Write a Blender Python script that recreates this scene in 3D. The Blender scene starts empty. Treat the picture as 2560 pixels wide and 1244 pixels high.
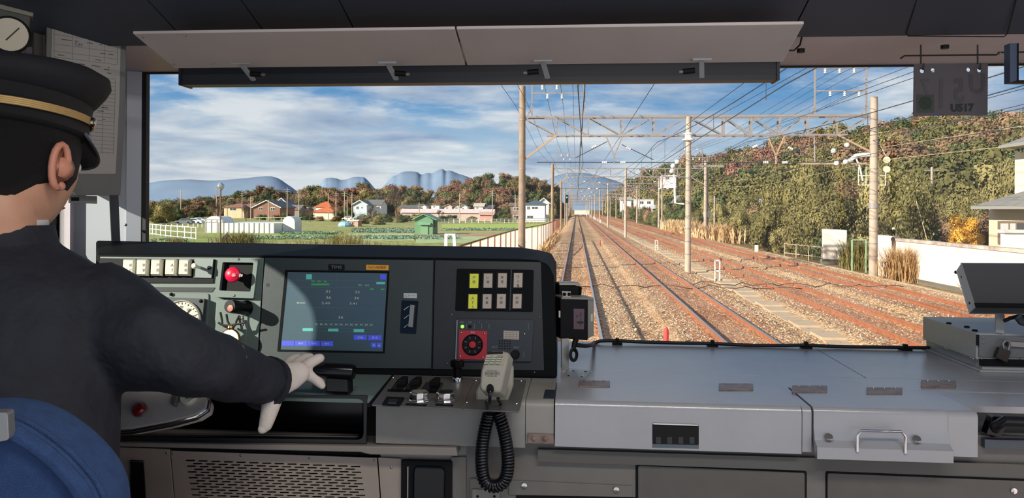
import bpy, bmesh, math, random
from math import sin, cos, pi, radians as R
from mathutils import Vector as V, Matrix
from mathutils.geometry import tessellate_polygon
random.seed(7)
sc = bpy.context.scene
COL = sc.collection
# ---------------------------------------------------------------- camera
CAMZ = 2.87
YAW, ROLL, F, CX, CY = R(4.8), R(0.3), 1924.0, 1280.0, 522.0
RIGHT = V((cos(YAW), sin(YAW), 0)); FWD = V((-sin(YAW), cos(YAW), 0)); UP = V((0, 0, 1))
CAM = V((0, 0, CAMZ))
cd = bpy.data.cameras.new('camera'); cam = bpy.data.objects.new('camera', cd); COL.objects.link(cam)
cr = RIGHT * cos(ROLL) + UP * sin(ROLL); cu = -RIGHT * sin(ROLL) + UP * cos(ROLL)
M = Matrix((cr, cu, -FWD)).transposed().to_4x4(); M.translation = CAM
cam.matrix_world = M
cd.sensor_width = 36; cd.lens = 36 * F / 2560; cd.shift_y = -(622 - CY) / 2560
cd.clip_start = 0.02; cd.clip_end = 30000
sc.camera = cam
# ---------------------------------------------------------------- exposure, sky, sun
sc.view_settings.view_transform = 'Standard'; sc.view_settings.look = 'None'
sc.view_settings.exposure = 0.0; sc.view_settings.gamma = 1.0; sc.view_settings.use_curve_mapping = False
sc.cycles.max_bounces = 8; sc.cycles.diffuse_bounces = 4; sc.cycles.glossy_bounces = 3
sc.cycles.transparent_max_bounces = 12; sc.cycles.caustics_reflective = False; sc.cycles.caustics_refractive = False
sc.cycles.sample_clamp_indirect = 6
def lin(c):
    return tuple((x / 255 / 12.92) if x / 255 <= 0.04045 else ((x / 255 + 0.055) / 1.055) ** 2.4 for x in c)
SUND = V((0.74, 0.57, -0.38)).normalized()          # direction the light travels
sd = bpy.data.lights.new('sun', 'SUN'); sd.energy = 8.0; sd.angle = R(0.6); sd.color = (1.0, 0.91, 0.80)
sun = bpy.data.objects.new('sun', sd); COL.objects.link(sun)
sun.rotation_euler = SUND.to_track_quat('-Z', 'Y').to_euler(); sun.location = (-20, -20, 40)
# warm fill light added overhead, out of view, to brighten the cab
ld = bpy.data.lights.new('cab_fill_light', 'AREA'); ld.shape = 'RECTANGLE'; ld.size = 1.2; ld.size_y = 0.25; ld.energy = 17; ld.color = (1.0, 0.93, 0.86)
lo = bpy.data.objects.new('cab_fill_light', ld); COL.objects.link(lo); lo.location = (0.3, 0.42, CAMZ + 0.66); lo.rotation_euler = (R(12), 0, 0)
W = bpy.data.worlds.new('sky'); sc.world = W; W.use_nodes = True
nt = W.node_tree; nt.nodes.clear()
class NG:
    """tiny node-graph helper"""
    def __init__(s, t): s.t = t
    def n(s, typ, **k):
        o = s.t.nodes.new(typ)
        for a, b in k.items(): setattr(o, a, b)
        return o
    def l(s, a, b): s.t.links.new(a, b)
    def math(s, op, a, b=None, c=None, clamp=False):
        o = s.n('ShaderNodeMath', operation=op, use_clamp=clamp)
        for i, x in enumerate((a, b, c)):
            if x is None: continue
            if isinstance(x, (int, float)): o.inputs[i].default_value = x
            else: s.l(x, o.inputs[i])
        return o.outputs[0]
    def noise(s, vec, scale, detail=4, rough=0.5, dist=0.0):
        o = s.n('ShaderNodeTexNoise'); o.inputs['Scale'].default_value = scale
        o.inputs['Detail'].default_value = detail; o.inputs['Roughness'].default_value = rough
        o.inputs['Distortion'].default_value = dist
        if vec is not None: s.l(vec, o.inputs['Vector'])
        return o.outputs['Fac']
    def ramp(s, fac, stops, interp='LINEAR'):
        o = s.n('ShaderNodeValToRGB'); e = o.color_ramp.elements; o.color_ramp.interpolation = interp
        while len(e) < len(stops): e.new(0.5)
        for el, (p, c) in zip(e, stops):
            el.position = p; el.color = (*c, 1) if len(c) == 3 else c
        s.l(fac, o.inputs[0]); return o.outputs[0]
    def mix(s, fac, a, b):
        o = s.n('ShaderNodeMix', data_type='RGBA')
        if isinstance(fac, (int, float)): o.inputs[0].default_value = fac
        else: s.l(fac, o.inputs[0])
        for i, x in ((6, a), (7, b)):
            if isinstance(x, tuple): o.inputs[i].default_value = (*x, 1)
            else: s.l(x, o.inputs[i])
        return o.outputs[2]
g = NG(nt)
tc = g.n('ShaderNodeTexCoord'); sep = g.n('ShaderNodeSeparateXYZ'); g.l(tc.outputs['Generated'], sep.inputs[0])
zz = g.math('MAXIMUM', sep.outputs[2], 0.0)
den = g.math('ADD', zz, 0.10)
cmb = g.n('ShaderNodeCombineXYZ')
g.l(g.math('DIVIDE', sep.outputs[0], den), cmb.inputs[0]); g.l(g.math('DIVIDE', sep.outputs[1], den), cmb.inputs[1])
base = g.ramp(zz, [(0.0, lin((224, 230, 234))), (0.05, lin((204, 218, 230))), (0.09, lin((162, 192, 220))), (0.135, lin((104, 156, 206))), (0.19, lin((84, 142, 200))), (0.5, lin((70, 120, 185))), (1.0, lin((60, 105, 170)))])
n1 = g.noise(cmb.outputs[0], 0.55, 7, 0.55, 0.4)
n2 = g.noise(cmb.outputs[0], 1.5, 6, 0.6, 0.2)
cl = g.math('MULTIPLY_ADD', n2, 0.45, g.math('MULTIPLY', n1, 0.75))
cover = g.ramp(cl, [(0.50, (0, 0, 0)), (0.66, (1, 1, 1))], 'EASE')
n3 = g.noise(cmb.outputs[0], 0.9, 5, 0.55, 0.3)
ccol = g.ramp(n3, [(0.34, lin((140, 160, 194))), (0.48, lin((194, 202, 218))), (0.60, lin((238, 238, 241)))])
sky1 = g.mix(g.math('MULTIPLY', cover, 0.85), base, ccol)
# low bank of pale cloud near the horizon
n4 = g.noise(tc.outputs['Generated'], 9.0, 6, 0.6)
hz = g.ramp(g.math('MULTIPLY_ADD', n4, 0.035, zz), [(0.02, (1, 1, 1)), (0.085, (0, 0, 0))], 'EASE')
sky2 = g.mix(g.math('MULTIPLY', hz, 0.75), sky1, lin((228, 228, 232)))
bg = g.n('ShaderNodeBackground'); g.l(sky2, bg.inputs[0]); bg.inputs[1].default_value = 1.0
wo = g.n('ShaderNodeOutputWorld'); g.l(bg.outputs[0], wo.inputs[0])

# ---------------------------------------------------------------- pixel -> world
def ray(px, py):
    u = (px - CX) / F; v = (CY - py) / F
    a = u * cos(ROLL) - v * sin(ROLL); b = u * sin(ROLL) + v * cos(ROLL)
    return RIGHT * a + UP * b + FWD
def P(px, py, X=None, Y=None, Z=None, D=None):
    """world point seen at a pixel of the photograph on a world plane (Z is height above the rails) or at a depth"""
    r = ray(px, py)
    if D is not None: t = D
    elif X is not None: t = X / r.x
    elif Y is not None: t = Y / r.y
    else: t = (Z - CAMZ) / r.z
    return CAM + r * t
def proj(p):
    d = V(p) - CAM; w = d.dot(FWD)
    return (CX + F * d.dot(cr) / w, CY - F * d.dot(cu) / w)
class Plane:
    def __init__(s, o, u, n):
        s.o = V(o); s.n = V(n).normalized(); s.u = (V(u) - s.n * V(u).dot(s.n)).normalized(); s.v = s.n.cross(s.u).normalized()
    def px(s, px, py, off=0.0):
        r = ray(px, py); o = s.o + s.n * off
        return CAM + r * ((o - CAM).dot(s.n) / r.dot(s.n))
    def uv(s, p): d = p - s.o; return (d.dot(s.u), d.dot(s.v))
    def at(s, a, b, off=0.0): return s.o + s.u * a + s.v * b + s.n * off

# ---------------------------------------------------------------- materials
MATS = {}
def mat(name, col, rough=0.5, metal=0.0, var=0.0, scale=20.0, bump=0.0, bscale=60.0, emit=0.0, spec=0.5, col2=None, objvar=0.0, coat=0.0):
    if name in MATS: return MATS[name]
    m = bpy.data.materials.new(name); MATS[name] = m; m.use_nodes = True
    g = NG(m.node_tree); b = m.node_tree.nodes['Principled BSDF']
    c = lin(col) if max(col) > 1.0 else tuple(col)
    b.inputs['Base Color'].default_value = (*c, 1); b.inputs['Roughness'].default_value = rough
    b.inputs['Metallic'].default_value = metal; b.inputs['Specular IOR Level'].default_value = spec
    if coat: b.inputs['Coat Weight'].default_value = coat; b.inputs['Coat Roughness'].default_value = 0.1
    tcn = None
    if var or bump or col2: tcn = g.n('ShaderNodeTexCoord').outputs['Object']
    cur = None
    if var or col2:
        n = g.noise(tcn, scale, 5, 0.6)
        c2 = (lin(col2) if max(col2) > 1 else tuple(col2)) if col2 else tuple(x * (1 - var) for x in c)
        c1 = c if col2 else tuple(min(1, x * (1 + var)) for x in c)
        cur = g.ramp(n, [(0.35, c2), (0.62, c1)])
    if objvar:
        oi = g.n('ShaderNodeObjectInfo').outputs['Random']
        hs = g.n('ShaderNodeHueSaturation')
        g.l(g.math('MULTIPLY_ADD', oi, 2 * objvar, 1 - objvar), hs.inputs['Value'])
        if cur is not None: g.l(cur, hs.inputs['Color'])
        else: hs.inputs['Color'].default_value = (*c, 1)
        cur = hs.outputs[0]
    if cur is not None: g.l(cur, b.inputs['Base Color'])
    if bump:
        bn = g.n('ShaderNodeBump'); bn.inputs['Strength'].default_value = bump; bn.inputs['Distance'].default_value = 0.01
        g.l(g.noise(tcn, bscale, 3, 0.6), bn.inputs['Height']); g.l(bn.outputs[0], b.inputs['Normal'])
    if emit:
        b.inputs['Emission Color'].default_value = (*c, 1); b.inputs['Emission Strength'].default_value = emit
    return m
def glass_mat(name, tint=(0.97, 0.99, 0.98), rough=0.0):
    m = bpy.data.materials.new(name); m.use_nodes = True; m.node_tree.nodes.clear(); g = NG(m.node_tree)
    t = g.n('ShaderNodeBsdfTransparent'); t.inputs[0].default_value = (*tint, 1)
    gl = g.n('ShaderNodeBsdfGlossy'); gl.inputs['Roughness'].default_value = rough
    fr = g.n('ShaderNodeFresnel'); fr.inputs[0].default_value = 1.3
    mx = g.n('ShaderNodeMixShader'); g.l(fr.outputs[0], mx.inputs[0]); g.l(t.outputs[0], mx.inputs[1]); g.l(gl.outputs[0], mx.inputs[2])
    o = g.n('ShaderNodeOutputMaterial'); g.l(mx.outputs[0], o.inputs[0]); return m

# ---------------------------------------------------------------- mesh building
class MB:
    def __init__(s): s.v = []; s.f = []
    def add(s, vs, fs):
        b = len(s.v); s.v += [tuple(p) for p in vs]; s.f += [tuple(i + b for i in f) for f in fs]; return s
    def hexa(s, p):            # 8 points: bottom 4 then top 4, same winding
        return s.add(p, [(0, 3, 2, 1), (4, 5, 6, 7), (0, 1, 5, 4), (1, 2, 6, 5), (2, 3, 7, 6), (3, 0, 4, 7)])
    def box(s, x0, x1, y0, y1, z0, z1):
        return s.hexa([(x0, y0, z0), (x1, y0, z0), (x1, y1, z0), (x0, y1, z0), (x0, y0, z1), (x1, y0, z1), (x1, y1, z1), (x0, y1, z1)])
    def bar(s, a, b, w, h=None, up=UP):
        a, b = V(a), V(b); h = h or w; d = (b - a).normalized()
        if abs(d.dot(up)) > 0.98: up = V((0, 1, 0))
        x = d.cross(up).normalized(); y = x.cross(d)
        q = [(-1, -1), (1, -1), (1, 1), (-1, 1)]
        return s.hexa([a + x * i * w / 2 + y * j * h / 2 for i, j in q] + [b + x * i * w / 2 + y * j * h / 2 for i, j in q])
    def loft(s, rings, caps=True, closed=True):
        n = len(rings[0]); b = len(s.v)
        for r in rings: s.v += [tuple(p) for p in r]
        for k in range(len(rings) - 1):
            for i in range(n if closed else n - 1):
                j = (i + 1) % n
                s.f.append((b + k * n + i, b + k * n + j, b + (k + 1) * n + j, b + (k + 1) * n + i))
        if caps: s.f.append(tuple(b + i for i in reversed(range(n)))); s.f.append(tuple(b + (len(rings) - 1) * n + i for i in range(n)))
        return s
    def tube(s, path, r, n=8, caps=True):
        path = [V(p) for p in path]; rs = r if isinstance(r, (list, tuple)) else [r] * len(path)
        rings = []; prev = None
        for i, p in enumerate(path):
            d = (path[min(i + 1, len(path) - 1)] - path[max(i - 1, 0)]).normalized()
            if prev is None:
                up = UP if abs(d.z) < 0.9 else V((1, 0, 0)); x = d.cross(up).normalized()
            else: x = (prev - d * prev.dot(d)).normalized()
            prev = x; y = d.cross(x)
            rings.append([p + (x * cos(2 * pi * k / n) + y * sin(2 * pi * k / n)) * rs[i] for k in range(n)])
        return s.loft(rings, caps)
    def cyl(s, a, b, r, n=16, r2=None): return s.tube([a, b], [r, r if r2 is None else r2], n)
    def lathe(s, o, ax, prof, n=24):        # prof: (radius, height) along ax
        o, ax = V(o), V(ax).normalized(); x = ax.cross(V((0, 0, 1)) if abs(ax.z) < 0.9 else V((1, 0, 0))).normalized(); y = ax.cross(x)
        return s.loft([[o + ax * h + (x * cos(2 * pi * k / n) + y * sin(2 * pi * k / n)) * max(r, 1e-5) for k in range(n)] for r, h in prof])
    def sphere(s, c, r, seg=14, rings=9, sx=1, sy=1, sz=1):
        c = V(c); rr = []
        for i in range(1, rings):
            t = pi * i / rings
            rr.append([c + V((sin(t) * cos(2 * pi * k / seg) * r * sx, sin(t) * sin(2 * pi * k / seg) * r * sy, -cos(t) * r * sz)) for k in range(seg)])
        return s.loft(rr)
    def prism(s, pts, ext): pts = [V(p) for p in pts]; e = V(ext); return s.loft([pts, [p + e for p in pts]])
    def slab(s, poly, pl, d0, d1):
        """polygon of photo pixels laid on plane pl at offset d1, thickness back to d0"""
        f = [pl.px(x, y, d1) for x, y in poly]; return s.loft([[p - pl.n * (d1 - d0) for p in f], f])
    def build(s, name, m=None, parent=None, smooth=False, bevel=0.0, seg=2, angle=35, recalc=True):
        me = bpy.data.meshes.new(name); me.from_pydata(s.v, [], s.f)
        if recalc:
            bm = bmesh.new(); bm.from_mesh(me); bmesh.ops.recalc_face_normals(bm, faces=bm.faces); bm.to_mesh(me); bm.free()
        o = bpy.data.objects.new(name, me); COL.objects.link(o)
        if m: me.materials.append(m)
        if smooth:
            me.polygons.foreach_set('use_smooth', [True] * len(me.polygons))
            if smooth != 'all' and hasattr(me, 'set_sharp_from_angle'): me.set_sharp_from_angle(angle=R(40))
        if bevel:
            b = o.modifiers.new('bevel', 'BEVEL'); b.width = bevel; b.segments = seg; b.limit_method = 'ANGLE'; b.angle_limit = R(angle)
            b.harden_normals = False
        if parent is not None:
            o.parent = parent; o.matrix_parent_inverse = parent.matrix_world.inverted()
        return o
def thing(name, label, cat, loc=(0, 0, 0), group=None):
    o = bpy.data.objects.new(name, None); COL.objects.link(o); o.empty_display_size = 0.05
    o.matrix_world = Matrix.Translation(V(loc)); o['label'] = label; o['category'] = cat
    if group: o['group'] = group
    return o
def tag(o, label, cat, group=None):
    o['label'] = label; o['category'] = cat
    if group: o['group'] = group
    return o
def struct(o): o['kind'] = 'structure'; return o
def plate(name, outer, holes, pl, d0, d1, m, parent=None, bevel=0):
    """plate with real holes; loops of photo pixels on plane pl"""
    loops = [[pl.uv(pl.px(x, y, d1)) for x, y in lp] for lp in [outer] + holes]
    return plate_uv(name, loops, pl, d0, d1, m, parent, bevel)
def plate_uv(name, loops, pl, d0, d1, m, parent=None, bevel=0):
    tri = tessellate_polygon([[V((a, b, 0)) for a, b in lp] for lp in loops])
    flat = [q for lp in loops for q in lp]; n = len(flat)
    mb = MB(); mb.v = [tuple(pl.at(a, b, d1)) for a, b in flat] + [tuple(pl.at(a, b, d0)) for a, b in flat]
    mb.f = [t for t in tri] + [tuple(i + n for i in reversed(t)) for t in tri]
    k = 0
    for lp in loops:
        c = len(lp)
        for i in range(c): j = (i + 1) % c; mb.f.append((k + i, k + j, n + k + j, n + k + i))
        k += c
    return mb.build(name, m, parent, bevel=bevel)
def rrect(x0, y0, x1, y1, r, n=4):
    out = []
    for cx_, cy_, a in ((x1 - r, y0 + r, -90), (x1 - r, y1 - r, 0), (x0 + r, y1 - r, 90), (x0 + r, y0 + r, 180)):
        for k in range(n + 1): t = R(a + 90 * k / n); out.append((cx_ + r * cos(t), cy_ + r * sin(t)))
    return out
def rquad(q, r, n=3):
    """quad of pixels with rounded corners"""
    out = []; m_ = len(q)
    for i in range(m_):
        p = V(q[i]); a = (V(q[i - 1]) - p).normalized(); b = (V(q[(i + 1) % m_]) - p).normalized()
        for k in range(n + 1):
            t = k / n; out.append(tuple(p + a * r * (1 - t) ** 2 + b * r * t ** 2))
    return out
def ell(cx_, cy_, rx, ry=None, n=20): ry = ry or rx; return [(cx_ + rx * cos(2 * pi * k / n), cy_ + ry * sin(2 * pi * k / n)) for k in range(n)]
def text(name, s, pl, cx_, cy_, h_px, m, parent, off=0.001, wscale=1.0, rot=0.0, mirror=False, bold=0.0, ref=None):
    """lettering as a thin mesh on plane pl, centred on a pixel, cap height h_px pixels"""
    c = bpy.data.curves.new('t', 'FONT'); c.body = s; c.align_x = 'CENTER'; c.align_y = 'CENTER'; c.size = 1.0; c.offset = bold
    c.resolution_u = 2
    o = bpy.data.objects.new('t', c); COL.objects.link(o)
    bpy.context.view_layer.update()
    me = bpy.data.meshes.new_from_object(o.evaluated_get(bpy.context.evaluated_depsgraph_get()))
    bpy.data.objects.remove(o); bpy.data.curves.remove(c)
    if not len(me.vertices): return None
    xs = [v.co.x for v in me.vertices]; ys = [v.co.y for v in me.vertices]
    mx, my = (min(xs) + max(xs)) / 2, (min(ys) + max(ys)) / 2
    ctr = pl.px(cx_, cy_, off); hh = (pl.px(cx_, cy_ - h_px / 2, off) - pl.px(cx_, cy_ + h_px / 2, off)).length
    k = hh / (max(ys) - min(ys)) if ref is None else hh / ref
    cr_, sr_ = cos(rot), sin(rot)
    for v in me.vertices:
        a = (v.co.x - mx) * k * wscale * (-1 if mirror else 1); b = (v.co.y - my) * k
        v.co = ctr + pl.u * (a * cr_ - b * sr_) + pl.v * (a * sr_ + b * cr_)
    me.name = name; o = bpy.data.objects.new(name, me); COL.objects.link(o)
    me.materials.clear(); me.materials.append(m)
    if parent is not None: o.parent = parent; o.matrix_parent_inverse = parent.matrix_world.inverted()
    return o
def copy_tree(o, parent=None, loc=None):
    c = o.copy(); COL.objects.link(c)
    if parent is not None: c.parent = parent
    for ch in list(o.children): copy_tree(ch, c)
    return c
def H(*z): return CAMZ + z[0]
# ================================================================ CAB
Z0 = CAMZ                                    # heights below are written relative to the eye
paint = mat('grey_paint', (142, 139, 132), 0.42, var=0.05, scale=14, bump=0.03, bscale=400, coat=0.0)
topm = mat('counter_top_paint', (156, 157, 160), 0.25, var=0.04, scale=9, bump=0.03, bscale=300, spec=1.0)
darkpanel = mat('dark_ceiling_vinyl', (56, 62, 74), 0.6, var=0.06, scale=5, bump=0.04, bscale=500)
lightliner = mat('pale_liner', (196, 188, 194), 0.55, var=0.03)
visorm = mat('visor_board', (196, 188, 186), 0.6, var=0.04, scale=6, bump=0.03, bscale=500)
black = mat('black_plastic', (15, 16, 18), 0.6, spec=.2)
blackg = mat('black_gloss', (9, 10, 12), 0.2, spec=.35)
rubber = mat('black_rubber', (16, 16, 18), 0.6)
chrome = mat('chrome', (215, 212, 208), 0.15, metal=1.0)
steel = mat('brushed_steel', (150, 148, 143), 0.35, metal=0.8)
hoodm = mat('hood_black_grain', (14, 17, 18), 0.65, spec=.1, bump=0.15, bscale=700)
dashm = mat('dash_green_grey', (100, 116, 110), 0.5, var=0.05, scale=8, bump=0.04, bscale=400)
plated = mat('dark_plate', (25, 30, 33), 0.45, var=0.05, bump=0.05, bscale=500)
cream = mat('cream_button', (205, 204, 186), 0.35)
white_ink = mat('white_ink', (200, 200, 195), 0.5)
black_ink = mat('black_ink', (22, 22, 22), 0.6)
rust = mat('rusty_brown_steel', (128, 110, 100), 0.45, metal=0.3, var=0.25, scale=60)
greyink = mat('grey_ink', (95, 92, 82), 0.6)

# ---- shell
ZT = Z0 - 0.33                                # counter top height
FL = Z0 - 1.32
XL, XR = -1.30, 1.40
def wall_poly(name, loops, pl, th, m):
    o = plate_uv(name, loops, pl, 0, th, m); return struct(o)
sideR = Plane((XL, 0, 0), (0, -1, 0), (1, 0, 0))     # left wall seen from inside; u = -Y
WLP = Plane((XL, 0, 0), (0, 1, 0), (1, 0, 0))
def side_loops(pl, wins, y0=-0.5, y1=1.97):
    f = lambda y, z: pl.uv(V((pl.o.x, y, z)))
    outer = [f(y0, FL), f(y1, FL), f(y1, Z0 + 0.85), f(y0, Z0 + 0.85)]
    return [outer] + [[f(y, z) for y, z in w] for w in wins]
def rr(y0, z0, y1, z1, r, n=5): return [(a, b) for a, b in rrect(y0, z0, y1, z1, r, n)]
# side window, unseen: outline shaped from the sun patch wanted on the dash
def back(px, py):       # where the sunray that lights this pixel of the dash passes the left wall
    p = PLD.px(px, py); t = (p.x - XL) / SUND.x; return (p.y - SUND.y * t, p.z - SUND.z * t)
PLD = Plane(P(1100, 938, Y=1.50), (1, 0, 0), (0, -cos(R(12)), sin(R(12))))
arc = [back(*q) for q in ((690, 655), (735, 682), (775, 712), (806, 745), (824, 780), (831, 815), (828, 850), (815, 882), (800, 912), (800, 990))]
win_l = arc + [(1.50, arc[-1][1]), (1.50, arc[0][1] + 0.06), (arc[0][0] + .06, arc[0][1] + 0.06)]
WIN3 = rr(1.56, Z0 - .12, 1.88, Z0 + .075, .01, 2)  # unseen quarter window added so that sun falls on the pillar
wl = wall_poly('wall_left', side_loops(WLP, [win_l, WIN3]), WLP, -0.03, lightliner)
WRP = Plane((XR, 0, 0), (0, 1, 0), (-1, 0, 0))
wr = wall_poly('wall_right', side_loops(WRP, [rr(0.3, Z0 - 0.2, 1.5, Z0 + 0.35, 0.06), rr(-0.4, Z0 - 0.25, 0.15, Z0 + 0.38, 0.06)]), WRP, -0.03, lightliner)
fl = struct(MB().box(XL, XR, -0.5, 1.97, FL - 0.03, FL).build('floor', mat('floor_rubber', (70, 72, 70), 0.6)))
# ceiling: dark cove panels sloping up towards the camera, then flat
YH = 1.62
zc0 = P(1280, 102, Y=YH).z
cove = [(YH, zc0), (1.45, zc0 + 0.055), (1.15, zc0 + 0.21), (0.75, zc0 + 0.30), (0.2, zc0 + 0.33), (-0.5, zc0 + 0.33)]
ceil = bpy.data.objects.new('ceiling', None); COL.objects.link(ceil); struct(ceil)
joints = [XL] + [P(x, 30, Y=1.52).x for x in (413, 634, 868)] + [P(2010, 60, Y=1.52).x] + [XR]
for a, b in zip(joints[:-1], joints[1:]):
    prof = [V((a + 0.0015, y, z)) for y, z in cove] + [V((a + 0.0015, y, z + 0.02)) for y, z in reversed(cove)]
    MB().prism(prof, (b - a - 0.003, 0, 0)).build('panel', darkpanel, ceil)
MB().box(XL, XR, -0.5, YH, zc0 + 0.37, zc0 + 0.40).build('roof_sheet', darkpanel, ceil)
# access hatch outlined on the cove at the right
# header: soffit from the cove down/forward to the top of the windscreen
YW = 1.93
zw = P(1280, 172, Y=YW).z
hd = MB().prism([(XL, YH - .005, zc0 + 0.012), (XL, YW, zw), (XL, YW + 0.03, zw), (XL, YW + 0.03, zw + 0.2), (XL, YH - .005, zc0 + 0.2)], (XR - XL, 0, 0)).build('wall_front', lightliner, None)
struct(hd)
xg = P(362, 400, Y=YW).x                     # left edge of the glass
MB().prism([(XL, 1.90, ZT - .05), (xg - 0.035, YW - 0.02, ZT - .05), (xg - 0.035, YW + 0.03, ZT - .05), (XL, 1.97, ZT - .05)], (0, 0, zw - ZT + 0.1)).build('pillar', mat('pillar_paint', (178, 184, 192), 0.45), hd)
MB().prism([(xg - 0.035, YW - 0.025, ZT), (xg - 0.004, YW - 0.01, ZT), (xg - 0.004, YW + 0.02, ZT), (xg - 0.035, YW + 0.02, ZT)], (0.0, 0, zw - ZT)).build('pillar_edge', mat('pillar_edge_paint', (205, 212, 222), 0.4), hd)
MB().box(XL, XR, YW - .02, YW + 0.04, FL, ZT - 0.01).build('lower_front_sheet', paint, hd)
win = bpy.data.objects.new('window_1', None); COL.objects.link(win); struct(win)
MB().box(xg - 0.01, XR, YW + 0.005, YW + 0.012, ZT - 0.005, zw + 0.01).build('pane', glass_mat('windscreen_glass'), win)
gk = MB(); gk.bar((xg, YW, ZT), (xg + 0.0, YW, zw), 0.016); gk.build('gasket', rubber, win)
MB().bar((xg, YW, zw), (XR, YW, zw), 0.008).build('gasket', rubber, win)
w2 = bpy.data.objects.new('window_2', None); COL.objects.link(w2); struct(w2)
plate_uv('pane', [side_loops(WLP, [win_l])[1]], WLP, -0.018, -0.012, glass_mat('side_glass'), w2)

# ---- light in the cab: added fill light overhead, sky through the open rear
# ---- overhead boards, blind cassette and brackets
yv0, yv1 = 1.46, 1.62
zv0 = P(1200, 72, Y=yv0).z; zv1 = P(1200, 163, Y=yv1).z
for nm, lab, xa, xb, xc, xd in (('left', 'long grey overhead visor board on the left, screws at its left end', 332, 1137, 437, 1163),
                                ('right', 'grey overhead visor board on the right, above the tracks', 1141, 2010, 1168, 1957)):
    t = thing('visor_board', lab, 'visor board', (P(xa, 70, Y=yv0).x, yv0, zv0), 'visor boards over the windscreen')
    def q(x, y, Y, z): return V((P(x, y, Y=Y).x, Y, z))
    ys = 81 if nm == 'left' else 66; ye = 168 if nm == 'left' else 158
    pts = [q(xa, ys, yv0, zv0), q(xb, ys - 6, yv0, zv0), q(xd, ye - 3, yv1, zv1), q(xc, ye, yv1, zv1)]
    MB().prism(pts, (0, 0, 0.006)).build('board', visorm, t, bevel=0.0015)
    if nm == 'left':
        for sx, sy in ((357, 92), (462, 88), (433, 160), (533, 158)):
            r = ray(sx, sy); n = (pts[1] - pts[0]).cross(pts[3] - pts[0]).normalized(); c = CAM + r * ((pts[0] - CAM).dot(n) / r.dot(n))
            MB().sphere(c, 0.0028, 8, 6).build('screw', steel, t)
t = thing('sun_blind', 'dark navy roller blind cassette under the visor boards', 'roller blind', P(1200, 205, Y=1.74))
bl = mat('blind_navy', (24, 30, 40), 0.5)
xa, xb = P(455, 190, Y=1.74).x, P(1941, 190, Y=1.74).x
z1 = P(1200, 206, Y=1.74).z
mb = MB(); mb.loft([[V((x, 1.76 + 0.022 * cos(a) * (1.3 if abs(sin(a)) > .5 else 1), z1 + 0.024 + 0.024 * max(-1, min(1, 1.4 * sin(a))))) for a in [2 * pi * k / 16 for k in range(16)]] for x in (xa, xb)])
mb.build('cassette', bl, t)
MB().box(P(455, 170, Y=1.72).x, P(572, 170, Y=1.72).x, 1.735, 1.78, z1 + 0.046, z1 + 0.058).build('end_cover', mat('blind_grey', (95, 90, 92), 0.5), t)
MB().box(xa - 0.006, xa, 1.735, 1.79, z1 - 0.001, z1 + 0.05).build('end_cap', bl, t); MB().box(xb, xb + 0.006, 1.735, 1.79, z1 - 0.001, z1 + 0.05).build('end_cap', bl, t)
for i, (bx, wy) in enumerate(((601, 160), (968, 158), (1357, 153), (1755, 150))):
    c = P(bx, wy, Y=1.60)
    t = thing('blind_bracket', 'small T-shaped steel bracket under the visor boards, %s from the left' % ('first', 'second', 'third', 'fourth')[i], 'bracket', c, 'brackets holding the roller blind')
    MB().box(c.x - 0.02, c.x + 0.02, 1.597, 1.612, c.z - 0.001, c.z + 0.006).build('flange', mat('bracket_zinc_pale', (178, 180, 184), .4, metal=.2), t, bevel=0.0015)
    MB().bar(c + V((0, 0.005, 0)), c + V((0.008, 0.05, -0.026)), 0.010, 0.005).build('stem', mat('bracket_zinc_pale', (178, 180, 184), .4, metal=.2), t)
    s = -1 if i > 1 else 1
    MB().cyl(c + V((0.01 * s, 0.03, -0.016)), c + V((0.034 * s, 0.03, -0.018)), 0.006, 10).build('knob', black, t, smooth=True)
    MB().cyl(c + V((0.034 * s, 0.03, -0.018)), c + V((0.042 * s, 0.03, -0.018)), 0.0035, 8).build('pin', steel, t)

# ---- number plate hanging on a rod at the right
PN = Plane(P(2376, 225, Y=1.62), (1, 0, 0), (0, -1, 0))
t = thing('hanging_number_plate', 'grey translucent number plate U517 hanging on hooks at top right', 'sign', PN.px(2376, 165))
pm = mat('smoked_plate', (84, 80, 84), 0.6, spec=.2)
plate('board', rquad([(2285.5, 160), (2470, 160), (2469, 288), (2284, 289)], 3), [ell(2305.5, 177, 5.8, n=14), ell(2332.8, 175, 5.4, n=14), ell(2421.5, 174, 5.4, n=14), ell(2448.5, 175, 5.6, n=14)], PN, -0.003, 0, pm, t)
ghost = mat('ghost_lettering', (62, 58, 62), 0.5)
for ch, x, y, h, w in (('7', 2311, 216, 40, .85), ('1', 2353, 235, 74, .55), ('5', 2397, 226, 62, .7), ('U', 2443, 209, 50, .9)):
    text('show_through_letter', ch, PN, x, y, h, ghost, t, 0.0006, w, 0, True, bold=0.03)
text('lettering', 'U517', PN, 2406.5, 269, 20, black_ink, t, 0.0012, 1.0, R(1), bold=0.05)
MB().slab([(2292, 236), (2335, 236), (2335, 281), (2292, 281)], PN, 0, 0.0006).build('sticker', mat('sticker_grey', (46, 52, 46), 0.5), t)
MB().slab(ell(2313.5, 257, 17, 17, 12), PN, 0.0006, 0.001).build('sticker_emblem', mat('sticker_green', (12, 30, 12), 0.5), t)
mb = MB(); mb.bar(PN.px(2299, 241, 0.0014), PN.px(2329, 273, 0.0014), .0012, .0004); mb.bar(PN.px(2299, 273, 0.0014), PN.px(2329, 241, 0.0014), .0012, .0004); mb.build('sticker_cross', mat('sticker_line', (70, 80, 66), 0.5), t)
t = thing('hanging_rod', 'thin black rod with two hooks under the header at right', 'rod', P(2250, 141, Y=1.64))
PR = Plane(P(2376, 141, Y=1.64), (1, 0, 0), (0, -1, 0))
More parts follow.
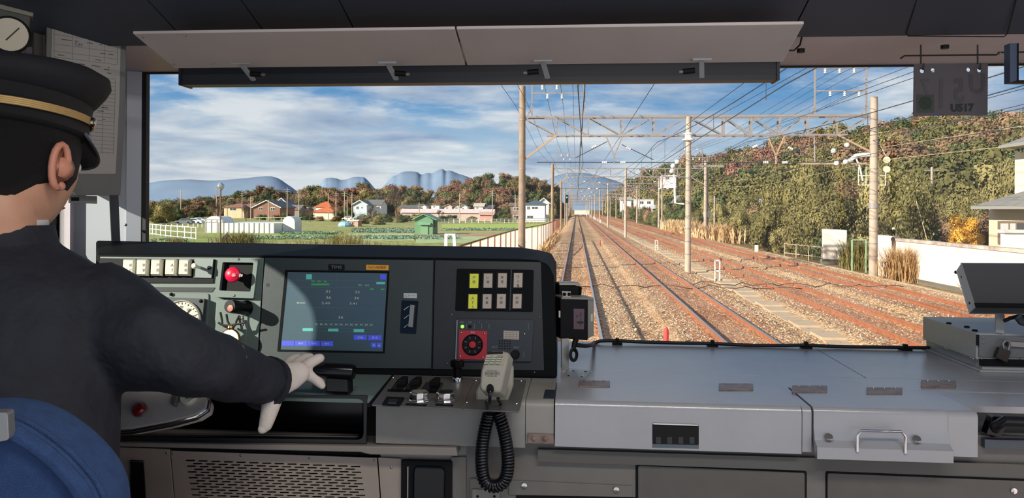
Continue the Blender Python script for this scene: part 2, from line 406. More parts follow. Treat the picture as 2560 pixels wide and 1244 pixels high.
MB().tube([PR.px(2251, 146), PR.px(2262, 139), PR.px(2320, 138.5), PR.px(2492, 137), PR.px(2496, 131), PR.px(2560, 130), PR.px(2600, 129)], 0.0018, 7).build('rod', rubber, t, smooth=True)
for x in (2302, 2444):
    MB().tube([PR.px(x, 112), PR.px(x, 138), PR.px(x, 160), PR.px(x + 3, 172, .02), PR.px(x + 6, 174, .03), PR.px(x + 7, 158, .03)], 0.0015, 6).build('hook', rubber, t, smooth=True)
c = PR.px(2362, 118); MB().cyl(c + V((0, 0, .004)), c - V((0, 0, .003)), 0.008, 14).build('rod_knob', black, t)
c = PR.px(2500, 134); MB().sphere(c, 0.003, 8, 6).build('rod_nut', steel, t)
t = thing('header_latch', 'small black latch knob under the header beside the right board', 'latch', P(2002, 120, Y=1.68))
c = P(2002, 122, Y=1.68); MB().cyl(c, c - V((0, 0, 0.008)), 0.008, 14).build('knob', black, t, smooth=True)
MB().tube([P(1972, 126, Y=1.68), P(1985, 126, Y=1.68), P(2000, 112, Y=1.68), P(2006, 86, Y=1.66)], 0.002, 6).build('wire', rubber, t, smooth=True)
t = thing('mirror_bracket', 'dark bracket box hanging at the right edge of the windscreen top', 'bracket', P(2550, 140, Y=1.5))
PB = Plane(P(2550, 160, Y=1.5), (1, 0, 0), (0, -1, 0))
MB().slab([(2525, 108), (2545, 108), (2545, 200), (2525, 206)], PB, -0.02, 0).build('side_cheek', mat('bracket_grey', (62, 76, 100), 0.4), t)
MB().slab([(2525, 206), (2545, 200), (2660, 200), (2660, 207)], PB, -0.02, 0.001).build('bottom_lip', black, t)
MB().slab([(2544, 108), (2547, 108), (2547, 201), (2544, 201)], PB, -0.02, 0.002).build('edge', black, t)
MB().slab([(2650, 108), (2660, 108), (2660, 207), (2650, 207)], PB, -0.02, 0.002).build('edge', black, t)

# ---- hatch seam on the cove, right
t = struct(MB().tube([P(2290, 0, Y=1.50) + V((0, -.003, 0)), P(2266, 82, Y=1.607), P(2270, 90, Y=1.612), P(2510, 92, Y=1.612), P(2518, 84, Y=1.607), P(2538, 0, Y=1.50) + V((0, -.003, 0))], 0.0012, 5).build('trim_1', black))

# ---- left wall things: gauge housing, post, timetable board
PT_r = P(312, 250, D=1.72)
PT = Plane(PT_r, (0.76, 0.65, 0), (0.65, -0.76, 0))
t = thing('timetable_holder', 'grey timetable board hanging on the left wall behind the cap', 'timetable board', PT.px(220, 480))
MB().slab([(118, -60), (318, 20), (313, 250), (301, 488), (192, 488), (112, 420)], PT, -0.012, 0).build('backboard', mat('holder_grey', (98, 100, 97), 0.5, var=.05), t, bevel=0.001)
MB().slab([(132, 9), (303, 34), (299, 240), (289, 434), (140, 434), (124, 300)], PT, 0, 0.0012).build('paper', mat('paper', (170, 166, 160), 0.7), t)
lm = greyink
mb = MB()
def pln(a, b, w=0.9):
    pa, pb = PT.px(a[0], a[1], .0016), PT.px(b[0], b[1], .0016); mb.bar(pa, pb, 0.0006 * w, 0.0003, up=PT.n)
def pt_(u, v):     # u 0..1 across the paper, v = y at left edge
    x = 133 + (300 - 133) * u - (v / 430) * (4 + 8 * u); return (x, v + 9 + (25 - 12 * v / 430) * u)
for v in (22, 45, 58, 76, 100, 118, 132): pln(pt_(.02, v), pt_(.98, v))
for u in (.02, .98): pln(pt_(u, 22), pt_(u, 132))
for u in (.3, .55, .78): pln(pt_(u, 58), pt_(u, 132)); 
for u in (.4, .78): pln(pt_(u, 22), pt_(u, 45))
for k in range(20): pln(pt_(.02, 172 + k * 10), pt_(.96, 172 + k * 10 - 3))
for u in (.02, .25, .45, .6, .78, .96): pln(pt_(u, 172), pt_(u, 362))
mb.build('ruled_lines', lm, t)
mb = MB(); rnd = random.Random(3)
for k in range(70):
    u, v = rnd.random() * .8 + .05, rnd.choice((14, 30, 50, 66, 86, 108, 126, 142, 148, 156, 185, 225, 245, 255, 265, 275))
    a = pt_(u, v); L = rnd.uniform(.02, .1); b = pt_(min(.96, u + L), v)
    pa, pb = PT.px(a[0], a[1], .0016), PT.px(b[0], b[1], .0016); mb.bar(pa, pb, 0.0016, 0.0003, up=PT.n)
o = mb.build('printed_rows', lm, t); o['kind'] = 'stuff'
text('lettering', '1520E', PT, 168, 44, 9, black_ink, t, .002, 1.5, R(-8))
text('lettering', '15', PT, 168, 78, 12, black_ink, t, .002, 1.0, R(-8))
text('lettering', '5.18', PT, 228, 93, 7, black_ink, t, .002, 1.0, R(-8)); text('lettering', '5.27', PT, 197, 111, 7, black_ink, t, .002, 1.0, R(-8))
MB().slab([(204, 2), (226, 6), (226, 14), (204, 11)], PT, .001, .0018).build('orange_tab', mat('tab_orange', (178, 132, 72), .6), t)
PW = Plane(P(100, 60, X=XL + 0.005), (0, 1, 0), (1, 0, 0))
t = thing('wall_post', 'narrow grey steel post on the left wall between gauge and board', 'post', P(100, 140, D=1.66))
PG = Plane(P(100, 60, D=1.66), (0.76, 0.65, 0), (0.65, -0.76, 0))
MB().slab([(83, -60), (114, -60), (114, 560), (83, 560)], PG, -0.03, 0).build('post_body', mat('post_grey', (72, 72, 68), 0.6, var=.08), t, bevel=.002)
MB().slab([(108, -60), (114, -60), (114, 560), (108, 560)], PG, 0, 0.003).build('post_lip', mat('post_lip', (104, 104, 96), 0.5), t)
t = thing('pressure_gauge', 'round white pressure gauge at the top left corner above the cap', 'gauge', P(30, 135, D=1.5))
PQ = Plane(P(30, 80, D=1.50), (0.80, 0.60, 0), (0.6, -0.8, -0.05))
MB().slab([(-60, 0), (79, 30), (76, 60), (52, 190), (-60, 190)], PQ, -0.05, 0).build('housing', mat('gauge_box', (60, 62, 56), 0.5), t, bevel=.003)
MB().slab([(-60, -6), (84, 32), (82, 42), (-60, 8)], PQ, -0.05, 0.004).build('top_rim', mat('gauge_rim', (122, 122, 106), 0.5), t, bevel=.001)
c = PQ.px(24, 88, 0); MB().lathe(c, PQ.n, [(0.034, 0.0), (0.036, 0.006), (0.034, 0.010), (0.031, 0.010)], 28).build('bezel', black, t, smooth=True)
MB().lathe(c, PQ.n, [(0.0315, 0.0), (0.0315, 0.0105), (0.0001, 0.0105)], 28).build('dial', mat('dial_ivory', (205, 196, 172), 0.25), t)
MB().bar(PQ.px(15, 100, .012), PQ.px(48, 70, .012), 0.002, 0.0008, up=PQ.n).build('needle', black_ink, t)
# left wall trim below the board
o = MB().slab([(172, 488), (243, 490), (243, 509), (172, 507)], Plane(P(200, 500, D=1.70), (.76, .65, 0), (.65, -.76, 0)), -0.01, 0)
t = thing('slotted_wall_bracket', 'pale slotted bracket on the left wall just under the timetable board', 'bracket', P(200, 507, D=1.70)); o.build('plate_body', mat('bracket_pale', (130, 132, 126), .45), t, bevel=.001)
MB().slab([(178, 493), (198, 493), (198, 502), (178, 502)], Plane(P(200, 500, D=1.70), (.76, .65, 0), (.65, -.76, 0)), 0, 0.001).build('slot', black, t)
w3 = bpy.data.objects.new('added_window', None); COL.objects.link(w3); struct(w3)  # pane of the opening added to let sun onto the pillar
plate_uv('pane', [[WLP.uv(V((XL, y, z))) for y, z in WIN3]], WLP, -0.016, -0.012, glass_mat('added_window_glass'), w3)
g1 = Plane(P(286, 540, D=1.80), (.76, .65, 0), (.65, -.76, 0))
struct(MB().slab([(274, 488), (296, 488), (301, 604), (280, 604)], g1, -0.01, 0).build('trim_3', mat('dark_rubber_blue', (34, 42, 52), .5)))
for x, y in ((314, 562),):
    c = P(x, y, Y=1.895); MB().sphere(c, .004, 8, 6).build('screw', steel, hd)

# ================================================================ DASHBOARD
dash = thing('driver_console', 'black hooded driver console with instruments in front of the driver', 'console', P(800, 990, Y=1.6))
hood_f = [(240, 634)] + [(x, 634 + (x - 300) * 0.0135) for x in (500, 800, 1100, 1300)] + [(1345, 650), (1372, 662), (1385, 690), (1393, 946), (240, 938)]
PH = Plane(P(1100, 640, Y=1.86), (1, 0, 0), (0, -1, 0))
hood_b = [(240, 601), (500, 606), (800, 611), (1100, 616), (1300, 620), (1345, 624), (1378, 632), (1391, 655), (1394, 880), (240, 860)]
front = [PLD.px(x, y, 0.0) for x, y in hood_f]; bk = [PH.px(x, y) for x, y in hood_b]
md = [a.lerp(b, 0.55) + V((0, 0, 0.012)) for a, b in zip(front, bk)]
for i in (5, 6, 7, 8, 9): md[i] = front[i].lerp(bk[i], .55)
MB().loft([front, md, bk]).build('hood', hoodm, dash, bevel=0.006, seg=3)
def ds(name, q, d0, d1, m, r=0, bevel=0, par=None):
    return MB().slab(rquad(q, r) if r else q, PLD, d0, d1).build(name, m, par or dash, bevel=bevel)
ds('instrument_panel', [(250, 641), (659, 644), (640, 930), (240, 930)], 0.0, 0.004, dashm, 2, .0008)
ds('monitor_surround', [(662, 644), (1084, 650), (1078, 921), (645, 918)], 0.0, 0.004, mat('surround_shaded', (48, 58, 59), .5, var=.05, bump=.04, bscale=400), 2, .0008)
o = ds('side_plate', [(1088, 650), (1352, 655), (1360, 925), (1082, 922)], 0.0, 0.002, plated, 2)
# surround keeps shade in its colour, darker than the sunlit instrument panel
# buttons with sloping caps
cp = mat('button_plate', (120, 134, 130), .45)
bp = ds('button_plate', [(250, 645), (538, 648), (532, 707), (250, 706)], .004, .007, black, 1)
ds('button_plate_face', [(486, 646), (533, 647), (528, 694), (483, 693)], .007, .010, cp, 1)
for i, (x, w) in enumerate(((329, 29), (362, 26), (397, 25), (433, 26), (467, 27))):
    q = [(x - w / 2, 649), (x + w / 2, 649.5), (x + w / 2 - 2, 690), (x - w / 2 - 2, 689.5)]
    fr = [PLD.px(a, b, .007) for a, b in q]; cc = sum(fr, V()) / 4
    b = MB().loft([fr, [p + PLD.n * .008 for p in fr], [cc + (p - cc) * .82 + PLD.n * .013 for p in fr]]).build('push_button', cream, dash)
    tx = ('前灯', '車掌', '戸閉', 'ATS', '通報')[i]
    for k, ch in enumerate(tx[:2] if i != 3 else 'AT'):
        text('lettering', ch, PLD, x - 3, 662 + 13 * k, 7, greyink, b, .0205)
c = PLD.px(499, 668, .010); k1 = MB().lathe(c, PLD.n, [(.003, 0), (.003, .02), (.0055, .02), (.006, .024), (.004, .026)], 14).build('toggle_knob', cream, dash, smooth=True)
c = PLD.px(524, 669, .010); MB().lathe(c, PLD.n, [(.004, 0), (.0035, .004), (.001, .004)], 12).build('screw', black, dash)
# recessed emergency button
plate('emergency_frame', rquad([(549, 645), (645.5, 646), (633.5, 745.5), (539, 742.5)], 3), [rquad([(556.5, 655), (633.5, 656), (626, 728.5), (548, 725.5)], 3)], PLD, .004, .014, dashm, dash, bevel=.0008)
ds('emergency_recess', [(556, 654), (634, 655), (627, 729), (547, 726)], .004, .0045, black)
c = PLD.px(596, 690, .005)
MB().lathe(c, PLD.n, [(.009, 0), (.009, .022)], 16).build('button_stem', black, dash, smooth=True)
eb = MB().lathe(c, PLD.n, [(.012, .020), (.0150, .022), (.0160, .026), (.0148, .031), (.010, .034), (.004, .0352), (.0001, .0354)], 28).build('emergency_button', mat('emergency_red', (205, 20, 62), .35, spec=.3), dash, smooth=True)
text('lettering', '非', PLD, 584, 687, 10, white_ink, eb, .0410, rot=R(90)); text('lettering', '常', PLD, 602, 688, 10, white_ink, eb, .0410, rot=R(90))
for x, y in ((596, 647.5), (585, 738)):
    MB().sphere(PLD.px(x, y, .014), .0026, 10, 6).build('screw', chrome, dash, smooth=True)
# speedometer
ds('gauge_shelf', [(250, 716), (538, 718), (530, 730), (250, 728)], .004, .005, mat('dark_strip', (30, 36, 40), .6), 2)  # dark strip below the button plate
ds('gauge_back_plate', [(250, 733), (522, 733), (518, 890), (250, 890)], .004, .007, dashm, 6, .001)
ds('gauge_housing', [(395, 742), (511, 746), (500, 868), (395, 868)], .007, .020, mat('gauge_housing', (52, 60, 64), .4), 2, .001)
c = PLD.px(452, 803, .020)
sp = MB().lathe(c, PLD.n, [(.043, 0), (.043, .004), (.0405, .006), (.0395, .002)], 40).build('speedometer', mat('gauge_ring', (170, 168, 155), .35), dash, smooth=True)
MB().lathe(c, PLD.n, [(.0395, .003), (.0001, .0032)], 40).build('dial', mat('dial_white', (208, 208, 190), .35), sp)
mb = MB(); cu_, cv_ = PLD.uv(c)
for k in range(25):
    a = R(225 - k * 11.25); r0 = .034 if k % 2 == 0 else .0355
    mb.bar(PLD.at(cu_ + r0 * cos(a), cv_ + r0 * sin(a), .0237), PLD.at(cu_ + .038 * cos(a), cv_ + .038 * sin(a), .0237), .0009 if k % 2 else .0013, .0004, up=PLD.n)
mb.build('tick_marks', black_ink, sp)
for s_, a in (('20', 180), ('40', 157), ('60', 112), ('80', 90), ('100', 55), ('120', 22), ('140', -12)):
    a = R(a); p_ = proj(PLD.at(cu_ + .029 * cos(a), cv_ + .029 * sin(a), .024)); text('lettering', s_, PLD, p_[0], p_[1], 6.5, black_ink, sp, .0238)
a = R(52); MB().bar(PLD.at(cu_, cv_, .0245), PLD.at(cu_ + .031 * cos(a), cv_ + .031 * sin(a), .0245), .0018, .0006, up=PLD.n).build('needle', black_ink, sp)
for x, y in ((428, 735), (502, 752)):
    MB().sphere(PLD.px(x, y, .009 if x < 450 else .020), .0038, 10, 6).build('screw', black, dash, smooth=True)
# reverser knob
ds('reverser_plate', [(541, 748), (622, 751), (612, 905), (535, 905)], .004, .007, dashm, 7, .001)
a0, a1 = PLD.px(616, 770, .007), PLD.px(574, 765, .060)
a1 = a0 + (a1 - a0)
rv = MB().tube([a0, a0.lerp(a1, .3), a0.lerp(a1, .9), a1], [.016, .0135, .0135, .0125], 24).build('reverser_handle', blackg, dash, smooth=True)
dd = (a1 - a0).normalized(); MB().lathe(a1 + V((.003, 0, -.004)) + dd * .002, dd, [(.0065, 0), (.0065, .001), (.0001, .0015)], 18).build('red_end_cap', mat('faded_red', (170, 84, 62), .5), rv)
for tx, y in (('P', 794), ('C', 802), ('B', 810)):
    MB().slab([(600, y - 4), (609, y - 4), (609, y + 4), (600, y + 4)], PLD, .007, .0076).build('letter_tile', black, rv)
    text('lettering', tx, PLD, 604.5, y, 6, white_ink, rv, .0080)
# ---- pocket watch hanging from the reverser handle
PWt = Plane(PLD.px(578, 840, .03), (1, 0, 0), (0, -1, .25))
wt = thing('pocket_watch', 'brass pocket watch hanging on black straps from the reverser handle', 'pocket watch', PWt.px(578, 860))
c = PWt.px(575, 848)
brass = mat('brass', (176, 140, 84), .25, metal=1.0)
MB().lathe(c - PWt.n * .006, PWt.n, [(.0001, 0), (.016, .001), (.0215, .005), (.0215, .009), (.0195, .0115), (.0185, .009)], 30).build('case', brass, wt, smooth=True)
MB().lathe(c - PWt.n * .006, PWt.n, [(.0195, .0105), (.0001, .0108)], 30).build('dial', mat('watch_dial', (225, 222, 210), .3), wt)
MB().lathe(PWt.px(577, 818), UP, [(.006, -.004), (.0075, 0), (.006, .004)], 14).build('crown', brass, wt, smooth=True)
for pts in ([(551, 780), (555, 800), (556, 812), (562, 816), (572, 820)], [(566, 785), (569, 802), (574, 812), (580, 818)], [(598, 788), (592, 800), (588, 812), (582, 818)], [(546, 806), (556, 812), (568, 813), (590, 810), (612, 806)]):
    MB().tube([PWt.px(x, y, .004) for x, y in pts], .0022, 6).build('strap', rubber, wt, smooth=True)

# ---- monitor screen
scr = mat('screen_dark', (78, 98, 108), .2, spec=.5)
sq = [(719, 679), (968.8, 682.8), (957, 878), (699.6, 873)]
plate('screen_frame', [(713, 674), (973, 677.5), (961, 882), (693, 877.5)], [sq], PLD, .004, .006, hoodm, dash)
sb = ds('screen', sq, .004, .0048, scr)
# dusty glass in front of the display, sunlit dust shows milky
def emi(name, c, e): return mat(name, c, .5, emit=e)
em_w = emi('lcd_white', (150, 165, 160), .35); em_c = emi('lcd_cyan', (70, 150, 140), .55); em_b = emi('lcd_blue', (50, 62, 165), .9); em_l = emi('lcd_line', (60, 88, 92), .5); em_g = emi('lcd_green', (50, 120, 70), .5)
def s2(zx, zy): return (690 + zx / 5.183, 650 + zy / 5.183)
def sr(name, x0, y0, x1, y1, m, par=sb): 
    sh = lambda x, y: s2(x - (y - 165) * 0.0, y)
    return MB().slab([sh(x0, y0), sh(x1, y0), sh(x1, y1), sh(x0, y1)], PLD, .0049, .0052).build(name, m, par)
mb = MB()
def ln(x0, y0, x1, y1, w=.0006): mb.bar(PLD.px(*s2(x0, y0), .0051), PLD.px(*s2(x1, y1), .0051), w, .0002, up=PLD.n)
for a in ((150, 158, 1440, 172), (140, 258, 1435, 272), (135, 345, 1430, 358), (100, 605, 1410, 625), (790, 165, 790, 262), (1425, 358, 1410, 625), (485, 780, 1340, 795), (490, 812, 1275, 820), (488, 845, 1275, 858), (485, 870, 1270, 895), (485, 915, 1268, 938)): ln(*a)
for k in range(13): ln(488 + k * 65, 812 + k * .6, 486 + k * 65, 846 + k, .0005)
mb.build('grid_lines', em_l, sb)
for a in ((390, 180, 465, 247), (1300, 282, 1412, 312), (345, 880, 480, 918), (675, 886, 808, 924), (1005, 892, 1140, 932)): sr('display_block', *a, em_c)
for a in ((1350, 182, 1425, 250), (75, 1043, 235, 1108), (243, 1045, 402, 1108), (410, 1047, 565, 1110), (580, 1050, 738, 1112), (1008, 968, 1175, 1030), (1197, 972, 1367, 1035), (1232, 1068, 1298, 1130), (1306, 1070, 1366, 1132)): sr('touch_key', *a, em_b)
for a in ((1215, 366, 1268, 385), (1355, 368, 1405, 388), (455, 262, 500, 280), (535, 265, 580, 282), (615, 268, 660, 285), (455, 300, 690, 325)): sr('status_block', *a, em_g)
for s_, x, y, h, w in (('31', 672, 405, 30, 1.7), ('32', 1055, 412, 30, 1.7), ('36', 680, 482, 30, 1.7), ('36', 1045, 490, 30, 1.7), ('5.40', 645, 555, 30, 1.5), ('5.41', 1000, 560, 30, 1.5), ('36', 838, 740, 30, 1.7), ('km/h', 1140, 335, 0, 1), ('回生', 1090, 322, 20, 1.3), ('設定', 1180, 325, 20, 1.3), ('切換', 1092, 1000, 28, 1.3), ('異 常', 1280, 1003, 26, 1.2), ('電流計', 325, 552, 24, 1.6), ('◀', 1265, 1100, 26, 1), ('▲', 1335, 1102, 22, 1), ('運行', 320, 1078, 22, 1.4), ('空調', 490, 1080, 22, 1.4), ('案内', 658, 1082, 22, 1.4)):
    if h: text('lettering', s_, PLD, *s2(x, y), h / 5.183, em_w, sb, .0054, w)
for k in range(12): text('lettering', 'M', PLD, *s2(520 + k * 65, 830 + k * .8), 4.5, em_w, sb, .0054, 1.3)
ds('name_tag', [(821, 660), (861, 660.5), (861, 675), (821, 674)], .004, .0052, black, 1)
text('lettering', 'TIMS', PLD, 841, 667.5, 8, mat('tag_grey', (120, 124, 126), .5), dash, .0056, 1.15)
yt = ds('yellow_tag', [(915.5, 661), (972, 662.5), (971, 675), (915, 674)], .004, .0052, mat('tag_yellow', (226, 160, 44), .45), 1)
text('lettering', '「ATS-P故障表', PLD, 943, 668, 7, mat('tag_ink', (70, 52, 20), .6), yt, .0056, 1.0)
# ---- card slot
ds('card_slot', [(1004, 750), (1046, 752), (1040, 834), (1000, 832)], .004, .0055, blackg, 2)
MB().slab([(1025, 761), (1036, 762), (1031, 818), (1020, 816)], PLD, .0055, .018).build('memory_card', steel, dash, bevel=.0006)
for y in (768, 790, 812): MB().bar(PLD.px(1010, y + 6, .006), PLD.px(1022, y - 3, .006), .0012, .0004, up=PLD.n).build('slot_mark', white_ink, dash)
ds('slot_label', [(1009, 732), (1042, 732.5), (1042, 745), (1009, 744)], .004, .0048, mat('label_white', (190, 196, 200), .5), 1)
text('lettering', 'ICカード', PLD, 1025, 738.5, 6, greyink, dash, .0052)
ds('plate_seam', [(1083.5, 645), (1086, 645), (1080, 925), (1077.5, 925)], .004, .0046, black)
# ---- two rows of four buttons
ds('switch_frame', [(1142, 671), (1334, 674), (1332, 778), (1138, 775)], .002, .006, hoodm, 3, .001)
ds('switch_frame_rail', [(1277, 674), (1280, 674), (1276, 776), (1273, 776)], .006, .0075, plated)
yel = mat('lit_yellow_cap', (205, 210, 60), .4, emit=.12); wcap = mat('pale_cap', (178, 168, 156), .45)
for i, (x, y) in enumerate(((1184.9, 701.5), (1219.8, 701), (1255.6, 700.5), (1295, 700), (1181.8, 753), (1217.4, 752.8), (1253, 752.4), (1292.7, 752.4))):
    ds('switch_bezel', [(x - 14, y - 21), (x + 15, y - 21), (x + 13, y + 22), (x - 16, y + 22)], .006, .008, black, 1)
    q = [(x - 10.5, y - 18), (x + 11.5, y - 18), (x + 10.5, y + 18), (x - 11.5, y + 18)]
    b = ds('square_switch', q, .008, .013, yel if i in (0, 4) else wcap, 0, .0006)
    if i in (0, 4): b['label'] = 'yellow-green switch cap'
    tx = ('戸閉', 'レ機', '客室', 'ワイ電', 'ATS', '車掌', '空調', '前照')[i]
    for k, ch in enumerate(tx): text('lettering', ch, PLD, x, y - 8 + k * 11, 7, greyink, b, .0136)
# ---- radio panel
rad = ds('radio_panel', [(1142, 795.6), (1335, 798.6), (1328, 904), (1138, 903)], .002, .007, mat('radio_grey', (40, 46, 53), .42, var=.05), 4, .001)
ds('panel_bright_edge', [(1141.5, 800), (1144, 800), (1140.5, 898), (1138, 898)], .007, .0085, steel, 0, 0, rad)
redm = mat('radio_red', (176, 26, 40), .4)
rp = ds('red_plate', [(1148, 824.7), (1218.4, 826.7), (1216, 899), (1146, 897)], .007, .0090, redm, 1, 0, rad)
c = PLD.px(1181.8, 861.5, .009)
MB().lathe(c, PLD.n, [(.0205, 0), (.0205, .003), (.019, .0045), (.0175, .003), (.008, .003)], 36).build('guard_ring', black, rp, smooth=True)
MB().lathe(c, PLD.n, [(.0075, 0), (.0075, .006), (.006, .008), (.0001, .0085)], 20).build('red_call_button', redm, rp, smooth=True)
mb = MB(); cu_, cv_ = PLD.uv(c)
for k in range(8):
    a = R(22.5 + 45 * k); mb.bar(PLD.at(cu_ + .012 * cos(a), cv_ + .012 * sin(a), .0126), PLD.at(cu_ + .017 * cos(a), cv_ + .017 * sin(a), .0126), .0008, .0003, up=PLD.n)
mb.build('ring_marks', steel, rp)
for x, y in ((1153, 831), (1211, 832.5), (1150, 890), (1207, 892)): MB().sphere(PLD.px(x, y, .009), .0024, 8, 6).build('screw', chrome, rp, smooth=True)
text('lettering', '緊急', PLD, 1182, 830.5, 5, white_ink, rp, .0094)
MB().lathe(PLD.px(1156, 815.7, .007), PLD.n, [(.0035, 0), (.003, .002), (.0001, .0026)], 14).build('green_led', mat('led_green', (120, 235, 60), .3, emit=2.5), rad)
MB().lathe(PLD.px(1175, 815.7, .007), PLD.n, [(.0035, 0), (.003, .002), (.0001, .0026)], 14).build('dark_led', black, rad)
mb = MB()
for x in (1166.7, 1186, 1204.6, 1222.8): mb.bar(PLD.px(x, 809, .0073), PLD.px(x, 821, .0073), .0006, .0003, up=PLD.n)
for x, y0, y1 in ((1199, 803, 807), (1217.5, 803, 807), (1321, 807, 824), (1309.6, 878, 893), (1242, 863, 870), (1297, 864, 871)): mb.bar(PLD.px(x, y0, .0073), PLD.px(x, y1, .0073), .0006, .0003, up=PLD.n)
mb.build('scale_marks', mat('mark_grey', (128, 130, 130), .5), rad)
for s_, x, y in (('電源', 1155, 805), ('応答', 1175, 805), ('音量', 1234, 867), ('試験', 1289, 868)): text('lettering', s_, PLD, x, y, 4.5, mat('mark_grey', (128, 130, 130), .5), rad, .0074)
lb = ds('radio_label', [(1259, 825.5), (1298, 827), (1297.5, 848.5), (1258.5, 847)], .007, .0076, mat('label_cream', (176, 166, 156), .6), 1, 0, rad)
mb = MB()
for y in (830.5, 835, 840, 844): mb.bar(PLD.px(1261, y, .0078), PLD.px(1296, y + 1, .0078), .0005, .0002, up=PLD.n)
for x in (1267, 1275, 1283, 1291): mb.bar(PLD.px(x, 828, .0078), PLD.px(x, 846, .0078), .0004, .0002, up=PLD.n)
mb.build('printed_grid', greyink, lb)
mb = MB()
for i in range(5):
    for j in range(4):
        x, y = 1248.5 + i * 6.6, 852 + j * 6.3; mb.lathe(PLD.px(x, y, .0071), PLD.n, [(.0016, 0), (.0016, .0003)], 8)
mb.build('speaker_holes', mat('hole_black', (4, 4, 5), .8), rad)
MB().lathe(PLD.px(1288.7, 885, .007), PLD.n, [(.0085, 0), (.008, .008), (.007, .009), (.0001, .009)], 20).build('volume_knob', black, rad, smooth=True)
MB().sphere(PLD.px(1311, 834, .007), .0024, 8, 6).build('screw', chrome, rad, smooth=True)
for x, y in ((1129, 786), (1348, 791), (1118, 908), (1336, 930)): MB().sphere(PLD.px(x, y, .002), .0018, 8, 6).build('screw', steel, dash)

# ================================================================ DESK, COUNTER
PTOP = Plane((0, 0, ZT), (1, 0, 0), (0, 0, 1))
YF = P(1400, 1003, Z=ZT).y                     # front edge of the counter
x920, x1310 = P(918, 1012, Z=ZT).x, P(1312, 1005, Z=ZT).x
zf = P(1400, 1110, Y=YF).z
desk = thing('driver_desk', 'low grey desk ledge with switches below the driver console', 'desk', (x920, YF, FL))
# table slab behind, with rounded nose
def nose(x0, x1, yb, yf, zt, zb, th=.012, r=.012, n=5):
    """L-shaped sheet: flat top from yb to yf, rounded fold, front drop to zb"""
    prof = [(yb, zt)] + [(yf + r - r * sin(R(90 * k / n)), zt - r + r * cos(R(90 * k / n))) for k in range(n + 1)] + [(yf, zb), (yf + th, zb), (yf + th, zt - th), (yb, zt - th)]
    return MB().prism([(x0, a, b) for a, b in prof], (x1 - x0, 0, 0))
yl2_ = YF + .024
MB().box(x920 + .002, P(1166, 1180, Y=yl2_).x, yl2_, yl2_ + .01, P(1100, 1150, Y=yl2_).z, ZT - .02).build('front_apron', paint, desk)
nose(x920, x1310, 1.60, YF, ZT, P(1100, 1112, Y=YF).z).build('desk_top', paint, desk, smooth=True)
nose(XL + .02, x920, 1.60, P(800, 987, Z=ZT).y, ZT, ZT - .012).build('desk_top', dashm, desk, smooth=True)
def ts(name, q, d0, d1, m, r=0, bevel=0, par=None, pl=PTOP): return MB().slab(rquad(q, r) if r else q, pl, d0, d1).build(name, m, par or desk, bevel=bevel)
ts('switch_plate', [(985, 937), (1187, 943), (1155, 1021), (928, 1011)], 0, .0025, mat('switch_plate_grey', (96, 95, 92), .4, var=.05), 3, .0006)
ts('handset_plate', [(1188, 944), (1316, 949), (1298, 1028), (1157, 1021)], 0, .0025, mat('switch_plate_grey', (96, 95, 92), .4, var=.05), 3, .0006)
for x, y in ((1190, 951), (1303, 952), (1167, 1006), (1291, 1009), (983, 944)): MB().sphere(PTOP.px(x, y, .0025), .003, 8, 6).build('screw', chrome, desk, smooth=True)
def z2(zx, zy): return (930 + zx / 6.4, 860 + zy / 6.4)
for q1, q2 in (([(385, 590), (560, 597), (475, 718), (300, 710)], [(490, 505), (580, 508), (545, 570), (390, 575)]), ([(605, 595), (778, 603), (700, 725), (528, 715)], [(706, 512), (800, 515), (762, 575), (605, 580)]), ([(865, 598), (1138, 610), (1065, 738), (782, 722)], [(1010, 522), (1095, 526), (1055, 590), (915, 585)])):
    b = ts('toggle_guard', [z2(*p) for p in q1], .0025, .008, blackg, 0, .001)
    q = [z2(*p) for p in q2]; MB().slab(q, PTOP, .0025, .016).build('toggle_lever', black, b, bevel=.001)
ts('label_strip', [z2(*p) for p in ((255, 715), (725, 740), (720, 760), (245, 742))], .0025, .004, black); ts('label_strip', [z2(*p) for p in ((790, 738), (1035, 748), (1020, 770), (780, 757))], .0025, .004, black)
b = ts('square_key_switch', [z2(*p) for p in ((235, 832), (520, 845), (445, 960), (165, 945))], .0025, .006, black, 1, .001)
MB().slab([z2(*p) for p in ((280, 870), (420, 875), (390, 925), (245, 918))], PTOP, .006, .010).build('key_cap', mat('key_cap_dark', (34, 36, 40), .3), b, bevel=.001)
for i, (zx, zy) in enumerate(((755, 880), (1180, 885))):
    c = PTOP.px(*z2(zx, zy + 25), .0025)
    k = MB().lathe(c, UP, [(.0185, 0), (.0185, .002), (.0165, .004), (.0165, .015), (.015, .017), (.0125, .0165)], 10).build('rotary_knob', chrome, desk, bevel=.0008)
    MB().lathe(c, UP, [(.0128, .010), (.0125, .0168), (.0001, .0172)], 20).build('knob_insert', mat('insert_grey', (128, 124, 112), .4) if i == 0 else blackg, k)
    ts('label_strip', [z2(zx - 210 + 45 * i, zy + 60), z2(zx + 125, zy + 72), z2(zx + 115, zy + 95), z2(zx - 215 + 50 * i, zy + 82)], .0025, .004, black)
c = PTOP.px(1143, 955, .0025)
kb = MB().lathe(c, UP, [(.010, 0), (.010, .008), (.009, .010)], 20).build('knob_collar', chrome, desk, smooth=True)
MB().lathe(c, UP, [(.0085, .009), (.0085, .024), (.0095, .028), (.013, .030), (.0135, .040), (.011, .042), (.0001, .042)], 20).build('black_pull_knob', blackg, desk, smooth=True)
MB().box(x920 + .001, x920 + .012, YF + .006, 1.45, P(1100, 1112, Y=YF).z, ZT - .012).build('side_cheek', paint, desk)
# step from the left desk up to the switch plate
ts('desk_seam', [(981, 935), (984, 936), (925, 1011), (918, 1011)], 0, .004, black)

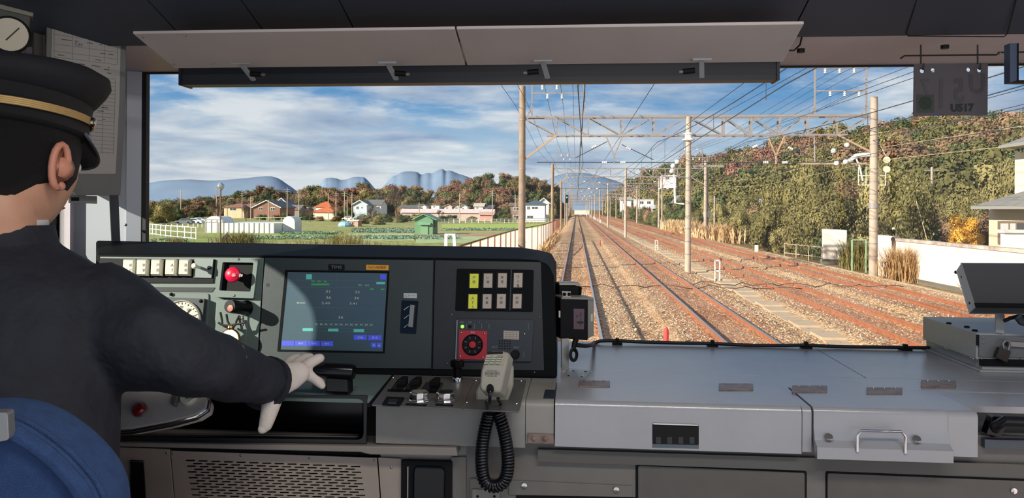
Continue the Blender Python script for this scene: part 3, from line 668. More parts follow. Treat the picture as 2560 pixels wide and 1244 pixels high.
# ---- master controller lever
mc = thing('master_controller', 'black T-shaped master controller lever on the desk under the gloved fingers', 'lever', P(843, 984, Z=ZT))
yl = P(843, 985, Z=ZT).y
PL_ = Plane((0, yl, 0), (1, 0, 0), (0, -1, 0))
a, b = PL_.px(782, 924), PL_.px(886, 929)
MB().tube([a, a.lerp(b, .03), a.lerp(b, .95), b], [.011, .0138, .0145, .0125], 24).build('handle_bar', blackg, mc, smooth=True, bevel=.001)
MB().slab([(812, 935), (868, 938), (871, 983), (813, 981)], PL_, -.022, .006).build('post', blackg, mc, bevel=.003)
MB().slab([(866, 940), (872, 940), (874, 983), (868, 983)], PL_, -.018, .004).build('post_side', black, mc)
MB().slab([(700, 950), (812, 953), (811, 986), (690, 985)], Plane((0, yl + .012, 0), (1, 0, 0), (0, -1, 0)), -.003, 0).build('clear_shield', glass_mat('acrylic', (.8, .88, .86)), mc)

# ---- black knee box below the desk
yb = P(800, 987, Z=ZT).y
PK = Plane((0, yb, 0), (1, 0, 0), (0, -1, 0))
kb_ = thing('knee_recess', 'glossy black recessed trough under the desk edge', 'recess', PK.px(620, 1105))
plate('rim', rquad([(180, 984), (918, 988), (915, 1117), (180, 1106)], 6), [rquad([(200, 991), (909, 993), (909, 1099), (200, 1090)], 18, 5)], PK, -.004, .001, mat('rim_grey', (30, 31, 33), .4), kb_)
MB().loft([[PK.px(x, y, -.001) for x, y in rquad([(200, 991), (909, 993), (909, 1099), (200, 1090)], 18, 5)], [PK.px(x, y, -.09) for x, y in rquad([(200, 991), (905, 993), (905, 1085), (200, 1075)], 18, 5)]], caps=False).build('trough', blackg, kb_)
MB().slab(rquad([(200, 985), (912, 990), (912, 1110), (200, 1100)], 16, 4), PK, -.095, -.09).build('trough_back', blackg, kb_)
# ---- left curved console wing with red button
PV = Plane(P(400, 1020, D=1.30), (1, .15, 0), (0, -.82, .57))
wg = thing('console_wing', 'pale grey console wing with red lamp and ATS button beside the driver', 'console wing', PV.px(400, 1075))
wing = [(250, 962), (505, 975), (521, 1000), (516, 1022), (490, 1038), (430, 1054), (330, 1072), (250, 1076)]
MB().slab(wing, PV, -.03, 0).build('wing_body', mat('wing_grey', (176, 172, 166), .45, var=.04), wg, bevel=.004)  # grey made paler to stand in for sunlight on the wing
MB().tube([PV.px(x, y, -.004) for x, y in [(522, 998), (518, 1022), (490, 1040), (430, 1056), (330, 1075), (250, 1079)]], .0028, 8).build('chrome_edge', chrome, wg, smooth=True)
MB().tube([PV.px(x, y, -.012) for x, y in [(524, 1002), (520, 1026), (491, 1045), (431, 1061), (330, 1080), (250, 1084)]], .0035, 8).build('black_edge', rubber, wg, smooth=True)
c = PV.px(351, 1025, 0)
lp_ = MB().lathe(c, PV.n, [(.0125, 0), (.0125, .004), (.011, .005)], 24).build('lamp_ring', steel, wg, smooth=True)
MB().lathe(c, PV.n, [(.0115, .003), (.0112, .008), (.008, .0115), (.0001, .0125)], 24).build('red_lamp', mat('lamp_red', (120, 28, 30), .25), lp_, smooth=True)
bt = MB().lathe(PV.px(474, 994, 0), PV.n, [(.0135, 0), (.0135, .008), (.012, .0095), (.0001, .0098)], 24).build('round_button', cream, wg, smooth=True)
text('lettering', 'ATS', PV, 474, 993, 8, black_ink, bt, .0102)
MB().slab([(430, 978), (448, 979), (436, 1012), (424, 1008)], PV, -.001, .012).build('wing_step', mat('wing_step', (92, 92, 90), .45), wg, bevel=.002)

# ---- telephone handset on cradle
hs = thing('cab_telephone', 'grey telephone handset with keypad lying in its cradle on the desk', 'telephone', PTOP.px(1235, 1000))
phm = mat('phone_grey', (136, 134, 122), .42, var=.04)
def z3(zx, zy): return (930 + zx / 6.4, 860 + zy / 6.4)
# cradle
PC = Plane(PTOP.px(1235, 1000, .002), (1, 0, 0), (0, -sin(R(65)), cos(R(65))))
MB().slab([z3(*p) for p in ((1735, 600), (1655, 750), (1660, 915), (2170, 915), (2260, 640), (2265, 330), (2200, 290))], PC, -.012, 0.0).build('cradle', phm, hs, bevel=.004)
MB().slab([z3(*p) for p in ((2110, 650), (2150, 645), (2160, 680), (2110, 680))], PC, 0, .001).build('cradle_slot', black, hs)
PHs = Plane(PTOP.px(1225, 975, .045), (1, 0, 0), (0, -sin(R(62)), cos(R(62))))
body = [z3(*p) for p in ((1850, 130), (1920, 98), (2090, 98), (2195, 130), (2200, 170), (2080, 700), (2060, 760), (2020, 775), (1760, 750), (1722, 690), (1745, 420), (1790, 280))]
hb = MB(); fr = [PHs.px(x, y, .0) for x, y in body]; cc = sum(fr, V()) / len(fr)
hb.loft([[p - PHs.n * .032 + V((.004, 0, 0)) for p in fr], [p - PHs.n * .004 for p in fr], [cc + (p - cc) * .955 for p in fr]])
hb.build('handset', phm, hs, smooth=True, bevel=.002)
MB().slab([z3(*p) for p in ((1850, 118), (2090, 112), (2095, 150), (1845, 160))], PHs, 0, .0008).build('top_grille', black, hs)
MB().slab([z3(*p) for p in ((1830, 165), (2160, 165), (2095, 335), (1785, 330))], PHs, 0, .0006).build('keypad_plate', mat('keypad_beige', (140, 138, 116), .5), hs)
for r_ in range(4):
    for c_ in range(3):
        x = 1873 + c_ * 92 - r_ * 15; y = 188 + r_ * 37
        MB().slab([z3(x - 32, y - 13), z3(x + 36, y - 13), z3(x + 30, y + 13), z3(x - 38, y + 13)], PHs, .0006, .003).build('key', mat('key_red', (150, 110, 100), .5) if (r_, c_) == (0, 2) else mat('key_pale', (150, 152, 138), .45), hs)
mb = MB()
for i in range(12):
    for j in range(5):
        if (i - 5.5) ** 2 / 36 + (j - 2) ** 2 / 6.5 < 1: x, y = 1815 + i * 20, 422 + j * 22; mb.bar(PHs.px(*z3(x, y - 7), .0003), PHs.px(*z3(x - 2, y + 7), .0003), .0007, .0005, up=PHs.n)
mb.build('mouth_slots', mat('hole_black', (4, 4, 5), .8), hs)
# coiled cord as its own part
def cpx(x, y, off=0.02): return Plane((0, YF - off, 0), (1, 0, 0), (0, -1, 0)).px(x, y)
st = PHs.px(1225, 975, .0)
MB().tube([PHs.px(*z3(1890, 690), -.004), PHs.px(*z3(1890, 730), .006)], .006, 12).build('cord_boot', black, hs, smooth=True)
path = [cpx(*p) for p in ((1222, 1035), (1213, 1070), (1206, 1110), (1204, 1150), (1207, 1185), (1216, 1208), (1235, 1215), (1256, 1207), (1267, 1185), (1270, 1150), (1266, 1110), (1258, 1070), (1245, 1030))]
def resample(p, n):
    L = [0]
    for a, b in zip(p[:-1], p[1:]): L.append(L[-1] + (b - a).length)
    out = []
    for k in range(n):
        d = L[-1] * k / (n - 1); i = max(j for j in range(len(p)) if L[j] <= d + 1e-9); i = min(i, len(p) - 2)
        t_ = (d - L[i]) / (L[i + 1] - L[i])
        p0, p1, p2, p3 = p[max(i - 1, 0)], p[i], p[i + 1], p[min(i + 2, len(p) - 1)]
        out.append(0.5 * ((2 * p1) + (p2 - p0) * t_ + (2 * p0 - 5 * p1 + 4 * p2 - p3) * t_ ** 2 + (3 * p1 - p0 - 3 * p2 + p3) * t_ ** 3))
    return out
base_p = resample(path, 900); turns = 54; hel = []
for i, p in enumerate(base_p):
    d = (base_p[min(i + 1, 899)] - base_p[max(i - 1, 0)]).normalized(); x = d.cross(V((0, 1, 0))).normalized(); y = d.cross(x)
    a = 2 * pi * turns * i / 899; hel.append(p + (x * cos(a) + y * sin(a)) * .0088)
lead = resample([PHs.px(*z3(1890, 730), .006), PTOP.px(1224, 1005, .025), cpx(1217, 1000, .03), cpx(1222, 1018, .03), hel[0]], 20)
lead2 = resample([hel[-1], cpx(1252, 1012, .03), PTOP.px(1246, 998, .02), PTOP.px(1245, 985, .018)], 20)
MB().tube(lead[:-1] + hel + lead2[1:], .0029, 6).build('coiled_cord', mat('cord_black', (18, 20, 24), .25), hs, smooth='all')

# ---- equipment counter
ct = thing('equipment_counter', 'long grey equipment counter under the windscreen right of the console', 'counter', (P(1900, 1010, Z=ZT).x, YF, FL))
xs0, xs1 = x1310 + .001, XR - .01
tmm = topm
Yh1 = P(1700, 962, Z=ZT).y; Yjoint = P(1700, 934, Z=ZT).y
# fixed top: back strip, between-lid ribs, front ribs, all one sheet with openings for the lids
lids = []
def lx(px_, py_): return P(px_, py_, Z=ZT).x
L1 = (lx(1388, 1003), lx(2003, 1019)); L2 = (lx(2045, 1030), lx(2370, 1030)); L3 = (lx(2412, 1012), XR - .03)
g_ = .0022
YL3 = P(2420, 1012, Z=ZT).y
for i, (a, b, yb_, yf_) in enumerate(((xs0, xs1, YW, Yjoint + .0012), (xs0, xs1, Yjoint, Yh1 + g_))):
    x_cut = P(2090, 900, Z=ZT).x
    if i == 0:
        MB().box(a, x_cut - .001, yf_, yb_, ZT - .012, ZT).build('top_plate', tmm, ct, bevel=.0008); MB().box(x_cut + .001, b, yf_, yb_, ZT - .012, ZT).build('top_plate', tmm, ct, bevel=.0008)
    else: MB().box(a, b, yf_, yb_, ZT - .012, ZT).build('top_plate', tmm, ct, bevel=.0008)
ribs = [(xs0, L1[0] - g_), (L1[1] + g_, L2[0] - g_), (L2[1] + g_, L3[0] - g_)]
zfr = P(1400, 1110, Y=YF).z
for i, (a, b) in enumerate(ribs):
    nose(a, b, Yh1 + g_, YF, ZT, zfr, r=.010 if i else .014).build('front_rib', paint if i == 0 else tmm, ct, smooth=True)
MB().box(L3[0], XR, YL3, Yh1 + g_, ZT - .012, ZT - .001).build('top_plate', tmm, ct)
MB().box(L3[0], XR, YL3 + .02, YL3 + .03, zfr, ZT - .012).build('handle_recess_back', mat('recess_dark', (60, 61, 62), .4), ct)
# lower body
yl2 = YF + .022
PF = Plane((0, yl2, 0), (1, 0, 0), (0, -1, 0))
lowm = mat('lower_body_paint', (112, 109, 103), .5, var=.06, scale=10, bump=.03, bscale=400)
MB().box(P(1166, 1180, Y=yl2).x, xs1, yl2, yl2 + .02, FL, zfr + .03).build('lower_front', lowm, ct)
MB().box(L1[0] - .03, xs1, yl2 - .010, yl2, P(1700, 1160, Y=yl2).z, P(1700, 1132, Y=yl2).z + .002).build('kick_band', mat('band_grey', (90, 89, 84), .5), ct)
def fs(name, q, d0, d1, m, r=0, bevel=0, par=None, pl=PF): return MB().slab(rquad(q, r) if r else q, pl, d0, d1).build(name, m, par or ct, bevel=bevel)
fs('panel_shadow_gap', [(1589, 1158), (2017, 1177), (2017, 1300), (1589, 1300)], 0, .001, black, 6); fs('body_panel', [(1595, 1163), (2012, 1181), (2012, 1300), (1595, 1300)], 0, .004, mat('panel_brown_grey', (92, 89, 84), .5, var=.06), 6, .001)
fs('panel_shadow_gap', [(2064, 1177), (2640, 1200), (2640, 1300), (2064, 1300)], 0, .001, black, 6); fs('body_panel', [(2069, 1182), (2640, 1205), (2640, 1300), (2069, 1300)], 0, .004, mat('panel_brown_grey', (92, 89, 84), .5, var=.06), 6, .001)
fs('screw_plate', [(1272, 1200), (1580, 1214), (1580, 1242), (1272, 1236)], 0, .003, lowm, 1, .0005)
for x, y in ((1311, 1213), (1541, 1223), (2534, 1226)): 
    c = PF.px(x, y, .004); MB().lathe(c, PF.n, [(.0055, 0), (.005, .002), (.0001, .003)], 14).build('screw', chrome, ct, smooth=True)
fs('floor_slot', [(1290, 1238), (1590, 1243), (1590, 1300), (1290, 1300)], 0, .0015, black)
# rusty hinge block at left end and dark name plate
PFF = Plane((0, YF, 0), (1, 0, 0), (0, -1, 0))
b = fs('rusty_block', [(1319, 1083), (1384, 1086), (1384, 1109), (1318, 1107)], 0, .004, rust, 1, .001, pl=PFF)
for x in (1334, 1363): MB().lathe(PFF.px(x, 1096, .004), PFF.n, [(.005, 0), (.004, .002), (.0001, .003)], 12).build('bolt', rust, b)
ts('dark_plate', [(1363, 973), (1396, 974), (1390, 995), (1358, 994)], 0, .001, mat('dark_blue_plate', (44, 50, 56), .35), par=ct)
# hinges
for i, (a, b, c, d) in enumerate(((1447, 950, 1525, 965), (1797, 957, 1883, 974), (1980, 962, 2068, 979), (2166, 967, 2256, 983), (2302, 949, 2390, 964))):
    h = ts('hinge', [(a, b), (c, b + 1), (c, d), (a, d)], 0, .004, rust, 2, .001, par=ct)
    for k in range(3): MB().sphere(PTOP.px(a + (c - a) * (.2 + .3 * k), b + 2, .004), .0028, 8, 6, sz=.5).build('screw', steel, h)
# lids
l1 = thing('locker_lid', 'wide grey locker lid with black slotted grip opening in the counter', 'lid', ((L1[0] + L1[1]) / 2, YF, ZT))
zb1 = P(1700, 1120, Y=YF).z
nose(L1[0], L1[1], Yh1, YF - .004, ZT + .002, zb1 - .002, r=.012).build('lid_sheet', topm, l1, smooth=True)
PL1 = Plane((0, YF - .004, 0), (1, 0, 0), (0, -1, 0))
go = MB().slab(rquad([(1631, 1058), (1747, 1062), (1747, 1113), (1631, 1110)], 4), PL1, 0, .0006).build('grip_opening', mat('hole_black', (4, 4, 5), .8), l1)
for k in range(4): MB().slab([(1640 + k * 28, 1092), (1652 + k * 28, 1092), (1652 + k * 28, 1109), (1640 + k * 28, 1108)], PL1, .0006, .0012).build('grip_tooth', mat('tooth_grey', (48, 50, 52), .5), go)
MB().slab([(1633, 1057), (1745, 1061), (1745, 1064), (1633, 1060)], PL1, .0004, .003).build('grip_lip', chrome, l1)
MB().slab([(1631, 1109), (1747, 1112), (1747, 1121), (1631, 1118)], PL1, 0, .0008).build('grip_sill', mat('sill_blue', (86, 98, 104), .4), l1)
l2 = thing('flap_lid', 'smaller grey flap lid with a bent finger grip, right of the wide lid', 'lid', ((L2[0] + L2[1]) / 2, YF, ZT))
zb2 = P(2200, 1140, Y=YF).z
# curved front: concave scoop ending in a lip
prof = [(Yh1, ZT + .002), (YF + .006, ZT + .002)] + [(YF - .004 + .010 - .010 * sin(R(18 * k)), ZT + .002 - .010 + .010 * cos(R(18 * k))) for k in range(1, 6)] + [(YF - .004, ZT - .030), (YF - .010, ZT - .050), (YF - .024, ZT - .058), (YF - .024, zb2), (YF - .012, zb2), (YF + .004, ZT - .040), (YF + .008, ZT - .012), (Yh1, ZT - .010)]
MB().prism([(L2[0], a, b) for a, b in prof], (L2[1] - L2[0], 0, 0)).build('lid_sheet', topm, l2, smooth=True)
PL2 = Plane((0, YF - .024, 0), (1, 0, 0), (0, -1, 0))
MB().tube([PL2.px(x, y, .002) for x, y in ((2143, 1128), (2143, 1088), (2152, 1076), (2253, 1078), (2263, 1090), (2263, 1132))], .0022, 8).build('finger_grip', chrome, l2, smooth=True)
for x, y in ((2072, 1091), (2292, 1096)):
    MB().lathe(P(x, y, Y=YF - .014), (0, -.6, .8), [(.007, 0), (.006, .0015), (.0001, .0018)], 16).build('rivet', steel, l2)
l3 = thing('grab_bar', 'dark polished grab bar in the recess at the right end of the counter', 'handle', P(2540, 1085, Y=YF))
PG3 = Plane((0, YF - .01, 0), (1, 0, 0), (0, -1, 0))
MB().tube([PG3.px(2480, 1080, -.03), PG3.px(2492, 1062, -.005), PG3.px(2512, 1052, .005), PG3.px(2640, 1056, .005)], .0085, 14).build('bar', mat('bar_dark', (52, 50, 52), .2, metal=.6), l3, smooth=True)
MB().slab(rquad([(2466, 1085), (2482, 1040), (2516, 1042), (2520, 1060), (2500, 1092)], 4), PG3, -.03, -.012).build('bar_foot', blackg, l3, bevel=.003)
fs('recess_bottom_rail', [(2462, 1098), (2640, 1102), (2640, 1124), (2462, 1120)], 0, .012, mat('band_blue', (66, 76, 84), .4))

# ---- cable along the glass with clips
cb = thing('window_cable', 'black cable running along the foot of the windscreen', 'cable', P(1900, 860, Z=ZT))
yc = YW - .03
pts = [P(x, y, Y=yc) for x, y in ((1484, 857), (1500, 852), (1540, 851), (1600, 854), (1700, 857), (1780, 858), (1860, 862), (1960, 863), (2015, 862), (2100, 866), (2200, 867), (2262, 868), (2350, 869), (2400, 869))]
MB().tube(resample(pts, 50), .0042, 8).build('cable', rubber, cb, smooth=True)
for x, y in ((1543, 853), (1781, 858), (2015, 862), (2263, 868)):
    p = P(x, y, Y=yc); q = MB(); q.box(p.x - .012, p.x + .012, yc - .012, yc + .012, ZT, ZT + .004); q.build('clip_base', black, cb)
    q = MB(); q.box(p.x - .004, p.x + .004, yc - .006, yc + .006, ZT + .003, p.z + .008); q.build('cable_clip', black, cb)

# ---- device box between console and glass
dv = thing('recorder_box', 'black box with a purple label on a steel bracket beside the console', 'equipment box', P(1420, 940, Z=ZT))
ang = R(22); PD = Plane(P(1440, 800, Y=1.62), (cos(ang), sin(ang) * 1, 0), (sin(ang), -cos(ang), 0))
bx = MB().slab([(1401, 745), (1470, 748), (1470, 850), (1401, 846)], PD, -.05, 0).build('case', black, dv, bevel=.002)
PD2 = Plane(PD.px(1471, 800), (sin(ang) * -1 + .9, cos(ang), 0), (.55, -.83, 0))
MB().slab([(1470, 748), (1484.5, 745), (1484.5, 838), (1470, 846)], PD2, -.004, 0).build('case_side', mat('case_side_grey', (140, 136, 130), .5), dv)
MB().slab([(1404, 742), (1484, 744), (1484, 749), (1404, 747)], PD, -.05, .002).build('case_top', mat('case_side_grey', (140, 136, 130), .5), dv)
MB().slab([(1477, 785), (1482, 784), (1482, 802), (1477, 803)], PD2, 0, .001).build('side_tag', cream, dv)
lb = MB().slab([(1434, 771), (1461, 772), (1460, 823), (1434, 822)], PD, 0, .001).build('label_plate', mat('label_purple', (98, 76, 88), .5), dv)
for k, ch in enumerate('ATS-P'): text('lettering', ch, PD, 1452, 783 + k * 7.5, 5.5, black_ink, lb, .0014)
for k, ch in enumerate('表示'): text('lettering', ch, PD, 1443, 790 + k * 15, 5.5, black_ink, lb, .0014)
MB().slab([(1397, 776), (1401, 777), (1401, 793), (1397, 793)], PD, 0, .002).build('side_clip', cream, dv)
tb = MB().slab([(1405, 727), (1427, 728), (1427, 745), (1407, 744)], PD, -.003, .001).build('bracket_tab', steel, dv)
for x in (1411, 1423): MB().sphere(PD.px(x, 735, .001), .004, 8, 6).build('bolt', black, tb)
rb = MB().slab([(1398, 714), (1448, 715), (1449, 760), (1398, 758)], PD, -.09, -.055).build('rear_box', black, dv, bevel=.002)
MB().slab([(1398, 706), (1448, 706), (1451, 713), (1398, 713)], PD, -.09, -.053).build('rear_box_lid', steel, rb, bevel=.001)
MB().slab([(1450, 716), (1455, 718), (1453, 742), (1449, 742)], PD, -.07, -.056).build('rear_latch', black, rb)
MB().slab([(1404, 846), (1422, 845), (1422, 920), (1404, 942)], PD, -.003, .001).build('bracket_upright', mat('bracket_zinc', (165, 165, 162), .35, metal=.5), dv)
ts('bracket_foot', [(1404, 940), (1422, 918), (1478, 926), (1463, 945)], 0, .0035, mat('bracket_zinc', (165, 165, 162), .35, metal=.5), par=dv)
for x, y in ((1434, 926), (1465, 928), (1423, 939), (1455, 940)): MB().sphere(PTOP.px(x, y, .0035), .0035, 8, 6, sz=.5).build('bolt', chrome, dv)
cbm = MB(); 
for k in range(3): cbm.tube([PD.px(1434 + 2 * cos(a) * (3 + k), 886 + 12 * sin(a) * (1 + .2 * k), .010 + .003 * k) for a in [2 * pi * j / 16 for j in range(17)]], .0018, 6)
cbm.build('cable_loop', rubber, dv, smooth=True)
MB().tube([PD.px(1440, 848, .004), PD.px(1436, 860, .010), PD.px(1432, 878, .012)], [.006, .006, .004], 8).build('plug', black, dv, smooth=True)
MB().tube([PD.px(1440, 862, .0), PD.px(1465, 864, -.01), PD.px(1480, 862, -.05), P(1486, 855, Y=yc)], .0045, 8).build('lead', rubber, dv, smooth=True)

# ---- steel box with padlock at the right and the tray above it
bxp = mat('box_grey', (170, 173, 171), .42, var=.04); 
sbx = thing('padlocked_box', 'grey steel equipment box with hasp and padlock at the right on the counter', 'equipment box', PTOP.px(2445, 930))
yf = P(2450, 930, Z=ZT).y; xl = P(2450, 930, Z=ZT).x
ybk = P(2349, 872, Z=ZT).y
MB().box(xl, XR - .04, yf, ybk, ZT, ZT + .004).build('base_flange', bxp, sbx, bevel=.001)
MB().box(xl + .008, XR - .05, yf + .008, ybk - .005, ZT + .004, ZT + .024).build('plinth', bxp, sbx, bevel=.001)
xb = P(2440, 903, Y=yf + .012).x; zt = P(2440, 832, Y=yf + .012).z
MB().box(xb, XR - .055, yf + .012, ybk - .01, ZT + .024, zt).build('box_body', bxp, sbx, bevel=.0015)
MB().box(xb + .004, XR - .055, yf + .008, yf + .012, ZT + .030, zt - .004).build('door_sheet', mat('box_door', (112, 116, 118), .45), sbx, bevel=.001)
MB().box(xb + .006, XR - .055, yf + .004, yf + .012, ZT + .012, ZT + .026).build('bottom_channel', black, sbx)
PX = Plane((0, yf + .008, 0), (1, 0, 0), (0, -1, 0))
for x, y in ((2458, 844), (2458, 857), (2454, 897), (2554, 897)): MB().sphere(PX.px(x, y), .0025, 8, 6, sy=.5).build('screw', steel, sbx)
MB().slab([(2441, 836), (2448, 836), (2448, 864), (2441, 862)], PX, 0, .002).build('door_hinge', black, sbx)
PZ = Plane((0, 0, zt), (1, 0, 0), (0, 0, 1))
for x, y in ((2372, 809), (2417, 818), (2437, 827)): MB().lathe(PZ.px(x, y), UP, [(.006, 0), (.005, .003), (.0001, .004)], 12).build('top_bolt', black, sbx)
PSd = Plane((xb, 0, 0), (0, -1, 0), (-1, 0, 0))
for x, y in ((2361, 869), (2367, 871), (2427, 893), (2433, 896)): MB().sphere(PSd.px(x, y), .003, 8, 6).build('rivet', steel, sbx)
MB().slab([(2520, 852), (2600, 858), (2600, 872), (2520, 866)], PX, 0, .006).build('hasp', steel, sbx, bevel=.001)
pk = thing('padlock', 'small dark padlock hanging from the hasp of the grey box', 'padlock', PX.px(2505, 905))
MB().slab(rquad([(2500, 868), (2528, 878), (2518, 906), (2490, 893)], 2), PX, .006, .018).build('lock_body', mat('lock_dark', (58, 54, 48), .4, metal=.5), pk, bevel=.002)
MB().tube([PX.px(2510, 872, .012), PX.px(2507, 858, .012), PX.px(2514, 850, .012), PX.px(2523, 853, .012), PX.px(2524, 864, .012), PX.px(2520, 874, .012)], .0028, 8).build('shackle', steel, pk, smooth=True)
tr = thing('display_tray', 'large dark grey display housing seen from behind above the grey box', 'display housing', P(2500, 828, Y=1.66))
PTr = Plane(P(2500, 720, Y=1.62), (1, 0, 0), (0, -cos(R(14)), -sin(R(14))))
trm = mat('tray_dark', (62, 64, 66), .5); trl = mat('tray_edge', (150, 152, 152), .45)
MB().slab([(2403, 658), (2740, 660), (2740, 771), (2439, 768)], PTr, -.004, 0).build('tray_back', trm, tr)
a = [PTr.px(2403, 657.5, 0), PTr.px(2439, 768.5, 0)]; b_ = [PTr.px(2390, 677, .03), PTr.px(2422.6, 784, .03)]
MB().prism([a[0], b_[0], b_[1], a[1]], (.002, .001, .001)).build('tray_side', trl, tr)
e = PTr.px(2740, 771, 0); e2 = PTr.px(2740, 788, .03)
MB().prism([a[1], b_[1], e2, e], (0, .001, .002)).build('tray_lip', trm, tr)
MB().slab([(2436, 758), (2740, 762), (2740, 773), (2440, 770)], PTr, 0, .003).build('tray_inner_rail', black, tr)
for x, y in ((2400, 692), (2421, 757), (2390, 680)): MB().sphere(PTr.px(x, y, .018), .0035, 8, 6).build('screw', black, tr)
zb_ = P(2505, 831, Y=1.66)
MB().slab([(2489, 770), (2504, 770), (2512, 790), (2510, 833), (2489, 829)], Plane(zb_, (1, 0, 0), (0, -1, 0)), -.003, 0).build('bracket', bxp, tr)
MB().tube([P(x, y, Y=1.64) for x, y in ((2510, 802), (2525, 795), (2545, 790), (2575, 792), (2640, 800))], .004, 8).build('cable', rubber, tr, smooth=True)
MB().tube([P(x, y, Y=1.63) for x, y in ((2545, 792), (2552, 802), (2580, 812), (2640, 815))], .008, 8).build('cable_bundle', mat('bundle_grey', (52, 58, 66), .5), tr, smooth=True)

# ================================================================ lower front of the driver's side
vp = thing('vent_cabinet', 'grey lower cabinet front with long slotted vent panel', 'cabinet', P(700, 1244, Y=YF + .03))
YV = YF + .02
PVt = Plane((0, YV, 0), (1, 0, 0), (0, -1, 0))
MB().slab([(120, 1103), (1140, 1118), (1144, 1140), (925, 1136), (900, 1130), (120, 1112)], PVt, -.03, .03).build('ledge', mat('ledge_grey', (140, 132, 124), .5), vp, bevel=.002)
slots = []
for r_ in range(15):
    y0 = 1148.5 + r_ * 7.15; x0 = 463 + r_ * 1.25 + (0 if r_ % 2 == 0 else 17)
    xend = 912 + r_ * .3
    off = 0 if r_ % 2 == 0 else -13
    x = x0 + (0 if r_ % 2 == 0 else 0)
    first = True
    while x < xend - 22:
        L = 24.4
        slots.append(rrect(x, y0 + (x - 463) * .037, x + L, y0 + (x - 463) * .037 + 3.7, 1.8, 2)); x += L + 7.4; first = False
vm = mat('vent_paint', (166, 152, 140), .5, var=.05, scale=12, bump=.03, bscale=400)
plate('vent_panel', [(427, 1126), (942, 1144), (962, 1420), (452, 1420)], slots, PVt, 0, .0025, vm, vp)
MB().slab([(410, 1126), (970, 1140), (970, 1420), (410, 1420)], PVt, -.03, -.028).build('vent_dark_back', black, vp)
MB().slab([(110, 1110), (424, 1122), (449, 1420), (110, 1420)], PVt, 0, .0025).build('side_panel', vm, vp, bevel=.0006)
MB().slab([(945, 1143), (1003, 1146), (1003, 1420), (965, 1420)], PVt, 0, .0025).build('side_panel', vm, vp, bevel=.0006)
MB().slab([(1128, 1142), (1165, 1142), (1165, 1420), (1128, 1420)], PVt, 0, .0025).build('side_panel', lowm, vp)
for x, y in ((417, 1132), (431, 1133), (602, 1138), (774, 1145), (936, 1150), (978, 1168), (347, 1115)): MB().sphere(PVt.px(x, y, .0025), .0024, 8, 6, sy=.6).build('screw', steel, vp)
bb = MB().slab(rquad([(1003, 1150), (1130, 1153), (1130, 1420), (1000, 1420)], 5), PVt, -.001, .008).build('black_hatch', black, vp, bevel=.002)
bb['label'] = 'black hatch cover'
MB().slab(rquad([(1032, 1165), (1112, 1168), (1108, 1420), (1030, 1420)], 14), PVt, .008, .014).build('hatch_bulge', blackg, bb, bevel=.004)
MB().slab([(1018, 1166), (1021, 1166), (1019, 1420), (1016, 1420)], PVt, .008, .012).build('hatch_rod', steel, bb)
pk2 = MB().slab(rquad([(1175, 1196), (1250, 1200), (1250, 1420), (1172, 1420)], 3), PF, 0, .006).build('socket_box', lowm, vp, bevel=.001)
MB().slab(rquad([(1180, 1222), (1248, 1226), (1248, 1300), (1180, 1300)], 3), PF, .006, .010).build('socket_face', mat('socket_face', (140, 136, 128), .5), pk2, bevel=.001)
for x in (1194, 1236): MB().lathe(PF.px(x, 1240, .010), PF.n, [(.0025, 0), (.002, .001)], 8).build('screw', black, pk2)
MB().slab([(326, 1150), (357, 1152), (372, 1420), (326, 1420)], PVt, .0025, .006).build('black_switch_box', black, vp)
MB().slab([(327, 1153), (359, 1155), (359, 1166), (327, 1163)], PVt, .006, .010).build('chrome_latch', chrome, vp)
MB().box(XL + .01, x920 + .002, YV + .05, YV + .06, FL, Z0 - .42).build('cabinet_back', lowm, vp)
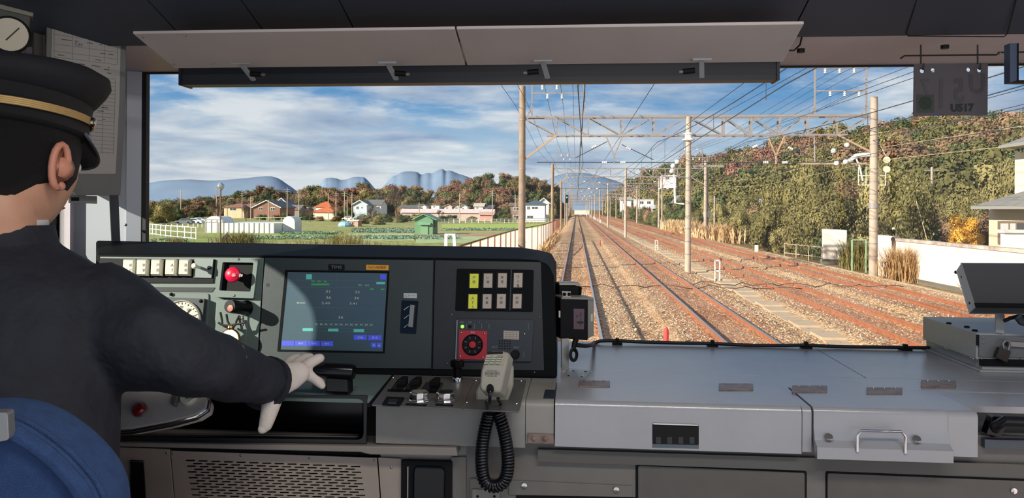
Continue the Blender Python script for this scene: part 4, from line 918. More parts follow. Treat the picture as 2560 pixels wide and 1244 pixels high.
# ================================================================ OUTDOORS
def gmat(name, stops, scale=3.0, stretch=(1, 1, 1), rough=0.9, bump=0.0, bscale=20, dist=0.02, vor=None, fine=None):
    m = bpy.data.materials.new(name); m.use_nodes = True; g = NG(m.node_tree); b = m.node_tree.nodes['Principled BSDF']
    b.inputs['Roughness'].default_value = rough; b.inputs['Specular IOR Level'].default_value = 0.15
    tcn = g.n('ShaderNodeTexCoord').outputs['Object']
    mp = g.n('ShaderNodeMapping'); mp.inputs['Scale'].default_value = stretch; g.l(tcn, mp.inputs[0])
    col = g.ramp(g.noise(mp.outputs[0], scale, 6, 0.65), stops)
    if fine:
        f = g.ramp(g.noise(tcn, fine, 3, 0.7), [(0.36, (0.62, 0.60, 0.58)), (0.5, (1, 1, 1)), (0.66, (1.35, 1.32, 1.28))])
        mx = g.n('ShaderNodeMix', data_type='RGBA', blend_type='MULTIPLY'); mx.inputs[0].default_value = 1.0
        g.l(col, mx.inputs[6]); g.l(f, mx.inputs[7]); col = mx.outputs[2]
    if vor:
        v = g.n('ShaderNodeTexVoronoi'); v.inputs['Scale'].default_value = vor; g.l(tcn, v.inputs['Vector'])
        hsv = g.n('ShaderNodeSeparateColor'); g.l(v.outputs['Color'], hsv.inputs[0])
        f = g.ramp(hsv.outputs[0], [(0, (0.7, 0.67, 0.64)), (0.5, (1, 1, 1)), (1, (1.3, 1.29, 1.27))])
        mx = g.n('ShaderNodeMix', data_type='RGBA', blend_type='MULTIPLY'); mx.inputs[0].default_value = 1.0
        g.l(col, mx.inputs[6]); g.l(f, mx.inputs[7]); col = mx.outputs[2]
        bn = g.n('ShaderNodeBump'); bn.inputs['Strength'].default_value = 1.0; bn.inputs['Distance'].default_value = 0.03; bn.invert = True
        g.l(v.outputs['Distance'], bn.inputs['Height']); g.l(bn.outputs[0], b.inputs['Normal'])
    elif bump:
        bn = g.n('ShaderNodeBump'); bn.inputs['Strength'].default_value = bump; bn.inputs['Distance'].default_value = dist
        g.l(g.noise(tcn, bscale, 4, 0.6), bn.inputs['Height']); g.l(bn.outputs[0], b.inputs['Normal'])
    g.l(col, b.inputs['Base Color']); return m
ballast = gmat('ballast', [(0.3, lin((164, 124, 90))), (0.5, lin((188, 152, 116))), (0.7, lin((198, 170, 138)))], .35, vor=15)
rustbal = gmat('rust_ballast', [(0.3, lin((150, 104, 78))), (0.55, lin((176, 132, 102))), (0.75, lin((190, 154, 122)))], .8, stretch=(1, .3, 1), vor=15)
verge = gmat('verge_grass', [(0.3, lin((120, 92, 60))), (0.5, lin((150, 122, 78))), (0.7, lin((112, 110, 58)))], .5, bump=1, bscale=6, dist=.15, fine=3)
fieldm = gmat('field_soil_and_grass', [(0.34, lin((172, 152, 110))), (0.44, lin((160, 158, 100))), (0.52, lin((138, 148, 84))), (0.6, lin((168, 166, 108))), (0.68, lin((176, 150, 114)))], .10, stretch=(.25, 1.6, 1), bump=.6, bscale=3, dist=.1, fine=1.2)
conc = mat('concrete', (190, 166, 136), .85, var=.12, scale=2.0, bump=.2, bscale=30)
polem = mat('pole_concrete', (176, 158, 140), .8, var=.12, scale=1.2)
galv = mat('galvanised', (150, 140, 135), .6, metal=.2, var=.08, scale=2)
railside = mat('rail_rust', (158, 98, 66), .8, var=.18, scale=6)
railtop = mat('rail_polished', (215, 205, 195), .28, metal=.85)
railtop2 = mat('rail_dull', (200, 140, 100), .5, metal=.4)
sleepm = mat('sleeper_concrete', (150, 118, 92), .9, var=.15, scale=4)
wirem = mat('wire_dark', (58, 62, 70), .6); porc = mat('porcelain', (232, 230, 226), .3)
# ground strips
TX = (0.0, 3.82, 8.0, 11.45)
def strip(name, pts, y0, y1, m, ny=1):
    mb = MB(); 
    for k in range(ny + 1):
        y = y0 + (y1 - y0) * k / ny; mb.v += [(x, y, z) for x, z in pts]
    n = len(pts)
    for k in range(ny):
        for i in range(n - 1): mb.f.append((k * n + i, k * n + i + 1, (k + 1) * n + i + 1, (k + 1) * n + i))
    return struct(mb.build(name, m, recalc=False))
def bumpy(name, x0, x1, y0, y1, step, zf, m, amp=.03, seed=1, stepy=None):
    r = random.Random(seed); nx = int((x1 - x0) / step) + 1; ny = int((y1 - y0) / (stepy or step)) + 1
    mb = MB(); mb.v = [(x0 + (x1 - x0) * i / nx, y0 + (y1 - y0) * j / ny, zf(x0 + (x1 - x0) * i / nx) + r.uniform(-amp, amp)) for j in range(ny + 1) for i in range(nx + 1)]
    mb.f = [(j * (nx + 1) + i, j * (nx + 1) + i + 1, (j + 1) * (nx + 1) + i + 1, (j + 1) * (nx + 1) + i) for j in range(ny) for i in range(nx)]
    return struct(mb.build(name, m, smooth='all', recalc=False))
def zb(x):
    for t in TX:
        if abs(x - t) < .45: return -.165
    if x < -1.5: return -.17 - (-1.5 - x) * .55
    for t in TX:
        if abs(x - t) < 1.5: return -.13
    return -.24
bumpy('ground_ballast', -2.6, 14.0, 2.5, 75, .11, zb, ballast, .022, stepy=.13)
bumpy('ground_ballast_far', -2.6, 14.0, 75, 470, .55, lambda x: zb(x) - .01, ballast, .02, stepy=2)
strip('ground_verge_left', [(-7, -1.05), (-3.4, -.98), (-2.5, -.75)], 2.5, 470, verge, 40)
strip('ground_verge_right', [(13.9, -.28), (14.6, -.42), (30, -.5), (420, -.6)], 2.5, 470, verge, 10)
strip('ground_far', [(-900, -1.12), (900, -1.12)], 465, 5000, verge)
strip('ground_field', [(-700, -1.1), (-6.8, -1.06)], 2.5, 466, fieldm, 4)
# ballast stones lying proud of the bed near the train
r = random.Random(5); mb = MB()
def stone(mb, x, y, z, s, r):
    a = r.uniform(0, 6.3); pts = []
    for k in range(4): t = a + k * pi / 2 + r.uniform(-.4, .4); pts.append((x + cos(t) * s * r.uniform(.6, 1.1), y + sin(t) * s * r.uniform(.6, 1.1), z + r.uniform(-.2, .25) * s))
    b = len(mb.v); mb.v += pts + [(x + r.uniform(-.3, .3) * s, y + r.uniform(-.3, .3) * s, z + s * r.uniform(.5, .9))]
    mb.f += [(b, b + 1, b + 4), (b + 1, b + 2, b + 4), (b + 2, b + 3, b + 4), (b + 3, b, b + 4)]
groups = [(-2.3, -.75), (-.42, .42), (.75, 3.15), (3.45, 4.2), (4.6, 5.85), (6.55, 7.3), (7.65, 8.4), (8.75, 10.75), (11.1, 11.8), (12.2, 13.9)]
wid = sum(b - a for a, b in groups)
stm = [mat('stone_pale', (206, 180, 148), .9), mat('stone_grey', (166, 138, 110), .9), mat('stone_rust', (176, 124, 88), .9)]
mbs = [MB(), MB(), MB()]
for k in range(46000):
    u = r.random() * wid
    for a, b in groups:
        if u < b - a: break
        u -= b - a
    x = a + u; y = 11 + (r.random() ** 1.9) * 55
    if -1.5 < x < 14 and x > y * .55 + 1.5: continue
    near = min(abs(x - t) for t in TX) < .75
    j = (2 if r.random() < .6 else r.randrange(2)) if near else (r.choice((0, 0, 1, 1, 2)))
    stone(mbs[j], x, y, zb(x) + .005, r.uniform(.022, .045), r)
for m_, q in zip(stm, mbs):
    o = q.build('ballast_stones', m_, recalc=False); o['kind'] = 'stuff'; o['label'] = {'stone_pale': 'pale crushed ballast stones', 'stone_grey': 'grey crushed ballast stones', 'stone_rust': 'rust-stained crushed ballast stones'}[m_.name] + ' strewn over the track bed'; o['category'] = 'ballast'
# cable trough / walkway of concrete lids between the middle tracks
tg = thing('cable_trough', 'pale concrete cable trough lids running between the second and third tracks', 'cable trough', (6.2, 12, -.2))
first = None
for k in range(56):
    y = 12 + k * 1.0
    if first is None: first = MB().box(5.88, 6.55, y, y + .97, -.24, -.165).build('lid_slab', conc, tg); o = first
    else: o = first.copy(); COL.objects.link(o); o.location.y = first.location.y + k
    o.rotation_euler = (R(random.uniform(-.3, .3)), 0, 0)
MB().box(5.88, 6.55, 68, 240, -.24, -.17).build('lid_run', conc, tg)
# ---- tracks
def railprof(x):
    return [(x - .065, -.165), (x + .065, -.165), (x + .065, -.15), (x + .012, -.13), (x + .012, -.045), (x + .033, -.036), (x + .033, -.001), (x - .033, -.001), (x - .033, -.036), (x - .012, -.045), (x - .012, -.13), (x - .065, -.15)]
slp0 = None
for i, tx in enumerate(TX):
    t = thing('railway_track', ('own straight railway track directly ahead with polished rails', 'second railway track from the left with polished rail heads', 'third railway track from the left, rust-coloured rails', 'rightmost railway track by the white wall, rust-coloured rails')[i], 'railway track', (tx, 3, 0), 'the four parallel tracks')
    for s in (-1, 1):
        x = tx + s * .566
        rl = MB().prism([(a, 3, b) for a, b in railprof(x)], (0, 447, 0)).build('rail', railside, t)
        MB().box(x - .031, x + .031, 3, 450, -.001, .002).build('running_surface', railtop if i < 2 else railtop2, rl)
        fm = MB(); r = random.Random(i * 7 + s)
        for k in range(150):
            y = 10 + k * .64
            for e in (-1, 1):
                q = x + e * .085; fm.hexa([(q - .035, y - .05, -.17), (q + .035, y - .05, -.17), (q + .035, y + .05, -.17), (q - .035, y + .05, -.17), (q - .02, y - .03, -.11), (q + .02, y - .03, -.11), (q + .02, y + .03, -.11), (q - .02, y + .03, -.11)])
        o = fm.build('rail_fasteners', railside, t, recalc=False); o['kind'] = 'stuff'
    for k in range(90):
        y = 10 + k * .64
        if slp0 is None: o = slp0 = MB().box(tx - 1.0, tx + 1.0, y - .11, y + .11, -.30, -.158).build('sleeper', sleepm, t)
        else:
            o = bpy.data.objects.new('sleeper', slp0.data); COL.objects.link(o); o.parent = t; o.matrix_parent_inverse = Matrix.Translation((-tx, -3, 0)); o.location = (tx, k * .64, 0)
    # rust-stained band of ballast along this track
    mb = MB()
    for a, b, z in ((-1.15, -.64, -.122), (-.5, .5, -.150), (.64, 1.15, -.122)):
        mb.add([(tx + a, 3, z), (tx + b, 3, z), (tx + b, 450, z), (tx + a, 450, z)], [(0, 1, 2, 3)])
    if i: 
        o = mb.build('stained_ballast', rustbal, t, recalc=False); o['kind'] = 'stuff'
# bond wires lying across the ballast
for x0, x1, y in ((-1.5, 8.4, 29.6), (4.6, 12.6, 31.0)):
    pts = [(x0 + (x1 - x0) * k / 24, y + .35 * sin(k * 1.3), -.10 + (.12 * abs(sin(k * .9)) if k % 5 else 0)) for k in range(25)]
    o = MB().tube(pts, .018, 5).build('bond_cable', mat('cable_brown', (92, 62, 46), .8), smooth='all')
    tag(o, 'thin brown cable snaking across the %s tracks' % ('own and second' if x0 < 0 else 'third and fourth'), 'cable')
# ---- small trackside things
def hmarker(px_, py_, w, h, m, label, name='track_marker'):
    p = P(px_, py_, Z=-.2); t = thing(name, label, 'marker', p)
    k = (p - CAM).dot(FWD) / F; w *= k; h *= k; th = .045
    for s in (-1, 1): MB().box(p.x + s * w / 2 - th / 2, p.x + s * w / 2 + th / 2, p.y - .02, p.y + .02, -.25, -.2 + h).build('upright', m, t)
    for z in (h - .03, h * .48): MB().box(p.x - w / 2, p.x + w / 2, p.y - .02, p.y + .02, -.2 + z - .03, -.2 + z + .03).build('crossbar', m, t)
wm = mat('white_enamel', (236, 232, 222), .5); redp = mat('marker_red', (206, 70, 66), .6)
hmarker(1793, 702, 12, 53, wm, 'tall white H-shaped frame marker beside the concrete trough')
hmarker(1641, 626, 6, 27, wm, 'smaller white frame marker farther along the trough, near the middle mast')
def post(px_, py_, w, h, m, name, label, cat, z=-.2, cap=True):
    p = P(px_, py_, Z=z); k = (p - CAM).dot(FWD) / F; w *= k; h *= k
    mb = MB().lathe((p.x, p.y, z - .1), UP, [(w / 2, 0), (w / 2, h), (w * .4, h + .05), (w * .1, h + .09)], 12)
    return tag(mb.build(name, m, smooth=True), label, cat)
post(1665, 866, 13, 50, redp, 'marker_stake', 'thick red stake in the ballast just beyond the windscreen cable', 'stake')
post(1500, 612, 3.5, 13, redp, 'marker_stake', 'small red stake between the own and second tracks', 'stake')
post(1751, 611, 3.0, 11, redp, 'marker_stake', 'tiny red stake by the base of the middle mast', 'stake')
for i, x_ in enumerate((1467, 1476, 1484, 1488, 1495, 1501)):
    post(x_, 541 + i * 3, 1.6, 8, wm, 'white_stake', 'white stake in the row between the middle tracks, %s from the far end' % ('first', 'second', 'third', 'fourth', 'fifth', 'sixth')[i], 'stake')
p = P(1891, 632, Z=-.35); t = thing('distance_post', 'short white distance post at the edge of the bushes right of the tracks', 'post', p)
MB().box(p.x - .12, p.x + .12, p.y - .06, p.y + .06, -.45, .25).build('post_body', wm, t); MB().prism([(p.x - .12, p.y - .06, .25), (p.x + .12, p.y - .06, .25), (p.x + .05, p.y - .06, .42), (p.x - .12, p.y - .06, .42)], (0, .12, 0)).build('post_top', black, t)
# kerb on the right
struct(MB().box(13.95, 14.15, 12, 60, -.5, -.22).build('trim_4', conc))

# ---------------------------------------------------------------- catenary gantries
ORD = ('nearest', 'second', 'third', 'fourth', 'fifth', 'sixth', 'seventh', 'eighth', 'ninth', 'tenth', 'eleventh')
XA, XB, XM = -2.7, 14.1, 5.4
bays = [P(x, 315, Y=38).x for x in (1305, 1391, 1471, 1553, 1635)] + [XM] + [P(x, 315, Y=38).x for x in (1810, 1879, 1950, 2020, 2093, 2183)]
ups = [0, 0, 0, 1, 1, 0, 0, 0, 1, 1, 1]
def pole(name, x, y, zt, r0, r1, par, m=polem, bands=0, z0=-.3):
    o = MB().cyl((x, y, z0), (x, y, zt), r0, 16, r1).build(name, m, par, smooth=True)
    if bands:
        mb = MB()
        for k in range(bands):
            z = z0 + 1 + k * (zt - z0 - 1.5) / bands; rr_ = r0 + (r1 - r0) * (z - z0) / (zt - z0); mb.cyl((x, y, z), (x, y, z + .05), rr_ + .012, 16)
        q = mb.build('pole_bands', galv, o, smooth=True); q['kind'] = 'stuff'
    return o
def insul(mb, p, ax, n=3, r=.07):
    p = V(p); ax = V(ax).normalized()
    mb.lathe(p, ax, [(.02, 0)] + [q for k in range(n) for q in ((r, .03 + k * .09), (r, .05 + k * .09), (.03, .07 + k * .09))], 10)
ZTc, ZBc = 7.42, 6.50
for gi in range(10):
    Y = 38 + gi * 48.0
    near = gi == 0
    t = thing('catenary_gantry', '%s overhead line gantry with lattice beam spanning all four tracks' % ORD[gi], 'gantry', (0, Y, 0), 'overhead line gantries receding along the line')
    pole('pole', XA, Y, 8.95 if near else 7.9, .19, .15, t, mat('pole_brown', (150, 128, 106), .8, var=.15, scale=1.5), 7 if near else 0, -1.0)
    pole('pole', XB, Y, 8.3, .20, .165, t, polem, 12 if near else 0)
    pole('pole', XM, Y, 7.4, .15, .12, t, mat('mast_pale', (178, 162, 144), .8, var=.1, scale=2), 10 if near else 0)
    for dy in ((0, .45) if gi < 3 else (0,)):
        y = Y + dy
        MB().bar((XA, y, ZTc), (XB, y, ZTc), .10 if gi < 3 else .14).build('top_chord', galv, t); MB().bar((XA + 1.2, y, ZBc), (XB - 1.2, y, ZBc), .08 if gi < 3 else .12).build('bottom_chord', galv, t)
        for i in range(len(bays)):
            if gi < 4:
                if 0 < i < 11 and i != 5: MB().bar((bays[i], y, ZBc), (bays[i], y, ZTc), .07).build('upright', galv, t)
                if i < 11:
                    a, b = bays[i], bays[i + 1]
                    if i == 0: b_, z_ = b, ZBc
                    MB().bar((a, y, ZTc if not ups[i] else ZBc), (b, y, ZBc if not ups[i] else ZTc), .055).build('diagonal', galv, t)
    if gi >= 4:
        mb = MB()
        for i in range(11): mb.bar((bays[i], Y, ZTc if not ups[i] else ZBc), (bays[i + 1], Y, ZBc if not ups[i] else ZTc), .09)
        o = mb.build('diagonals', galv, t); o['kind'] = 'stuff'
    br = mat('brace_tan', (176, 146, 118), .7)
    MB().bar((XA, Y, 5.25), (bays[1], Y, ZBc), .09).build('brace', br, t); MB().bar((XB, Y, 5.6), (bays[10], Y, ZBc), .09).build('brace', br, t)
    # V hangers
    for cx_, rod in ((1.83, galv), (9.55, br)):
        MB().bar((cx_ - .42, Y, ZBc), (cx_, Y, 5.5), .06).build('hanger_leg', rod, t); MB().bar((cx_ + .42, Y, ZBc), (cx_, Y, 5.5), .06).build('hanger_leg', rod, t)
        MB().bar((cx_, Y, 5.55), (cx_, Y, 5.1), .07).build('hanger_stem', rod, t)
        mb = MB(); mb.tube([(cx_ - 3.8, Y, 5.18), (cx_ + 3.2, Y, 5.18)], .02, 5); mb.build('steady_wire', wirem, t)
        if gi < 4:
            mb = MB(); insul(mb, (cx_ - .6, Y, 5.18), (1, 0, 0)); insul(mb, (cx_ + .3, Y, 5.18), (1, 0, 0)); insul(mb, (cx_ - 1.1, Y, 5.9), (.8, 0, .3)); insul(mb, (cx_ + .8, Y, 5.8), (-.8, 0, .4)); q = mb.build('insulators', porc, t, smooth=True); q['kind'] = 'stuff'
            MB().tube([(cx_ - .35, Y, 6.2), (cx_ - 1.9, Y, 5.4)], .02, 5).build('stay_rod', wirem, t); MB().tube([(cx_ + .35, Y, 6.05), (cx_ + 1.9, Y, 5.3)], .02, 5).build('stay_rod', wirem, t)
    # frames on top for the feeders
    for a, b, zt, bars, nm in ((P(1330, 250, Y=38).x, P(1460, 250, Y=38).x, 10.2, (8.58, 9.02), 0), (P(2037, 250, Y=38).x, P(2166, 250, Y=38).x, 9.75, (8.6, 9.7), 1)):
        for x in (a, b): MB().bar((x, Y, ZTc), (x, Y, zt), .07 if gi < 3 else .1).build('frame_post', galv, t); MB().bar((x - .25, Y, ZTc), (x, Y, ZTc + .5), .05).build('frame_gusset', galv, t)
        for z in bars: MB().bar((a, Y, z), (b, Y, z), .06 if gi < 3 else .1).build('frame_bar', galv, t)
        if gi < 4:
            mb = MB()
            for k in range(2 if nm == 0 else 3):
                insul(mb, (a + (b - a) * (.3 + .28 * k), Y, bars[0] - .02), (0, 0, -1)); insul(mb, (a + (b - a) * (.2 + .28 * k), Y, bars[1] - .02), (0, 0, -1))
            q = mb.build('insulators', porc, t, smooth=True); q['kind'] = 'stuff'
    if near:
        # equipment on the middle mast and right pole
        mb = MB(); mb.lathe((XM, Y, 6.2), UP, [(.16, 0), (.3, .05), (.3, .1), (.18, .16), (.18, .3), (.26, .34), (.26, .38), (.15, .42)], 14); mb.build('mast_collar', porc, t, smooth=True)
        MB().tube([(XM - .7, Y, 4.9), (XM - .62, Y, 3.2), (XM - .2, Y, 3.15)], .05, 8).build('cable_duct', porc, t, smooth=True)
        for k, (dx, z) in enumerate(((-.75, 5.0), (-.8, 4.75), (-.55, 5.2))): MB().sphere((XM + dx, Y - .1, z), .12, 10, 7).build('round_insulator', porc, t, smooth=True)
        MB().box(XM + .1, XM + 1.7, Y, Y + .1, 4.95, 5.05).build('cross_arm', galv, t)
        for a, b, c in ((-1.9, 5.72, 0), (-1.28, 6.0, 0), (-1.75, 5.13, 0), (-1.33, 5.2, 0)): MB().sphere((XB + a, Y - .1, b), .125, 12, 8).build('round_insulator', porc, t, smooth=True)
        MB().bar((XB - 3.4, Y, 5.12), (XB - .3, Y, 5.12), .08).build('steady_arm', br, t)
        MB().tube([(XB - 2.75, Y, 6.4), (XB - 2.72, Y, 5.2)], .03, 6).build('drop_tube', galv, t)
        MB().tube([(XB - 1.2, Y, 5.2), (XB - .8, Y, 5.5), (XB - .2, Y, 5.55)], .1, 8).build('pulley_arm', porc, t, smooth=True)
        MB().tube([(XB - .9, Y, 5.55), (XB - .65, Y, 5.0), (XB - .5, Y, 4.3)], .04, 6).build('tension_rod', porc, t)
        fr = mat('platform_cream', (214, 204, 178), .6)
        for x in (XB - .7, XB + .55):
            MB().bar((x, Y, 4.1), (x, Y, 4.95), .035).build('cage_bar', fr, t); MB().bar((x * .5 + XB * .5, Y, 4.1), (x * .5 + XB * .5, Y, 4.95), .035).build('cage_bar', fr, t)
        MB().bar((XB - .7, Y, 4.1), (XB + .55, Y, 4.1), .04).build('cage_rail', fr, t); MB().bar((XB - .7, Y, 4.55), (XB + .55, Y, 4.55), .03).build('cage_rail', fr, t)
        for z in (5.4, 4.95):
            o = MB(); o.lathe((XB + .6, Y, z - .1), (0, 1, 0), [(.16, -.03), (.16, .03)], 16); o.build('balance_wheel', fr, t)
        MB().tube([(XB + .1, Y, 6.4), (XB + .6, Y, 5.4)], .015, 5).build('balance_wire', fr, t)
        MB().cyl((XB, Y, 3.0), (XB, Y, 3.25), .23, 16).build('pole_clamp', galv, t, smooth=True)
# ---- wires
def wire(x, z, label, r=.014, y0=4, y1=470, sag=0.0, m=wirem, x2=None, dz=0, name='overhead_wire'):
    pts = []
    ys = [y0] + [38 + 24 * k for k in range(-1, 19) if 38 + 24 * k > y0]
    for y in ys:
        k = (y - 38) / 48.0; f = (k % 1.0); pts.append((x if x2 is None else x + (x2 - x) * (y - y0) / (y1 - y0), y, z - sag * 4 * f * (1 - f)))
    return tag(MB().tube(pts, r, 5).build(name, m, smooth='all'), label, 'wire')
names = ('own', 'second', 'third', 'fourth')
for i, tx in enumerate(TX):
    t = thing('contact_line', 'overhead contact line with droppers above the %s track' % names[i], 'overhead line', (tx, 38, 5.1), 'overhead contact lines')
    xo = tx + (.16 if i == 0 else 0)
    MB().tube([(xo + .15 * (-1) ** k, 4 + k * 24 - 14 * (k > 0), 5.1) for k in range(20)], .012, 5).build('contact_wire', wirem, t)
    pts = []; mb = MB()
    for k in range(0, 160):
        y = 4 + k * 3.0; f = ((y - 38) / 48.0) % 1.0; z = 6.15 - .75 * 4 * f * (1 - f) * .9; pts.append((xo, y, z))
        if k % 2 == 0 and y < 240: mb.bar((xo, y, z), (xo, y, 5.1), .012)
    MB().tube(pts, .013, 5).build('messenger_wire', wirem, t)
    o = mb.build('droppers', wirem, t); o['kind'] = 'stuff'
for x, z, lab in ((-3.05, 8.0, 'outermost feeder wire left of the gantry poles'), (-2.5, 8.2, 'feeder wire just inside the left gantry poles'), (-1.6, 8.9, 'feeder wire on the left side of the left upper frame'), (-.75, 8.5, 'feeder wire in the middle of the left upper frame'), (.35, 8.9, 'thick feeder wire on the right side of the left upper frame'),
                  (-.2, 8.45, 'thin feeder wire above the own track'), (12.0, 8.3, 'feeder wire on the left insulator of the right upper frame'), (12.8, 8.35, 'feeder wire on the middle insulator of the right upper frame'), (13.5, 8.6, 'feeder wire beside the right gantry poles'), (11.9, 9.4, 'upper left feeder wire of the right frame'), (12.6, 9.45, 'upper middle feeder wire of the right frame'), (13.2, 9.4, 'upper right feeder wire of the right frame'),
                  (14.5, 5.9, 'pale low wire right of the gantry poles, upper one'), (14.55, 5.3, 'pale low wire right of the gantry poles, lower one'), (6.6, 7.3, 'wire slung beside the middle masts'), (9.6, 7.0, 'wire between the third and fourth tracks')):
    pale = 'pale' in lab; wire(x, z, lab, .018 if 'thick' in lab else .011, sag=.5, m=mat('wire_pale', (190, 180, 140), .6) if pale else wirem)
for x0, z0, x1, y1, z1, lab in ((2.4, 6.9, .2, 240, 5.2, 'catenary wire crossing over from the middle towards the own track'), (5.3, 7.0, 1.2, 260, 5.3, 'anchor wire slanting from the middle mast'), (13.9, 6.7, 9, 200, 5.2, 'anchor wire slanting from the right pole'), (14.0, 6.2, 11, 200, 5.1, 'lower anchor wire slanting from the right pole')):
    tag(MB().tube([(x0 + (x0 - x1) * .12, 8, z0 + .2), (x0, 38, z0), (x1, y1, z1)], .013, 5).build('overhead_wire', wirem), lab, 'wire')

# ---------------------------------------------------------------- vegetation
def leafmat(name, c1, c2, c3, sc_=.5, objvar=.18):
    m = bpy.data.materials.new(name); m.use_nodes = True; g = NG(m.node_tree); b = m.node_tree.nodes['Principled BSDF']
    b.inputs['Roughness'].default_value = .8; b.inputs['Specular IOR Level'].default_value = .15
    tcn = g.n('ShaderNodeTexCoord').outputs['Object']
    oi = g.n('ShaderNodeObjectInfo').outputs['Random']
    n = g.noise(tcn, sc_, 4, .6); n2 = g.noise(tcn, sc_ * 9, 2, .5)
    f = g.math('ADD', g.math('MULTIPLY_ADD', n2, .35, g.math('MULTIPLY', n, .65)), g.math('MULTIPLY_ADD', oi, .16, -.08))
    col = g.ramp(f, [(.36, lin(c1)), (.5, lin(c2)), (.64, lin(c3))])
    hs = g.n('ShaderNodeHueSaturation'); g.l(g.math('MULTIPLY_ADD', g.math('FRACT', g.math('MULTIPLY', oi, 7.31)), 2 * objvar, 1 - objvar), hs.inputs['Value'])
    g.l(col, hs.inputs['Color']); g.l(hs.outputs[0], b.inputs['Base Color']); return m
LM = {'brown': leafmat('autumn_leaves', (112, 86, 66), (142, 112, 86), (164, 138, 102)),
      'olive': leafmat('olive_leaves', (84, 82, 50), (112, 105, 64), (142, 130, 84)),
      'green': leafmat('green_leaves', (56, 66, 42), (82, 90, 56), (112, 116, 72)),
      'yellow': leafmat('yellow_leaves', (170, 120, 40), (206, 152, 56), (222, 176, 84)),
      'red': leafmat('red_leaves', (112, 76, 64), (132, 94, 78), (142, 110, 88)),
      'bamboo': leafmat('bamboo_leaves', (96, 90, 52), (130, 120, 74), (160, 147, 98)),
      'dry': leafmat('dry_grass_leaves', (168, 130, 88), (206, 172, 128), (226, 200, 160))}
barkm = mat('bark', (96, 78, 62), .9, var=.2, scale=3)
def crown(seed, n, s, lobes=7, flat=.8, core=True, vert=0.0, asp=1.0):
    """unit-radius leafy crown: overlapping lobes of small leaf sprays round dark inner masses"""
    r = random.Random(seed); L = []
    for k in range(lobes):
        a = r.uniform(0, 6.28); d = r.uniform(.15, .62) if k else 0; L.append((V((cos(a) * d, sin(a) * d, (r.uniform(.25, 1.35) if k else .75) * flat)), r.uniform(.22, .42) if k else .6))
    mb = MB()
    if core:
        for c, q in L: mb.sphere(c, q * .62, 7, 5)
    for k in range(n):
        c, q = r.choice(L); t = r.uniform(0, 6.28); ph = math.acos(r.uniform(-.75, 1))
        nn = V((sin(ph) * cos(t), sin(ph) * sin(t), cos(ph))); p = c + nn * q * r.uniform(.6, 1.1)
        nn = (nn + V((r.uniform(-.7, .7), r.uniform(-.7, .7), r.uniform(-.5, .7)))).normalized()
        x = nn.cross(V((r.uniform(-1, 1), r.uniform(-1, 1), r.uniform(-1, 1) + vert * 3))).normalized(); y = nn.cross(x); w = s * r.uniform(.6, 1.3); h = w * asp
        mb.add([p - x * w * .5, p - y * h * .5, p + x * w * .5, p + y * h * .5], [(0, 1, 2, 3)])
    return mb
def twiggy(seed, n, s):
    r = random.Random(seed); mb = MB()
    def br(p, d, L, rad, dep):
        q = p + d * L; mb.tube([p, q], [rad, rad * .65], 4, caps=False)
        if dep == 0: return
        for k in range(3 if dep > 1 else 4):
            nd = (d + V((r.uniform(-.8, .8), r.uniform(-.8, .8), r.uniform(-.15, .55)))).normalized(); br(q, nd, L * r.uniform(.6, .85), rad * .68, dep - 1)
    br(V((0, 0, 0)), V((0, 0, 1)), .30, .035, 6); return mb
PROTO = {}
def proto(kind, var):
    k = (kind, var)
    if k not in PROTO:
        if kind == 'far': mb = crown(100 + var, 2600, .085, 16)
        elif kind == 'lite': mb = crown(150 + var, 330, .22, 8)
        elif kind == 'shrub': mb = crown(200 + var, 7000, .045, 16, .75)
        elif kind == 'bamboo': mb = crown(300 + var, 7000, .036, 16, .95, vert=.5, asp=1.8)
        me = mb.build('p', None, recalc=False).data; o = bpy.data.objects[-1] if False else None
        for ob in list(COL.objects):
            if ob.data is me: bpy.data.objects.remove(ob)
        PROTO[k] = me
    return PROTO[k]
MESHV = {}
def leafmesh(kind, var, lm_):
    k = (kind, var, lm_)
    if k not in MESHV:
        me = proto(kind, var).copy(); me.materials.append(LM[lm_]); MESHV[k] = me
    return MESHV[k]
trunkme = MB().tube([(0, 0, -.3), (.03, 0, .35), (0, .02, .8)], [.06, .045, .02], 6).build('t', barkm).data
for ob in list(COL.objects):
    if ob.data is trunkme: bpy.data.objects.remove(ob)
def tree(kind, var, lm_, loc, rx, rz, label, cat, group, name, rot=0, trunk=True):
    t = bpy.data.objects.new(name, None); COL.objects.link(t); t.empty_display_size = .5; t.location = loc; t.rotation_euler = (0, 0, rot); t.scale = (rx, rx, rz)
    t['label'] = label; t['category'] = cat; t['group'] = group
    o = bpy.data.objects.new('foliage', leafmesh(kind, var, lm_)); COL.objects.link(o); o.parent = t
    if trunk: q = bpy.data.objects.new('trunk', trunkme); COL.objects.link(q); q.parent = t
    return t
def interp(tab, x):
    if x <= tab[0][0]: return tab[0][1:]
    for a, b in zip(tab[:-1], tab[1:]):
        if x <= b[0]: f = (x - a[0]) / (b[0] - a[0]); return tuple(p + (q - p) * f for p, q in zip(a[1:], b[1:]))
    return tab[-1][1:]
